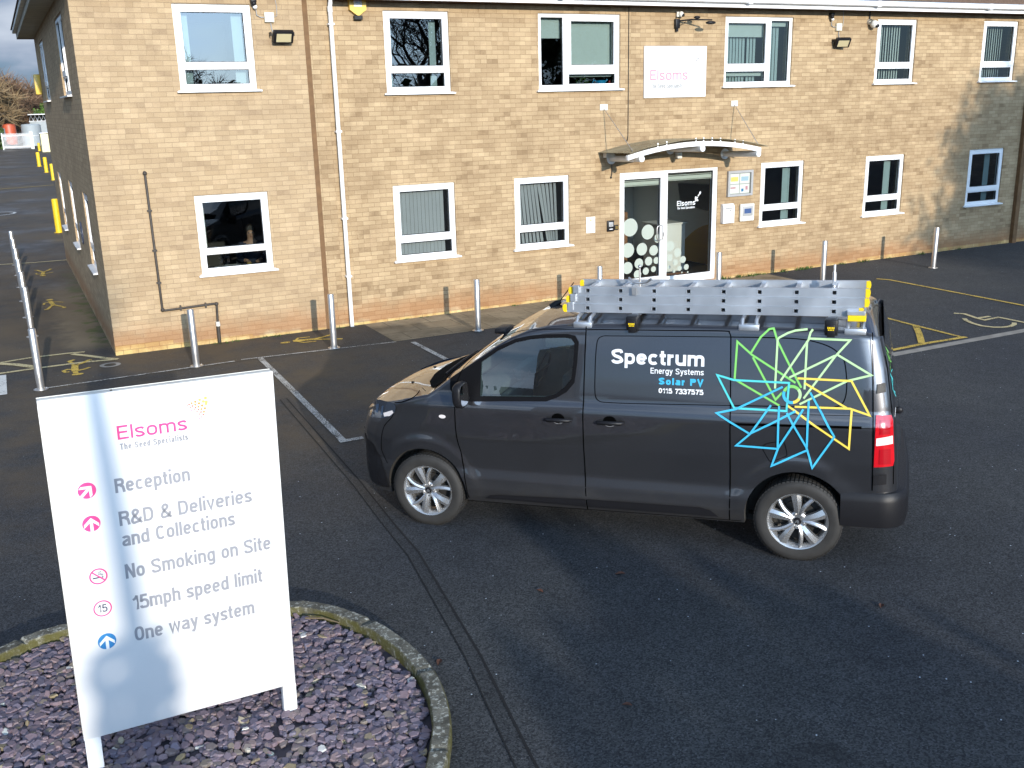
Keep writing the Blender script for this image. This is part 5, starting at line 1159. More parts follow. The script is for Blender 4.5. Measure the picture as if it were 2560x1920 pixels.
arrow_icon(0.180, 1.473, 0.046, 'pink', R(-45)); arrow_icon(0.181, 1.283, 0.046, 'pink', 0); arrow_icon(0.184, 0.577, 0.048, 'blue', 0)
f = Flat(); f.ring(0.182, 0.973, 0.039, 0.047, 40); f.line([(0.150, 1.003), (0.214, 0.943)], 0.008)
ns = f.build('no_smoking_symbol', M['pink'], lambda a, b: (a, -0.0020, b), brd)
f = Flat(); f.line([(0.152, 0.965), (0.196, 0.965)], 0.008); f.line([(0.199, 0.965), (0.207, 0.965)], 0.008)
f.line(curve_pts([(0.205, 0.973), (0.205, 0.982), (0.195, 0.985), (0.190, 0.992), (0.196, 0.998), (0.190, 1.004)], 4), 0.003); f.line(curve_pts([(0.200, 0.973), (0.199, 0.979), (0.185, 0.983), (0.182, 0.993), (0.187, 1.000)], 4), 0.003)
f.build('cigarette_symbol', M['dark_text'], sp3, ns)
f = Flat(); f.ring(0.183, 0.779, 0.041, 0.048, 40); sl = f.build('speed_limit_symbol', M['pink'], sp3, brd)
f = Flat(); stext(f, '15', 0.160, 0.206, 0.757, 0.046, 0.0066, 0.09); f.build('lettering', M['dark_text'], sp3, sl)
LU = [(0.719, 1.837), (0.725, 1.851), (0.734, 1.862), (0.744, 1.868), (0.758, 1.874), (0.778, 1.880), (0.802, 1.887), (0.834, 1.893)]
LL = [(0.774, 1.777), (0.792, 1.780), (0.805, 1.788), (0.814, 1.800), (0.819, 1.816), (0.826, 1.835), (0.834, 1.859), (0.836, 1.870)]
dots = {}
for i in range(8):
    nrow = [7, 7, 6, 6, 5, 4, 3, 2][i]
    for j in range(nrow):
        t = j/(nrow-1); a = Vector(LU[i]).lerp(Vector(LL[i]), t); bul = 0.012*(1-i/8)*math.sin(math.pi*t)
        k = min(3, i//2); dots.setdefault(k, Flat()).disc(a.x+bul*0.7, a.y+bul*0.7, 0.0026+0.0009*i, 10)
for k, c in enumerate(((0.52, 0.10, 0.22), (0.62, 0.16, 0.12), (0.72, 0.30, 0.08), (0.80, 0.45, 0.14))):
    M['dot%d' % k] = mat('leaf_dot_vinyl_%d' % k, c, 0.4); dots[k].build('leaf_logo', M['dot%d' % k], sp3, brd)
mb = MB(); mb.lathe([(0.0, BH+0.003), (0.006, BH+0.003), (0.007, BH-0.001)], 'z', (0.36, 0.03, 0), 10); mb.build('screw', M['black_plastic'], SIGN)

# ------------------------------------------------------------------ kerbed bed of slate
KO = [(-4.2, -12.6), (-3.3, -11.0), (-2.5, -9.95), (-1.728, -9.462), (-1.52, -9.36), (-1.331, -9.325), (-0.9, -9.36), (-0.3, -9.56), (0.274, -9.861), (0.416, -9.966), (0.536, -10.12), (0.669, -10.373), (0.759, -10.649), (0.815, -10.966), (0.832, -11.232), (0.816, -11.464), (0.765, -11.724), (0.683, -11.984), (0.583, -12.191), (0.479, -12.376), (0.2, -12.8), (-0.3, -13.4)]
KOs = curve_pts(KO, 8)
def inset(pts, d):
    out = []
    for i, p in enumerate(pts):
        a, b = Vector(pts[max(i-1, 0)]), Vector(pts[min(i+1, len(pts)-1)]); t = (b-a).normalized(); n = Vector((t.y, -t.x)); out.append((p[0]+n.x*d, p[1]+n.y*d))
    return out
KIs = inset(KOs, 0.115)
def kerb_mat():
    g = NT('mossy_kerb_stone'); x, y, z = g.xyz()[:3]
    n = g.noise(7, 6, 0.65); n2 = g.noise(34, 5, 0.7); n3 = g.noise(120, 3)
    col = g.mix(g.rng(n, 0.35, 0.68), (0.075, 0.070, 0.056), (0.20, 0.19, 0.155))
    li = g.math('MULTIPLY', g.rng(n2, 0.53, 0.60), g.rng(n, 0.38, 0.50)); col = g.mix(g.math('MULTIPLY', li, 0.85), col, (0.48, 0.48, 0.42))
    geo = N(g.t, 'ShaderNodeNewGeometry'); sp = N(g.t, 'ShaderNodeSeparateXYZ'); g.l(geo.outputs['Normal'], sp.inputs[0])
    moss = g.math('MULTIPLY', g.rng(sp.outputs['Z'], 0.75, 0.35), g.rng(g.noise(9, 4), 0.25, 0.5)); col = g.mix(g.math('MULTIPLY', moss, 0.85), col, (0.095, 0.088, 0.022))
    g.bump(g.math('ADD', n2, g.math('MULTIPLY', n3, 0.4)), 0.7, 0.012)
    return g.set(col=col, rough=0.92, spec=0.2)
M['kerb'] = kerb_mat()
KH = 0.105; i0 = 0; seg = 0; kerb_group = 'kerb stones round the slate bed'
lens = [0.0]
for a, b in zip(KOs, KOs[1:]): lens.append(lens[-1]+math.hypot(b[0]-a[0], b[1]-a[1]))
mbk = MB(); rk = random.Random(3)
KIs2 = inset(KOs, 0.105); KOs2 = inset(KOs, 0.012)
rows = []
nxt = 0.55
for i in range(len(KOs)):
    zb = h(*KOs[i]); jit = rk.uniform(-0.003, 0.003); dip = 0.0
    if lens[i] > nxt: dip = 0.018; nxt += 0.915
    P = [(*KOs[i], zb-0.05), (*KOs[i], zb+KH-0.018-dip), (*KOs2[i], zb+KH+jit-dip), (*KIs2[i], zb+KH+jit-dip), (*KIs[i], zb+KH-0.015-dip), (*KIs[i], zb-0.05)]
    rows.append([mbk.bm.verts.new(p) for p in P])
for a, b in zip(rows, rows[1:]):
    for k in range(5): mbk.bm.faces.new((a[k], a[k+1], b[k+1], b[k]))
mbk.bm.faces.new(rows[0]); mbk.bm.faces.new(rows[-1][::-1])
tag(mbk.build('kerb', M['kerb'], smooth=50), kind='structure')
bed = KIs + [(-2.2, -15.5), (-5.0, -15.5)]
M['soil'] = mat('dark_soil', (0.055, 0.047, 0.06), 0.95)
vs, fs = patch2d([bed], 0.6)
tag(from_py('bed_soil', [(a, b, h(a, b)+0.015) for a, b in vs], fs, M['soil']), kind='structure')
def slate_mat():
    g = NT('slate_chip')
    at = N(g.t, 'ShaderNodeAttribute'); at.attribute_name = 'tone'
    r = N(g.t, 'ShaderNodeValToRGB'); cr_ = r.color_ramp
    for p, c in ((0.0, (0.105, 0.095, 0.130)), (0.22, (0.155, 0.122, 0.155)), (0.42, (0.205, 0.145, 0.160)), (0.60, (0.140, 0.128, 0.175)), (0.76, (0.225, 0.160, 0.165)), (0.92, (0.14, 0.12, 0.12)), (0.975, (0.18, 0.15, 0.12)), (0.99, (0.28, 0.22, 0.12)), (1.0, (0.18, 0.23, 0.23))):
        e = cr_.elements.new(p); e.color = (*c, 1)
    while cr_.elements[0].position == 0.0 and cr_.elements[1].position == 0.0: cr_.elements.remove(cr_.elements[0])
    cr_.interpolation = 'LINEAR'; g.l(at.outputs['Fac'], r.inputs[0])
    n = g.noise(60, 5); col = g.mix(1.0, r.outputs[0], g.mix(n, (0.7, 0.7, 0.7), (1.35, 1.35, 1.35)), 'MULTIPLY')
    g.bump(n, 0.3, 0.004)
    return g.set(col=col, rough=g.rng(n, 0.3, 0.7, 0.45, 0.75), spec=0.5)
M['slate'] = slate_mat()
def inside(p, poly):
    x, y = p; c = False; j = len(poly)-1
    for i in range(len(poly)):
        xi, yi = poly[i]; xj, yj = poly[j]
        if (yi > y) != (yj > y) and x < (xj-xi)*(y-yi)/(yj-yi)+xi: c = not c
        j = i
    return c
rc = random.Random(11); V_ = []; F_ = []; T_ = []
bed_in = inset(KOs, 0.142) + [(-1.0, -14.2), (-3.0, -14.2)]
def chip(x, y, z, s, tone):
    n = rc.choice((5, 6, 6, 7)); ax = rc.uniform(0.5, 0.85); rot = rc.uniform(0, 6.283); tilt = rc.gauss(0, 0.28); tdir = rc.uniform(0, 6.283); th = rc.uniform(0.007, 0.013)
    Rm = (Matrix.Rotation(tilt, 3, Vector((math.cos(tdir), math.sin(tdir), 0))) @ Matrix.Rotation(rot, 3, 'Z')); o = len(V_)
    rad = [rc.uniform(0.8, 1.1) for _ in range(n)]
    for kz, ks in ((-th, 0.9), (th*0.3, 1.0), (th, 0.84)):
        for k in range(n):
            a = 2*math.pi*k/n; v = Rm @ Vector((s*rad[k]*ks*math.cos(a), s*ax*rad[k]*ks*math.sin(a), kz)); V_.append((x+v.x, y+v.y, z+v.z))
    F_.append(tuple(range(o+2*n, o+3*n)))
    for q in (0, 1):
        for k in range(n): F_.append((o+q*n+k, o+q*n+(k+1) % n, o+(q+1)*n+(k+1) % n, o+(q+1)*n+k))
    T_.extend([tone]*(3*n))
for layer, cnt in ((0, 3600), (1, 3600), (2, 3000)):
    for _ in range(cnt):
        while True:
            x, y = rc.uniform(-2.6, 0.75), rc.uniform(-13.6, -9.35)
            if inside((x, y), bed_in): break
        chip(x, y, h(x, y)+0.022+0.010*layer+rc.uniform(-0.003, 0.006), rc.uniform(0.022, 0.047)*(1.2 if rc.random() < .12 else 1), rc.random())
me = bpy.data.meshes.new('slate_chippings'); me.from_pydata(V_, [], F_); at = me.attributes.new('tone', 'FLOAT', 'POINT'); at.data.foreach_set('value', T_); me.materials.append(M['slate'])
so_ = bpy.data.objects.new('slate_chippings', me); COL.objects.link(so_); tag(so_, 'purple slate chippings filling the kerbed bed', 'slate chippings', kind='stuff')
# fallen leaves and a twig
M['leaf'] = mat('dead_leaf', (0.075, 0.030, 0.018), 0.8, var=0.3, vscale=30); M['twig'] = mat('twig_bark', (0.16, 0.12, 0.075), 0.9)
def leaf(x, y, z, s, rot, label):
    mb = MB(); pts = [(0, -1), (.45, -.4), (.5, .2), (.2, .8), (0, 1.1), (-.2, .8), (-.5, .2), (-.45, -.4)]; c, sn = math.cos(rot), math.sin(rot)
    vs = [mb.bm.verts.new((s*(a*c-b*sn), s*(a*sn+b*c), 0.008*abs(a)*3)) for a, b in pts]; m0 = mb.bm.verts.new((0, 0, 0))
    for i in range(8): mb.bm.faces.new((vs[i], vs[(i+1) % 8], m0))
    o = mb.build('fallen_leaf', M['leaf']); o.location = (x, y, z); return tag(o, label, 'leaf', 'leaves fallen on the yard')
# ------------------------------------------------------------------ bollards
def bollard(x, y, label, group, ht=0.885, r=0.052):
    e = empty('steel_bollard', (x, y, h(x, y)+0.004), label=label, cat='bollard', group=group)
    mb = MB(); mb.lathe([(r, 0.008), (r, ht-0.012), (r-0.004, ht-0.003), (r-0.012, ht), (0.0, ht+0.001)], 'z', n=28); mb.build('post', M['steel'], e, smooth=30)
    mb = MB(); mb.lathe([(0.0, 0.001), (0.098, 0.001), (0.098, 0.009), (r+0.001, 0.0105)], 'z', n=28); fl_ = mb.build('base_flange', M['steel'], e, smooth=30)
    mb = MB()
    for k in range(4): mb.lathe([(0.009, 0.0095), (0.009, 0.020), (0.0, 0.021)], 'z', (0.078*math.cos(k*math.pi/2+.3), 0.078*math.sin(k*math.pi/2+.3), 0), 8)
    mb.build('bolts', M['steel'], fl_); return e
bl = [(1.013, -1.42, 'steel bollard between the black waste pipe and the direction sign'), (3.170, -1.46, 'steel bollard beside the white downpipe and yellow walker symbol'), (5.661, -1.63, 'steel bollard on the paving slabs in front of the disarranged blinds window'),
      (8.062, -1.68, 'steel bollard left of the entrance doors behind the ladder'), (10.739+0.95, -1.66, 'steel bollard right of the entrance doors behind the ladder'), (13.394, -1.65, 'steel bollard behind the rear ladder clamp upright'), (16.669, -1.56, 'steel bollard standing alone near the tree shadow on the right')]
bl[4] = (10.739, -1.66, bl[4][2])
b0 = None
for x, y, lab in bl:
    if b0 is None: b0 = bollard(x, y, lab, 'steel bollards along the front of the building')
    else:
        b = copy_tree(b0); b.location = (x, y, h(x, y)+(0.009 if 4.2 < x < 13 else 0.004)); b['label'] = lab; b.rotation_euler = (R(rng.uniform(-.7, .7)), R(rng.uniform(-.7, .7)), rng.uniform(0, 6))
BLX = [(-1.165, -1.56), (-1.15, 2.34), (-1.165, 4.36), (-1.18, 6.33), (-1.19, 8.31), (-1.205, 10.20), (-1.22, 12.1)]
names_ = ['nearest steel bollard of the row along the side passage', 'second steel bollard of the side passage row counting from the sign', 'third steel bollard of the side passage row counting from the sign', 'fourth and middle steel bollard of the side passage row', 'third steel bollard from the far end of the side passage row', 'second steel bollard from the far end of the side passage row', 'farthest steel bollard of the row along the side passage']
BLX[1] = (-1.15, 0.55)
BLX = [(-1.165, -1.56)] + [(-1.150-0.014*k, 2.34+1.97*k) for k in range(5)] + [(-1.225, 12.2)]
for (x, y), lab in zip(BLX, names_):
    b = copy_tree(b0); b.location = (x, y, h(x, y)+0.004); b['label'] = lab; b['group'] = 'steel bollards along the side passage'
def ybollard(x, y, ht, r, lab):
    o = MB().lathe([(r, 0.0), (r, ht-0.03), (r*0.8, ht), (0, ht+0.005)], 'z', n=20).lathe([(0, 0.001), (r*1.5, 0.001), (r*1.5, 0.012), (r*1.02, 0.012)], 'z', n=20).build('yellow_bollard', M['yellow'], smooth=30)
    o.location = (x, y, h(x, y)); return tag(o, lab, 'bollard', 'yellow bollards down the side road')
ybollard(0.215, 19.5, 1.10, 0.105, 'thick yellow bollard just past the end of the side wall')
ybollard(1.52, 49.3, 0.95, 0.11, 'nearest of the thin yellow bollards far down the side road'); ybollard(1.55, 58.6, 1.0, 0.12, 'middle of the three thin yellow bollards down the side road'); ybollard(1.46, 67.9, 1.05, 0.13, 'farther yellow bollard of the three down the side road')
ybollard(2.85, 104.0, 0.85, 0.13, 'small yellow bollard in front of the cream cabinet'); ybollard(4.0, 100.0, 1.5, 0.14, 'tall yellow bollard at the right edge of the cream cabinet')

# moss and small weeds in the joint along the foot of the wall
M['weed'] = mat('wall_foot_weed', (0.07, 0.11, 0.02), 0.8, var=0.4, vscale=20)
rw = random.Random(15); V, F = [], []
for c in range(46):
    cx = rw.choice((rw.uniform(4.4, 9.3), rw.uniform(12.1, 20.8), rw.uniform(12.1, 16.0), rw.uniform(0.2, 3.9))); cy = -rw.uniform(0.02, 0.10); sz = rw.uniform(0.02, 0.055)*(1.6 if cx > 12 else 0.8)
    for _ in range(14):
        p = Vector((cx+rw.gauss(0, sz), cy-abs(rw.gauss(0, sz*.6)), h(cx, cy)+0.006)); a = rw.uniform(0, 6.28); d = Vector((math.cos(a)*.6, math.sin(a)*.6, 1)).normalized()*sz*rw.uniform(.5, 1.2); q = Vector((-math.sin(a), math.cos(a), 0))*sz*.22; o = len(V)
        V.extend([tuple(p-q), tuple(p+q), tuple(p+d)]); F.append((o, o+1, o+2))
tag(from_py('wall_foot_weeds', V, F, M['weed']), 'small green weeds and moss along the foot of the brick wall', 'weeds', kind='stuff')

# ------------------------------------------------------------------ things fixed to the front
# entrance canopy
CAN = empty('entrance_canopy', (10.70, 0, 2.7), label='curved glass canopy with white arched beam over the entrance doors', cat='canopy')
def arcz(x): t = (x-10.66)/1.6; return 2.93-0.195*t*t
cx0, cx1 = 9.06, 12.28
ox = lambda x, y, z: (x-10.70, y, z-2.7)
M['canopy_glass'] = glass_mat('algae_stained_canopy_glass', (0.66, 0.60, 0.42), 0.8, 0.05, 0.06)
g_ = M['canopy_glass'].node_tree; 
df = N(g_, 'ShaderNodeBsdfDiffuse'); df.inputs[0].default_value = (0.42, 0.37, 0.25, 1); mx2 = N(g_, 'ShaderNodeMixShader'); out_ = [n for n in g_.nodes if n.type == 'OUTPUT_MATERIAL'][0]; src = out_.inputs[0].links[0].from_socket
tn = N(g_, 'ShaderNodeTexNoise'); tn.inputs['Scale'].default_value = 3; tn.inputs['Detail'].default_value = 6; tcn = N(g_, 'ShaderNodeTexCoord'); mrr = N(g_, 'ShaderNodeMapRange'); mrr.inputs[1].default_value = 0.3; mrr.inputs[2].default_value = 0.7; mrr.inputs[3].default_value = 0.25; mrr.inputs[4].default_value = 0.75
g_.links.new(tcn.outputs['Object'], tn.inputs['Vector']); g_.links.new(tn.outputs[0], mrr.inputs[0]); g_.links.new(mrr.outputs[0], mx2.inputs[0]); g_.links.new(src, mx2.inputs[1]); g_.links.new(df.outputs[0], mx2.inputs[2]); g_.links.new(mx2.outputs[0], out_.inputs[0])
xs_ = [cx0+(cx1-cx0)*i/28 for i in range(29)]
mb = MB(); R0 = [[mb.bm.verts.new(ox(x, y, arcz(x)+dz)) for x in xs_] for y, dz in ((-1.12, 0.075), (-0.02, 0.055), (-0.02, 0.065), (-1.12, 0.085))]
for a in range(4):
    for i in range(28): mb.bm.faces.new((R0[a][i], R0[a][i+1], R0[(a+1) % 4][i+1], R0[(a+1) % 4][i]))
mb.bm.faces.new([R0[a][0] for a in range(4)]); mb.bm.faces.new([R0[a][-1] for a in (3, 2, 1, 0)])
mb.build('glass_roof', M['canopy_glass'], CAN, smooth=40)
bx_ = [9.07+(12.18-9.07)*i/28 for i in range(29)]
mb = MB(); R1 = [[mb.bm.verts.new(ox(x, y, arcz(x)+dz)) for x in bx_] for y, dz in ((-1.03, -0.055), (-0.96, -0.055), (-0.96, 0.035), (-1.03, 0.035))]
for a in range(4):
    for i in range(28): mb.bm.faces.new((R1[a][i], R1[a][i+1], R1[(a+1) % 4][i+1], R1[(a+1) % 4][i]))
mb.bm.faces.new([R1[a][0] for a in range(4)]); mb.bm.faces.new([R1[a][-1] for a in (3, 2, 1, 0)]); mb.build('arched_beam', M['upvc'], CAN, smooth=40)
for xb in (9.36, 10.74, 12.10):
    zb = arcz(xb)-0.115; mb = MB(); mb.tube([ox(xb, -0.015, zb-0.02), ox(xb, -1.06, zb+0.015)], 0.058, 16); mb.lathe([(0.0, -0.02), (0.105, -0.02), (0.105, -0.002)], 'y', ox(xb, 0, zb-0.02), 24); mb.build('bracket_arm', M['white_paint'], CAN, smooth=40)
for xb in (9.75, 9.95, 10.62, 10.8, 11.0, 11.2, 11.55, 11.75):
    mb = MB(); mb.tube([ox(xb, -0.995, arcz(xb)+0.03), ox(xb, -0.995, arcz(xb)+0.10)], 0.018, 8); mb.build('glass_clamp', M['alu'], CAN, smooth=40)
for xp in (9.185, 12.305):
    sg = 1 if xp < 10 else 1
    xe = 9.20 if xp < 10 else 12.14
    mb = MB(); mb.box(xp-0.085-10.70, xp+0.085-10.70, -0.015, -0.001, 3.575-2.7, 3.685-2.7, 0.002); mb.build('wall_plate', M['dirty_white'], CAN)
    mb = MB(); mb.tube([ox(xp, -0.02, 3.60), ox(xe, -0.985, arcz(xe)+0.08)], 0.008, 6); mb.build('tie_rod', M['steel'], CAN)
mb = MB(); mb.box(9.15-10.7, 9.33-10.7, -0.16, -0.03, 2.695-2.7, 2.80-2.7, 0.01); mb.build('junction_box', M['dirty_white'], CAN)
mb = MB(); mb.box(10.86-10.7, 10.97-10.7, -0.10, -0.002, 2.60-2.7, 2.72-2.7, 0.012); mb.build('sensor', M['dirty_white'], CAN)
# big white sign
mb = MB(); mb.box(0, 1.472, -0.035, -0.003, 0, 0.958, 0.004); WS = mb.build('wall_sign', M['panel_white']); WS.location = (10.082, 0, 3.778); tag(WS, 'white square sign with pale pink lettering above the canopy', 'sign')
f = Flat(); stext(f, 'Elsoms', 0.135, 1.02, 0.328, 0.192, 0.026, 0.09); f.build('lettering', M['faint_pink'], lambda a, b: (a, -0.0410, b), WS)
f = Flat(); stext(f, 'The Seed Specialists', 0.16, 0.90, 0.180, 0.085, 0.011, 0.11)
f.build('lettering', M['faint_grey'], lambda a, b: (a, -0.0410, b), WS); f = Flat()
for i in range(5): f.disc(1.08+0.045*i, 0.60+0.03*i, 0.008+0.003*i, 10)
f.build('leaf_logo', M['faint_grey'], lambda a, b: (a, -0.0410, b), WS)
# notice case
NB = empty('notice_case', (12.18, 0, 1.758), label='grey framed notice case with four papers right of the doors', cat='notice board')
mb = MB(); mb.plate(0, 0.655, 0, 0.525, [(0.055, 0.60, 0.045, 0.475)], -0.055, -0.002); bmesh.ops.bevel(mb.bm, geom=[e for e in mb.bm.edges if e.is_manifold and e.calc_face_angle(0) > 1.2], offset=0.012, segments=2, profile=0.5, affect='EDGES'); mb.build('frame', M['grey_plastic'], NB, smooth=40)
mb = MB(); mb.box(0.05, 0.605, -0.012, -0.0025, 0.04, 0.48); mb.build('back_panel', M['grey_plastic'], NB)
M['paper'] = mat('white_paper', (0.76, 0.75, 0.72), 0.7); M['paper_yellow'] = mat('yellow_print', (0.75, 0.62, 0.18), 0.7); M['paper_blue'] = mat('blue_print', (0.36, 0.50, 0.62), 0.7)
for x0, z0 in ((0.068, 0.255), (0.338, 0.255), (0.068, 0.058), (0.338, 0.058)):
    p = sheet('paper', x0, x0+0.25, z0, z0+(0.205 if z0 > .2 else 0.18), -0.0135, M['paper'], NB)
    if z0 > .2: sheet('print', x0+0.03, x0+0.22, z0+0.05, z0+0.14, -0.0145, M['paper_yellow'] if x0 < .2 else M['paper_blue'], p)
    elif x0 > .2:
        sheet('print', x0+0.04, x0+0.10, z0+0.03, z0+0.09, -0.0145, M['blue'], p); sheet('print', x0+0.15, x0+0.21, z0+0.06, z0+0.14, -0.0145, M['faint_pink'], p)
    else: sheet('print', x0+0.03, x0+0.16, z0+0.10, z0+0.13, -0.0145, M['faint_pink'], p)
sheet('pane', 0.055, 0.60, 0.045, 0.475, -0.045, M['door_glass'], NB)
# letterbox, alarm panel, poster, intercom
mb = MB(); mb.prism([(-0.002, 0.0), (-0.10, 0.0), (-0.10, 0.34), (-0.06, 0.395), (-0.002, 0.395)], 0, 0.285, 'yz'); LB = mb.build('letterbox', M['upvc']); LB.location = (12.045, 0, 1.222); tag(LB, 'white wall letterbox under the notice case', 'letterbox')
mb = MB(); mb.box(0.05, 0.235, -0.103, -0.1005, 0.30, 0.312); mb.box(0.16, 0.20, -0.103, -0.1005, 0.25, 0.265); mb.build('slot', M['black_plastic'], LB)
mb = MB(); mb.box(0, 0.375, -0.06, -0.002, 0, 0.365, 0.02); AP = mb.build('alarm_keypad', M['dirty_white'], smooth=40); AP.location = (12.525, 0, 1.222); tag(AP, 'small beige alarm keypad with dark blue screen on the wall', 'alarm keypad')
mb = MB(); mb.box(0.055, 0.32, -0.068, -0.0605, 0.11, 0.31, 0.006); c = mb.build('bezel', M['grey_plastic'], AP, smooth=40)
M['screen'] = mat('dark_blue_screen', (0.06, 0.10, 0.22), 0.2); sheet('screen', 0.095, 0.28, 0.165, 0.265, -0.0688, M['screen'], c)
mb = MB(); mb.box(0, 0.20, -0.006, -0.001, 0, 0.31, 0.001); PO = mb.build('wall_notice', M['paper']); PO.location = (8.79, 0, 1.27); tag(PO, 'small white notice stuck to the brick left of the doors', 'notice')
f = Flat(); f.poly([(0.07, 0.23), (0.13, 0.23), (0.10, 0.28)]); f.line([(0.05, 0.21), (0.15, 0.21)], 0.012); f.build('warning_symbol', M['paper_yellow'], lambda a, b: (a, -0.0068, b), PO)
mb = MB(); mb.box(0, 0.155, -0.04, -0.001, 0, 0.215, 0.010); IC = mb.build('intercom', M['black_plastic'], smooth=40); IC.location = (9.255, 0, 1.265); tag(IC, 'black door intercom with silver camera dot', 'intercom')
mb = MB(); mb.box(0.03, 0.13, -0.046, -0.0405, 0.095, 0.185, 0.004); mb.ball((0.085, -0.048, 0.14), 0.022, 2, (1, .5, 1)); mb.build('camera_face', M['grey_plastic'], IC, smooth=40)
mb = MB(); mb.box(0.04, 0.12, -0.044, -0.0405, 0.04, 0.055); mb.build('call_button', M['upvc'], IC)
mb = MB(); mb.box(0, 0.09, -0.03, -0.001, 0, 0.10, 0.006); o = mb.build('push_button', M['black_plastic'], smooth=40); o.location = (9.425, 0, 1.285); tag(o, 'small brass edged push button beside the intercom', 'push button')
mb = MB(); mb.box(0.015, 0.075, -0.033, -0.0305, 0.018, 0.082); mb.build('brass_plate', mat('brass', (0.45, 0.30, 0.10), 0.35, 0.9), o)
# yellow alarm sounder (hexagonal) under the eave
hexa = [(0.165*math.cos(R(60*k+90))*1.0, 0.21*math.sin(R(60*k+90))) for k in range(6)]
mb = MB(); mb.prism(hexa, -0.085, -0.002, 'xz'); AL = mb.build('alarm_sounder', M['amber_box'], smooth=20); AL.location = (4.40, 0, 5.40); tag(AL, 'yellow hexagonal alarm box under the eave beside the downpipe', 'alarm box')
sheet('label', -0.07, 0.07, -0.06, 0.05, -0.0865, M['paper'], AL)
sheet('print', -0.04, 0.04, -0.005, 0.015, -0.0872, M['paper_blue'], AL)
mb = MB(); mb.box(-0.07, 0.07, -0.088, -0.01, -0.262, -0.195, 0.006); mb.build('strobe', M['black_plastic'], AL)
# floodlights with their junction boxes
def flood(x, z, lab, rz=0.0):
    e = empty('floodlight', (x, -0.02, z), label=lab, cat='floodlight', group='floodlights on the brick front')
    Q = Matrix.Rotation(rz, 4, 'Z') @ Matrix.Rotation(R(34), 4, 'X')
    mb = MB(); mb.box(-0.16, 0.16, -0.115, -0.03, -0.10, 0.10, 0.012); mb.bm.transform(Q); hd_ = mb.build('lamp_head', M['black_plastic'], e, smooth=40); hd_.location = (0, -0.07, 0)
    mb = MB(); mb.box(-0.118, 0.118, -0.120, -0.1155, -0.070, 0.070); mb.bm.transform(Q); mb.build('lamp_lens', mat('lamp_lens', (0.55, 0.47, 0.28), 0.25), hd_)
    mb = MB(); mb.box(-0.06, 0.06, -0.06, 0.018, -0.03, 0.03); mb.box(-0.19, -0.177, -0.12, 0.01, -0.03, 0.03); mb.box(0.177, 0.19, -0.12, 0.01, -0.03, 0.03); mb.build('bracket', M['black_plastic'], e)
    return e
flood(3.10, 4.905, 'black floodlight on the end wing beside its cream junction box'); flood(15.02, 4.845, 'black floodlight under the eave between the wide window and the slatted window', R(-18))
def pir(x, z, lab):
    e = empty('sensor_box', (x, 0, z), label=lab, cat='sensor', group='cream sensor boxes above the floodlights')
    mb = MB(); mb.box(-0.075, 0.075, -0.06, -0.002, -0.075, 0.075, 0.008); mb.build('junction_box', M['cream_box'], e, smooth=40)
    mb = MB(); mb.ball((-0.235, -0.07, 0.20), 0.045, 2); mb.box(-0.28, -0.19, -0.10, -0.002, 0.215, 0.28, 0.01); mb.build('motion_sensor', M['black_plastic'], e, smooth=50)
    mb = MB(); mb.ball((-0.215, -0.065, 0.15), 0.036, 2); mb.build('sensor_eye', M['upvc'], e, smooth=50)
    mb = MB(); mb.tube([(-0.20, -0.03, 0.13), (-0.19, -0.02, 0.03), (-0.13, -0.02, 0.0), (-0.07, -0.02, 0.0)], 0.008, 6); mb.tube([(0.02, -0.02, -0.07), (0.03, -0.02, -0.18), (0.07, -0.03, -0.30)], 0.008, 6); mb.tube([(0.075, -0.02, 0), (0.13, -0.02, 0.03), (0.14, -0.015, 0.16), (0.12, -0.015, 0.32)], 0.005, 6); mb.build('cable', M['grey_plastic'], e)
    return e
pir(2.93, 5.16, 'cream sensor box above the floodlight on the end wing'); pir(14.98, 5.12, 'cream sensor box above the right hand floodlight')
# security cameras
C1 = empty('security_camera', (10.83, 0, 5.16), label='black camera arm with small lens under the eave above the white sign', cat='security camera')
mb = MB(); mb.box(-0.055, 0.045, -0.07, -0.002, -0.10, 0.07, 0.008); mb.box(-0.03, 0.02, -0.05, -0.005, -0.16, -0.09); mb.tube([(0.0, -0.04, 0.03), (0.22, -0.20, 0.05), (0.54, -0.42, 0.03)], [0.016, 0.014, 0.012], 8); mb.build('arm', M['black_plastic'], C1, smooth=40)
mb = MB(); mb.ball((0.30, -0.26, 0.085), 0.05, 2, (1.4, 1, .6)); mb.ball((0.52, -0.40, -0.02), 0.075, 2, (1.5, 1, .45)); mb.build('camera_pod', M['black_plastic'], C1, smooth=60)
mb = MB(); mb.tube([(0.05, -0.05, -0.02), (0.10, -0.09, -0.03), (0.14, -0.12, 0.02)], 0.006, 6); mb.tube([(-0.01, -0.01, 0.07), (-0.01, -0.01, 0.13)], 0.008, 6); mb.build('cable', M['black_plastic'], C1)
DC = empty('dome_camera', (10.86, 0, 5.315), label='white dome camera just above the black camera arm', cat='security camera')
mb = MB(); mb.ball((0.03, -0.07, 0), 0.055, 3); mb.box(-0.05, 0.0, -0.06, -0.002, -0.05, 0.06, 0.01); mb.build('housing', M['dirty_white'], DC, smooth=50)
mb = MB(); mb.ball((0.05, -0.11, -0.02), 0.032, 2); mb.build('lens', M['black_plastic'], DC, smooth=50)
DC2 = empty('dome_camera', (15.86, 0, 5.19), label='white turret camera with dark lens hanging left of the slatted window', cat='security camera')
mb = MB(); mb.ball((0.05, -0.11, -0.01), 0.085, 3); mb.lathe([(0.06, -0.07), (0.06, -0.002), (0.0, -0.002)], 'y', (0.0, 0, 0.04), 18); mb.build('housing', M['dirty_white'], DC2, smooth=50)
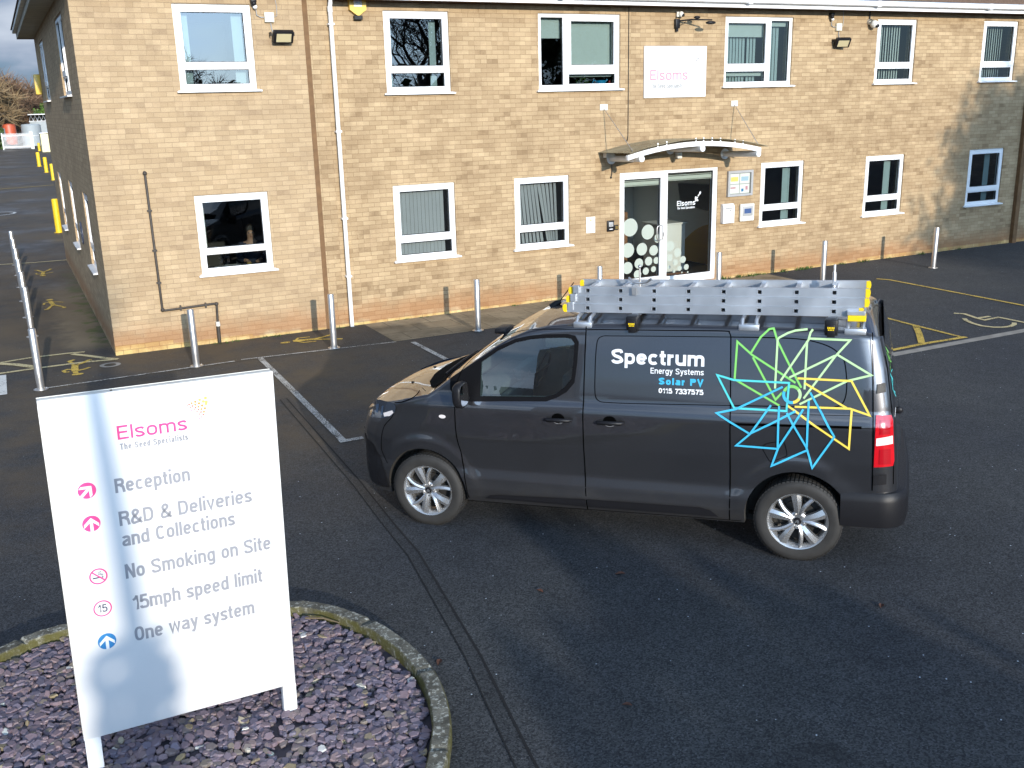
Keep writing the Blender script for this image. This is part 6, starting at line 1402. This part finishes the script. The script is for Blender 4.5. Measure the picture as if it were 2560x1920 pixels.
mb = MB(); mb.ball((0.075, -0.165, -0.045), 0.048, 2, (1.2, 1, .9)); mb.build('lens', M['black_plastic'], DC2, smooth=50)
mb = MB(); mb.tube([(0.0, -0.02, 0.06), (0.0, -0.02, 0.27)], 0.016, 8); mb.build('conduit', M['black_plastic'], DC2)
# loose cables and pipes
mb = MB(); mb.tube([(9.738, -0.012, 5.44), (9.735, -0.012, 3.10), (9.72, -0.02, 3.02), (9.68, -0.06, 2.985)], 0.007, 6); tag(mb.build('wall_cable', M['black_plastic']), 'thin black cable running from the eave down to the canopy', 'cable')
mb = MB(); mb.tube([(9.36, -0.02, 2.56), (9.365, -0.02, 2.38), (9.35, -0.02, 2.33)], 0.008, 6); mb.ball((9.345, -0.025, 2.31), 0.022, 1); tag(mb.build('loose_cable', M['black_plastic']), 'short dangling cable at the left end of the canopy', 'cable')
WP = empty('waste_pipe', (0.77, -0.04, 0), label='thin black waste pipe stepping down the end wing wall', cat='pipe')
M['pipe'] = mat('weathered_black_pipe', (0.045, 0.036, 0.028), 0.6, var=0.2)
mb = MB(); mb.tube([(0, 0.03, 2.865), (0, 0, 2.83), (0.015, 0, 0.70), (0.02, 0, 0.665), (0.05, 0, 0.655), (0.84, 0, 0.68), (0.87, 0, 0.67), (0.875, 0, 0.64), (0.862, 0, 0.36)], 0.019, 10)
mb.build('pipe', M['pipe'], WP, smooth=50)
for x, z in ((0.003, 2.25), (0.008, 1.62), (0.011, 1.10)): MB().box(x-0.035, x+0.035, -0.024, 0.038, z, z+0.025).build('pipe_clip', M['pipe'], WP)
for x in (0.30, 0.70): MB().box(x-0.012, x+0.012, -0.024, 0.038, 0.63, 0.71).build('pipe_clip', M['pipe'], WP)
for x, z in ((0, 2.84), (0.018, 0.668), (0.872, 0.672)): MB().ball((x, 0, z), 0.034, 2).build('pipe_elbow', M['pipe'], WP, smooth=50)
mb = MB(); mb.tube([(0.862, 0, 0.36), (0.858, 0, 0.02)], 0.031, 12); mb.build('drain_socket', M['pipe'], WP, smooth=50); mb = MB(); mb.tube([(0.862, 0, 0.375), (0.862, 0, 0.30)], 0.035, 12); mb.build('white_collar', M['dirty_white'], WP, smooth=50)
# side wall: camera under the eave, oval sign, yellow box
SC_ = empty('security_camera', (0, 10.4, 5.96), label='black bracket camera under the boxed eave of the side wall', cat='security camera')
mb = MB(); mb.tube([(0, 0, 0), (-0.12, -0.1, -0.10), (-0.25, -0.35, -0.12)], 0.045, 8); mb.ball((-0.28, -0.45, -0.12), 0.10, 2, (1, 1.8, .8)); mb.ball((-0.06, 0.1, 0.2), 0.08, 2); mb.build('body', M['black_plastic'], SC_, smooth=50)
mb = MB(); mb.lathe([(0.0, -0.022), (0.20, -0.022), (0.215, -0.012), (0.215, -0.002)], 'x', n=36); OS = mb.build('oval_sign', M['dark_text'], smooth=30); OS.location = (0, 4.10, 1.56); tag(OS, 'round dark sign edge on between the side wall windows', 'sign')
f = Flat(); f.ring(0, 0, 0.16, 0.19, 30); f.line([(-0.1, 0), (0.1, 0)], 0.04); f.build('sign_print', M['white_vinyl'], lambda a, b: (-0.0235, a, b), OS)
mb = MB(); mb.box(-0.15, -0.002, 11.95, 12.33, 4.25, 4.74, 0.02); tag(mb.build('wall_box', M['amber_box'], smooth=30), 'yellow box fixed high at the far end of the side wall', 'box')

# ------------------------------------------------------------------ things seen through the glass
o = MB().lathe([(0.0, 0.0), (0.045, 0.0), (0.06, 0.085), (0.066, 0.09), (0.05, 0.085), (0.0, 0.08)], 'z', n=20).build('potted_plant', M['white_paint'], smooth=40); o.location = (8.85, 0.20, 3.985); tag(o, 'leafy green plant in a white pot on the wide window sill', 'plant')
M['leafgreen'] = mat('plant_leaf', (0.10, 0.24, 0.03), 0.5, var=0.35, vscale=40)
mb = MB(); rl = random.Random(5)
for _ in range(90):
    a = rl.uniform(0, 6.28); r0 = rl.uniform(0.02, 0.13); z0 = 0.10+rl.uniform(0, 0.12)*(1-r0*3); p = Vector((math.cos(a)*r0*1.3, math.sin(a)*r0, z0)); d = Vector((math.cos(a), math.sin(a), rl.uniform(-.6, .8))).normalized()*rl.uniform(0.03, 0.055); s = d.cross(Vector((0, 0, 1))).normalized()*0.013
    mb.quad(p, p+d*0.5+s, p+d, p+d*0.5-s)
mb.build('foliage', M['leafgreen'], o, recalc=False)
M['can_blue'] = mat('blue_plastic', (0.01, 0.25, 0.48), 0.35)
W_ = MB().lathe([(0.0, 0.0), (0.085, 0.0), (0.10, 0.14), (0.092, 0.14), (0.078, 0.01)], 'z', n=24).build('watering_can', M['can_blue'], smooth=40); W_.location = (9.24, 0.20, 3.985); tag(W_, 'blue plastic watering can on the wide window sill', 'watering can')
mb = MB(); mb.tube([(-0.09, 0, 0.12), (-0.15, 0, 0.15), (-0.175, 0, 0.10), (-0.165, 0, 0.03), (-0.08, 0, 0.02)], 0.010, 8); mb.build('handle', M['can_blue'], W_, smooth=50)
mb = MB(); mb.tube([(0.08, 0, 0.08), (0.13, 0, 0.13), (0.15, 0, 0.155)], [0.016, 0.012, 0.018], 8); mb.build('spout', M['can_blue'], W_, smooth=50)
o = MB().lathe([(0.0, 0.0), (0.034, 0.0), (0.036, 0.085), (0.014, 0.105), (0.014, 0.135), (0.0, 0.135)], 'z', n=18).build('red_bottle', M['red'], smooth=40); o.location = (9.44, 0.20, 3.985); tag(o, 'small red bottle at the right end of the window sill', 'bottle')
# desk edge with folders and papers under the left window
o = MB().box(1.5, 2.65, 0.31, 1.1, 1.10, 1.135).build('desk', M['inside']); tag(o, 'desk top just inside the left ground floor window', 'desk')
for xx in (1.55, 2.58): MB().box(xx, xx+0.05, 0.6, 0.65, 0.12, 1.0995).build('leg', M['inside'], o)
o = MB().box(0, 0.42, 0, 0.28, 0, 0.05, 0.006).build('folder', mat('blue_folder', (0.05, 0.16, 0.34), 0.5)); o.location = (1.76, 0.34, 1.137); o.rotation_euler = (0, 0, R(4)); tag(o, 'blue lever folder lying on the desk in the left window', 'folder')
MB().box(0.06, 0.10, -0.004, -0.0005, 0.002, 0.048).build('clasp', M['can_blue'], o); MB().box(0.30, 0.34, -0.004, -0.0005, 0.002, 0.048).build('clasp', M['can_blue'], o)
o = MB().box(0, 0.44, 0, 0.30, 0, 0.008).box(0.16, 0.36, 0.03, 0.24, 0.0085, 0.03).build('paper_stack', M['paper']); o.location = (1.78, 0.33, 1.189); o.rotation_euler = (0, 0, R(-3)); tag(o, 'white papers heaped on the blue folder in the left window', 'papers')
o = MB().lathe([(0.0, 0.0), (0.038, 0.0), (0.04, 0.09), (0.034, 0.09), (0.032, 0.01)], 'z', n=18).build('mug', mat('mustard_mug', (0.30, 0.20, 0.05), 0.4), smooth=40); o.location = (2.36, 0.52, 1.137); tag(o, 'mustard coloured mug on the desk in the left window', 'mug')
# seated person in the room behind the left window
M['skin'] = mat('skin', (0.38, 0.22, 0.15), 0.5); M['hair'] = mat('dark_hair', (0.015, 0.011, 0.009), 0.6, bump=0.5, bscale=90); M['navy'] = mat('navy_jumper', (0.012, 0.018, 0.04), 0.9)
def skinned(name, pts, edges, rad, m, parent=None, sub=2):
    me = bpy.data.meshes.new(name); me.from_pydata(pts, edges, []); ob = bpy.data.objects.new(name, me); COL.objects.link(ob)
    sk = ob.modifiers.new('skin', 'SKIN'); sk.use_smooth_shade = True; sb = ob.modifiers.new('sub', 'SUBSURF'); sb.levels = sub; sb.render_levels = sub
    for v, r in zip(me.skin_vertices[0].data, rad): v.radius = r if hasattr(r, '__len__') else (r, r)
    me.skin_vertices[0].data[0].use_root = True
    bpy.context.view_layer.update(); m2 = bpy.data.meshes.new_from_object(ob.evaluated_get(bpy.context.evaluated_depsgraph_get()))
    ob.modifiers.clear(); ob.data = m2; bpy.data.meshes.remove(me); m2.name = name; m2.materials.clear(); m2.materials.append(m); m2.polygons.foreach_set('use_smooth', [True]*len(m2.polygons))
    if parent is not None: ob.parent = parent
    return ob
PX, PY = 2.60, 1.32
P = [(0, .10, .92), (0, .08, 1.10), (0, .06, 1.28), (0, .05, 1.41), (0, .03, 1.49), (0, 0.0, 1.60), (0, -.005, 1.69),
     (-.17, .05, 1.40), (-.24, -.02, 1.17), (-.12, -.26, 1.16), (-.09, -.33, 1.165), (.17, .05, 1.40), (.25, -.02, 1.17), (.13, -.25, 1.16), (.10, -.33, 1.165),
     (-.11, .05, .90), (-.13, -.36, .88), (-.13, -.38, .50), (-.13, -.36, .20), (-.13, -.52, .17), (.11, .05, .90), (.13, -.36, .88), (.13, -.38, .50), (.13, -.36, .20), (.13, -.52, .17)]
E_ = [(0, 1), (1, 2), (2, 3), (3, 4), (4, 5), (5, 6), (3, 7), (7, 8), (8, 9), (9, 10), (3, 11), (11, 12), (12, 13), (13, 14), (0, 15), (15, 16), (16, 17), (17, 18), (18, 19), (0, 20), (20, 21), (21, 22), (22, 23), (23, 24)]
rad = [(.16, .12), (.155, .11), (.17, .115), (.11, .08), (.055, .055), (.078, .095), (.07, .085), .065, .05, .038, .030, .065, .05, .038, .030, .09, .075, .055, .042, .04, .09, .075, .055, .042, .04]
per = skinned('person', P, E_, rad, M['skin']); per.location = (PX, PY, 0.02); per.rotation_euler = (0, 0, R(-12)); tag(per, 'dark haired person in a navy top sitting at the desk behind the left window', 'person')
top = skinned('jumper', [P[i] for i in (0, 1, 2, 3, 7, 8, 9, 11, 12, 13)], [(0, 1), (1, 2), (2, 3), (3, 4), (4, 5), (5, 6), (3, 7), (7, 8), (8, 9)], [(.175, .135), (.17, .125), (.185, .13), (.12, .09), .078, .06, .047, .078, .06, .047], M['navy'], per)
mb = MB(); mb.ball((0, .025, 1.672), .098, 3, (.92, 1.08, 1.08))
for v in list(mb.bm.verts):
    if v.co.y < -0.045 and v.co.z < 1.735: v.co.y = -0.045+ (v.co.y+0.045)*0.1
mb.build('hair', M['hair'], per, smooth=60)
mb = MB()
for sx in (-1, 1): mb.ball((sx*.030, -.090, 1.625), .011, 2)
mb.build('eyes', M['dark_text'], per, smooth=60)
mb = MB(); mb.ball((0, -.103, 1.60), .016, 2, (.8, 1, 1.3)); mb.build('nose', M['skin'], per, smooth=60)
mb = MB(); mb.ball((0, -.092, 1.558), .020, 2, (1.3, .4, .35)); mb.build('mouth', mat('lips', (0.28, 0.10, 0.08), 0.5), per, smooth=60)
for sx in (-1, 1):
    hp = [(sx*.095, -.33, 1.165), (sx*.085, -.375, 1.16)]; pts = list(hp); ed = [(0, 1)]; rd = [.026, .028]
    for k, (dx, ln) in enumerate(((-.024, .062), (-.008, .072), (.009, .068), (.024, .052))):
        b_ = len(pts); pts += [(sx*(.085+dx*-1), -.40, 1.160), (sx*(.082+dx*-1), -.40-ln*.5, 1.158), (sx*(.080+dx*-1), -.40-ln, 1.150)]; ed += [(1, b_), (b_, b_+1), (b_+1, b_+2)]; rd += [.009, .0085, .0075]
    b_ = len(pts); pts += [(sx*.055, -.365, 1.16), (sx*.042, -.39, 1.158)]; ed += [(1, b_), (b_, b_+1)]; rd += [.010, .0085]
    skinned('hand', pts, ed, rd, M['skin'], per)
o = MB().box(PX-.26, PX+.26, PY+.18, PY+.24, 0.75, 1.30, 0.03).build('office_chair', M['seat'], smooth=40); tag(o, 'dark office chair the seated person leans back on', 'chair')
MB().box(PX-.25, PX+.25, PY-.24, PY+.2, 0.68, 0.76, 0.03).build('seat', M['seat'], o, smooth=40); MB().tube([(PX, PY, 0.67), (PX, PY, 0.13)], 0.03, 10).build('column', M['black_plastic'], o)
# reception: desk, cabinet, screen, yellow panel, mat
M['desk_white'] = mat('white_laminate', (0.50, 0.51, 0.48), 0.5); M['wood'] = mat('brown_wood', (0.16, 0.075, 0.03), 0.5, var=0.2); M['ochre'] = mat('ochre_panel', (0.50, 0.27, 0.02), 0.6)
o = MB().box(11.32, 12.0, 1.15, 1.75, 0.09, 1.12).build('reception_desk', M['desk_white']); tag(o, 'pale reception desk end behind the glass doors', 'desk'); MB().box(11.28, 12.04, 1.11, 1.79, 1.121, 1.15).build('worktop', M['desk_white'], o)
o = MB().box(10.55, 11.25, 2.3, 2.8, 0.09, 1.32).build('cabinet', M['wood']); tag(o, 'brown wooden cabinet inside the left door leaf', 'cabinet'); MB().box(10.58, 10.89, 2.285, 2.299, 0.14, 1.28).build('door', M['wood'], o); MB().box(10.91, 11.22, 2.285, 2.299, 0.14, 1.28).build('door', M['wood'], o)
o = MB().prism([(1.15, 1.30), (2.45, 1.38), (2.55, 1.86), (1.10, 1.90)], 12.80, 12.845, 'yz').build('wall_screen', M['black_plastic']); tag(o, 'black wall screen behind the right door pane', 'screen')
arc = [(0.75, 0.10), (2.75, 0.10)] + [(2.75-2.0*k/14, 0.10+0.92*math.sin(math.pi/2*min(1, (k/14)*1.25+0.05))) for k in range(15)]
o = MB().prism(arc, 12.825, 12.846, 'yz').build('curved_panel', M['ochre']); tag(o, 'ochre curved wall panel behind the right door pane', 'panel')
o = MB().box(9.68, 11.8, 0.30, 0.95, 0.088, 0.096).build('door_mat', mat('orange_brown_mat', (0.20, 0.07, 0.025), 0.95, var=0.5, vscale=14)); tag(o, 'orange brown mat inside the entrance doors', 'mat')

# ------------------------------------------------------------------ far end of the side road
M['gal'] = mat('galvanised_steel', (0.50, 0.51, 0.52), 0.5, 0.2); M['shed'] = mat('grey_cladding', (0.30, 0.33, 0.34), 0.6, var=0.08, vscale=0.8); M['cream'] = mat('cream_paint', (0.68, 0.62, 0.36), 0.6, var=0.05)
G = empty('palisade_gate', (-0.45, 113, h(0, 113)), label='white palisade gate closing the far end of the side road', cat='gate')
mb = MB()
for k in range(24): mb.box(0.02+0.115*k, 0.065+0.115*k, -0.02, 0.0, 0.08, 1.80)
mb.build('pales', M['gal'], G)
for z in (0.25, 1.50): MB().box(0.0, 2.78, 0.001, 0.06, z, z+0.10).build('rail', M['white_paint'], G)
MB().box(2.80, 3.12, -0.05, 0.1, 0, 1.95).build('post', M['white_paint'], G); MB().box(-0.12, -0.01, -0.05, 0.1, 0, 1.85).build('post', M['gal'], G)
o = MB().box(3.0, 5.6, 100, 103, 0, 1.85).build('cream_cabinet', M['cream']); o.location.z = 0.0; tag(o, 'cream kiosk cabinet standing beside the white gate', 'cabinet'); MB().prism([(2.9, 1.86), (5.7, 2.10), (5.7, 2.18), (2.9, 1.93)], 99.9, 103.1, 'xz').build('roof', M['white_paint'], o)
SHD = empty('steel_shed', (3.5, 135, 0), label='grey steel shed with open roof trusses beyond the gate', cat='shed')
MB().box(-0.3, 2.6, 0, 8, 0, 2.9).build('wall', M['shed'], SHD); MB().prism([(2.7, 0), (2.7, 4.1), (3.6, 4.2), (7.5, 3.4), (7.5, 0)], 0.3, 8, 'xz').build('wall', M['shed'], SHD)
MB().box(-0.4, 2.65, -0.2, 8.2, 3.75, 3.87).build('roof', M['gal'], SHD)
mb = MB()
for k in range(6): mb.tube([(-0.3+0.5*k, -0.1, 2.95), (-0.05+0.5*k, -0.1, 3.7), (0.2+0.5*k, -0.1, 2.95)], 0.04, 5)
mb.box(-0.35, 2.65, -0.14, -0.06, 2.9, 2.98); mb.build('truss', M['gal'], SHD)
o = MB().lathe([(0.0, 0.0), (0.75, 0.0), (0.78, 0.3), (0.78, 2.3), (0.70, 2.5), (0.0, 2.6)], 'z', n=24).build('red_tank', M['orange'], smooth=40); o.location = (0.55, 128, 0.2); tag(o, 'orange red storage tank behind the white gate', 'tank'); MB().box(-0.74, -0.5, -0.62, -0.5, 0.6, 2.0).build('ladder_plate', M['dark_text'], o)
o = MB().lathe([(0.0, 0.0), (1.15, 0.0), (1.15, 2.5), (1.0, 2.65), (0.0, 2.7)], 'z', n=28).build('grey_tank', M['shed'], smooth=40); o.location = (3.0, 126, 0); tag(o, 'grey round tank between the red tank and the shed', 'tank'); MB().lathe([(1.17, 1.2), (1.17, 1.3)], 'z', n=28).build('hoop', M['gal'], o)

# ------------------------------------------------------------------ trees
M['bark'] = mat('bark', (0.085, 0.065, 0.045), 0.9, var=0.3, vscale=3, bump=0.4, bscale=12)
M['dark_bark'] = mat('dark_bark', (0.035, 0.028, 0.022), 0.9, var=0.3, vscale=3)
def twig_mat(name, c): return mat(name, c, 0.85, var=0.4, vscale=0.6)
M['twig_red'] = twig_mat('russet_twigs', (0.165, 0.098, 0.058)); M['twig_tan'] = twig_mat('tan_twigs', (0.24, 0.165, 0.085)); M['twig_dark'] = twig_mat('dark_twigs', (0.030, 0.023, 0.018))
M['evergreen'] = mat('evergreen_leaf', (0.045, 0.075, 0.018), 0.6, var=0.45, vscale=1.5); M['bright_leaf'] = mat('bright_leaf', (0.09, 0.16, 0.03), 0.6, var=0.4, vscale=2)
def tree(x, y, hgt, seed, bark, twig, label, group, depth=5, spread=0.55, trunk=0.30, tw=10, twr=0.010, twl=0.7, leaves=None, base=None, split=3, tr=None):
    r = random.Random(seed); e = empty('bare_tree' if leaves is None else 'leafy_tree', (x, y, h(x, y)-0.05), label=label, cat='tree', group=group)
    mt = MB(); V, F = [], []; LV, LF = [], []
    def twigq(p, d, L, w):
        s = d.cross(Vector((r.uniform(-1, 1), r.uniform(-1, 1), r.uniform(-1, 1))))
        if s.length < 1e-4: return
        s.normalize(); q = p+d*L*0.5+Vector((r.uniform(-1, 1), r.uniform(-1, 1), r.uniform(-.6, 1)))*L*0.10; o = len(V)
        V.extend([tuple(p-s*w), tuple(p+s*w), tuple(q+s*w*0.7), tuple(q-s*w*0.7), tuple(p+d*L)]); F.extend([(o, o+1, o+2, o+3), (o+3, o+2, o+4)])
    def grow(p, d, L, rad, dep):
        n = 3; pts = [p]; q = p
        for i in range(n):
            d = (d+Vector((r.uniform(-1, 1), r.uniform(-1, 1), r.uniform(-.5, .9)))*0.16).normalized(); q = q+d*L/n; pts.append(q)
        mt.tube(pts, [rad*(1-0.45*i/n) for i in range(n+1)], 7 if dep > 3 else 4, caps=False)
        if dep <= 2:
            for _ in range(tw if dep == 0 else tw//2):
                t = r.random(); k = min(n-1, int(t*n)); pp = pts[k].lerp(pts[k+1], t*n-k)
                dd = (d*0.5+Vector((r.uniform(-1, 1), r.uniform(-1, 1), r.uniform(-.5, 1.0)))).normalized(); twigq(pp, dd, twl*r.uniform(.5, 1.2), twr)
                if leaves:
                    for _ in range(leaves):
                        c = pp+dd*twl*r.random()+Vector((r.gauss(0, .10), r.gauss(0, .10), r.gauss(0, .10))); a = Vector((r.uniform(-1, 1), r.uniform(-1, 1), r.uniform(-1, 1))).normalized(); b = a.cross(Vector((r.uniform(-1, 1), r.uniform(-1, 1), r.uniform(-1, 1)))).normalized(); s = r.uniform(.03, .075); o = len(LV)
                        LV.extend([tuple(c-a*s), tuple(c+b*s*.6), tuple(c+a*s), tuple(c-b*s*.6)]); LF.append((o, o+1, o+2, o+3))
        if dep == 0: return
        for k in range(split if dep < depth else split+1):
            a = 2*math.pi*(k+r.random()*.8)/split; ax = d.cross(Vector((0, 0, 1))) if abs(d.z) < .95 else Vector((1, 0, 0)); ax.normalize(); ay = d.cross(ax)
            nd = (d*(1-spread*0.5)+(ax*math.cos(a)+ay*math.sin(a))*spread*r.uniform(.7, 1.3)+Vector((0, 0, .08))).normalized()
            grow(pts[-1] if r.random() < .6 else pts[-2], nd, L*r.uniform(.62, .85), rad*0.58, dep-1)
    b0_ = base if base is not None else hgt*0.26
    grow(Vector((0, 0, 0)), Vector((0, 0, 1)), b0_, trunk, depth)
    top_ = max(v[2] for v in V); k = (hgt)/top_
    for v in mt.bm.verts: v.co *= k
    V = [(a*k, b*k, c*k) for a, b, c in V]; LV = [(a*k, b*k, c*k) for a, b, c in LV]
    mt.build('trunk', bark, e, smooth=60, recalc=False); from_py('crown', V, F, twig, e)
    if leaves: from_py('foliage', LV, LF, M['evergreen'], e)
    return e
def bush(name, x0, x1, y0, y1, z0, z1, n, m, label, cat, seed, s=(.04, .10), kind=None, topv=0.35, ground=True):
    """leafy mass filling a box with an uneven top"""
    r = random.Random(seed); V, F = [], []; ph = [r.uniform(0, 6.28) for _ in range(6)]
    for _ in range(n):
        x, y = r.uniform(x0, x1), r.uniform(y0, y1); u = (x-x0)*2.1
        tp = z1*(1-topv*(0.5+0.25*math.sin(u*1.1+ph[0])+0.15*math.sin(u*2.7+ph[1])+0.10*math.sin(u*6.1+ph[2]))); ed = 1-abs(2*(y-y0)/(y1-y0)-1)**3
        z = z0+(tp*ed-z0)*(r.random()**0.45); a = Vector((r.uniform(-1, 1), r.uniform(-1, 1), r.uniform(-1, 1))).normalized(); b = a.cross(Vector((r.uniform(-1, 1), r.uniform(-1, 1), r.uniform(-1, 1)))).normalized(); q = r.uniform(*s); o = len(V); c = Vector((x, y, z))
        V.extend([tuple(c-a*q), tuple(c+b*q*.6), tuple(c+a*q), tuple(c-b*q*.6)]); F.append((o, o+1, o+2, o+3))
    o = from_py(name, V, F, m); return tag(o, label, cat, kind=kind)
# far trees at the end of the road
ft = [(-9.0, 122, 12.5, 'twig_tan', 'tall tan bare tree left of the far gate'), (-3.2, 128, 11.6, 'twig_tan', 'tan bare tree right at the left picture edge behind the gate'), (-0.2, 140, 10.8, 'twig_red', 'russet bare tree directly behind the red tank'), (2.3, 150, 9.4, 'twig_red', 'lower russet bare tree beside the building edge'), (5.6, 158, 9.4, 'twig_tan', 'pale bare tree touching the side wall outline'), (9.5, 150, 9.0, 'twig_red', 'russet bare tree hidden mostly behind the building end'), (-16, 135, 12, 'twig_red', 'russet bare tree far out on the left')]
for i, (x, y, hg, tm, lab) in enumerate(ft): tree(x, y, hg, 40+i, M['bark'], M[tm], lab, 'bare trees beyond the far gate', depth=4, spread=0.75, trunk=0.28, tw=16, twr=0.030, twl=1.3, split=3, base=2.0)
bush('hedge', -14, -0.3, 116, 121, 0, 3.2, 6000, M['evergreen'], 'dark green hedge left of the far gate', 'hedge', 1, (.15, .35))
bush('laurel_bush', 3.4, 7.5, 141, 145, 0, 5.6, 3500, M['bright_leaf'], 'bright green bush above the steel shed roof', 'bush', 2, (.15, .35))
# trees and hedge behind the camera: they shade the yard and the right of the facade and show in the glass
tree(20.6, -24.0, 10.4, 5, M['bark'], M['twig_dark'], 'ivy clad tree across the yard that shades the right of the facade', 'trees across the yard', depth=5, spread=0.68, trunk=0.34, tw=7, twr=0.012, twl=0.8, leaves=24, base=2.6)
tree(26.5, -52.0, 14.5, 9, M['dark_bark'], M['twig_dark'], 'bare oak across the yard mirrored in the upper window', 'trees across the yard', depth=6, spread=0.62, trunk=0.42, tw=5, twr=0.011, twl=0.7, base=3.0)
tree(9.0, -44.0, 7.2, 12, M['dark_bark'], M['twig_dark'], 'small bare tree across the yard with its top in the wing window', 'trees across the yard', depth=5, spread=0.6, trunk=0.25, tw=6, twr=0.012, twl=0.7, base=2.0)
yt = empty('bare_tree', (-2.12, -28.0, h(-1.7, -28)), label='slender young tree across the yard whose trunk shades the sign', cat='tree', group='trees across the yard')
rt_ = random.Random(4); tp = [(0.02*math.sin(k*1.3), 0.0, 0.75*k) for k in range(11)]
MB().tube(tp, [0.10-0.004*k for k in range(11)], 8).build('trunk', M['dark_bark'], yt, smooth=60)
mb = MB()
for k in range(46):
    z = rt_.uniform(6.6, 7.5); a = rt_.uniform(0, 6.28); ln = rt_.uniform(.3, .9); p0 = Vector((0, 0, z)); p1 = p0+Vector((math.cos(a)*ln*.5, math.sin(a)*ln*.5, ln*.5)); p2 = p0+Vector((math.cos(a)*ln*.8, math.sin(a)*ln*.8, ln*1.1)); mb.tube([p0, p1, p2], [.012, .008, .004], 4, caps=False)
mb.build('crown', M['dark_bark'], yt)
bush('ivy', -2.38, -1.90, -28.2, -27.8, 0.3, 5.15, 2600, M['evergreen'], 'unseen ivy column added to widen the slender tree shadow', 'ivy', 8, (.05, .09), topv=0.05)  # added out of view, shaped to cast a wide shadow low on the sign
bush('clipped_hedge', 0.1, 3.2, -28.8, -27.2, 0.2, 4.75, 9000, M['evergreen'], 'tall evergreen bush across the yard shading the tarmac', 'hedge', 3, (.06, .12), topv=0.22)
bush('low_hedge', -8.0, 0.4, -28.6, -27.4, 0.2, 3.85, 14000, M['evergreen'], 'long evergreen hedge across the yard behind the sign', 'hedge', 4, (.06, .12), topv=0.16)
bush('far_hedge', -40, 60, -60, -55, 0.2, 6.0, 16000, M['evergreen'], 'distant belt of evergreens far across the road', 'hedge', 6, (.25, .6), kind='stuff', topv=0.3)
for x, y, lab, s, rt in ((2.05, -10.55, 'dark red leaf on the tarmac between the trench and the van', .035, .4), (2.75, -10.62, 'long brown leaf on the shaded tarmac below the van door', .042, 1.2), (4.05, -12.1, 'brown leaf on the tarmac right of the rear wheel', .035, 2.2), (1.75, -12.25, 'reddish leaf on the tarmac near the bottom edge', .032, .9), (0.95, -11.15, 'brown leaf lying against the outside of the kerb', .04, 2.5)): leaf(x, y, h(x, y)+0.006, s, rt, lab)
o = MB().tube([(0, 0, 0), (0.11, -0.09, 0.012), (0.20, -0.19, 0.0)], [0.007, 0.006, 0.004], 6).build('twig', M['twig']); o.location = (0.30, -10.15, h(.3, -10.15)+0.075); tag(o, 'dry twig on the slate just inside the kerb', 'twig')
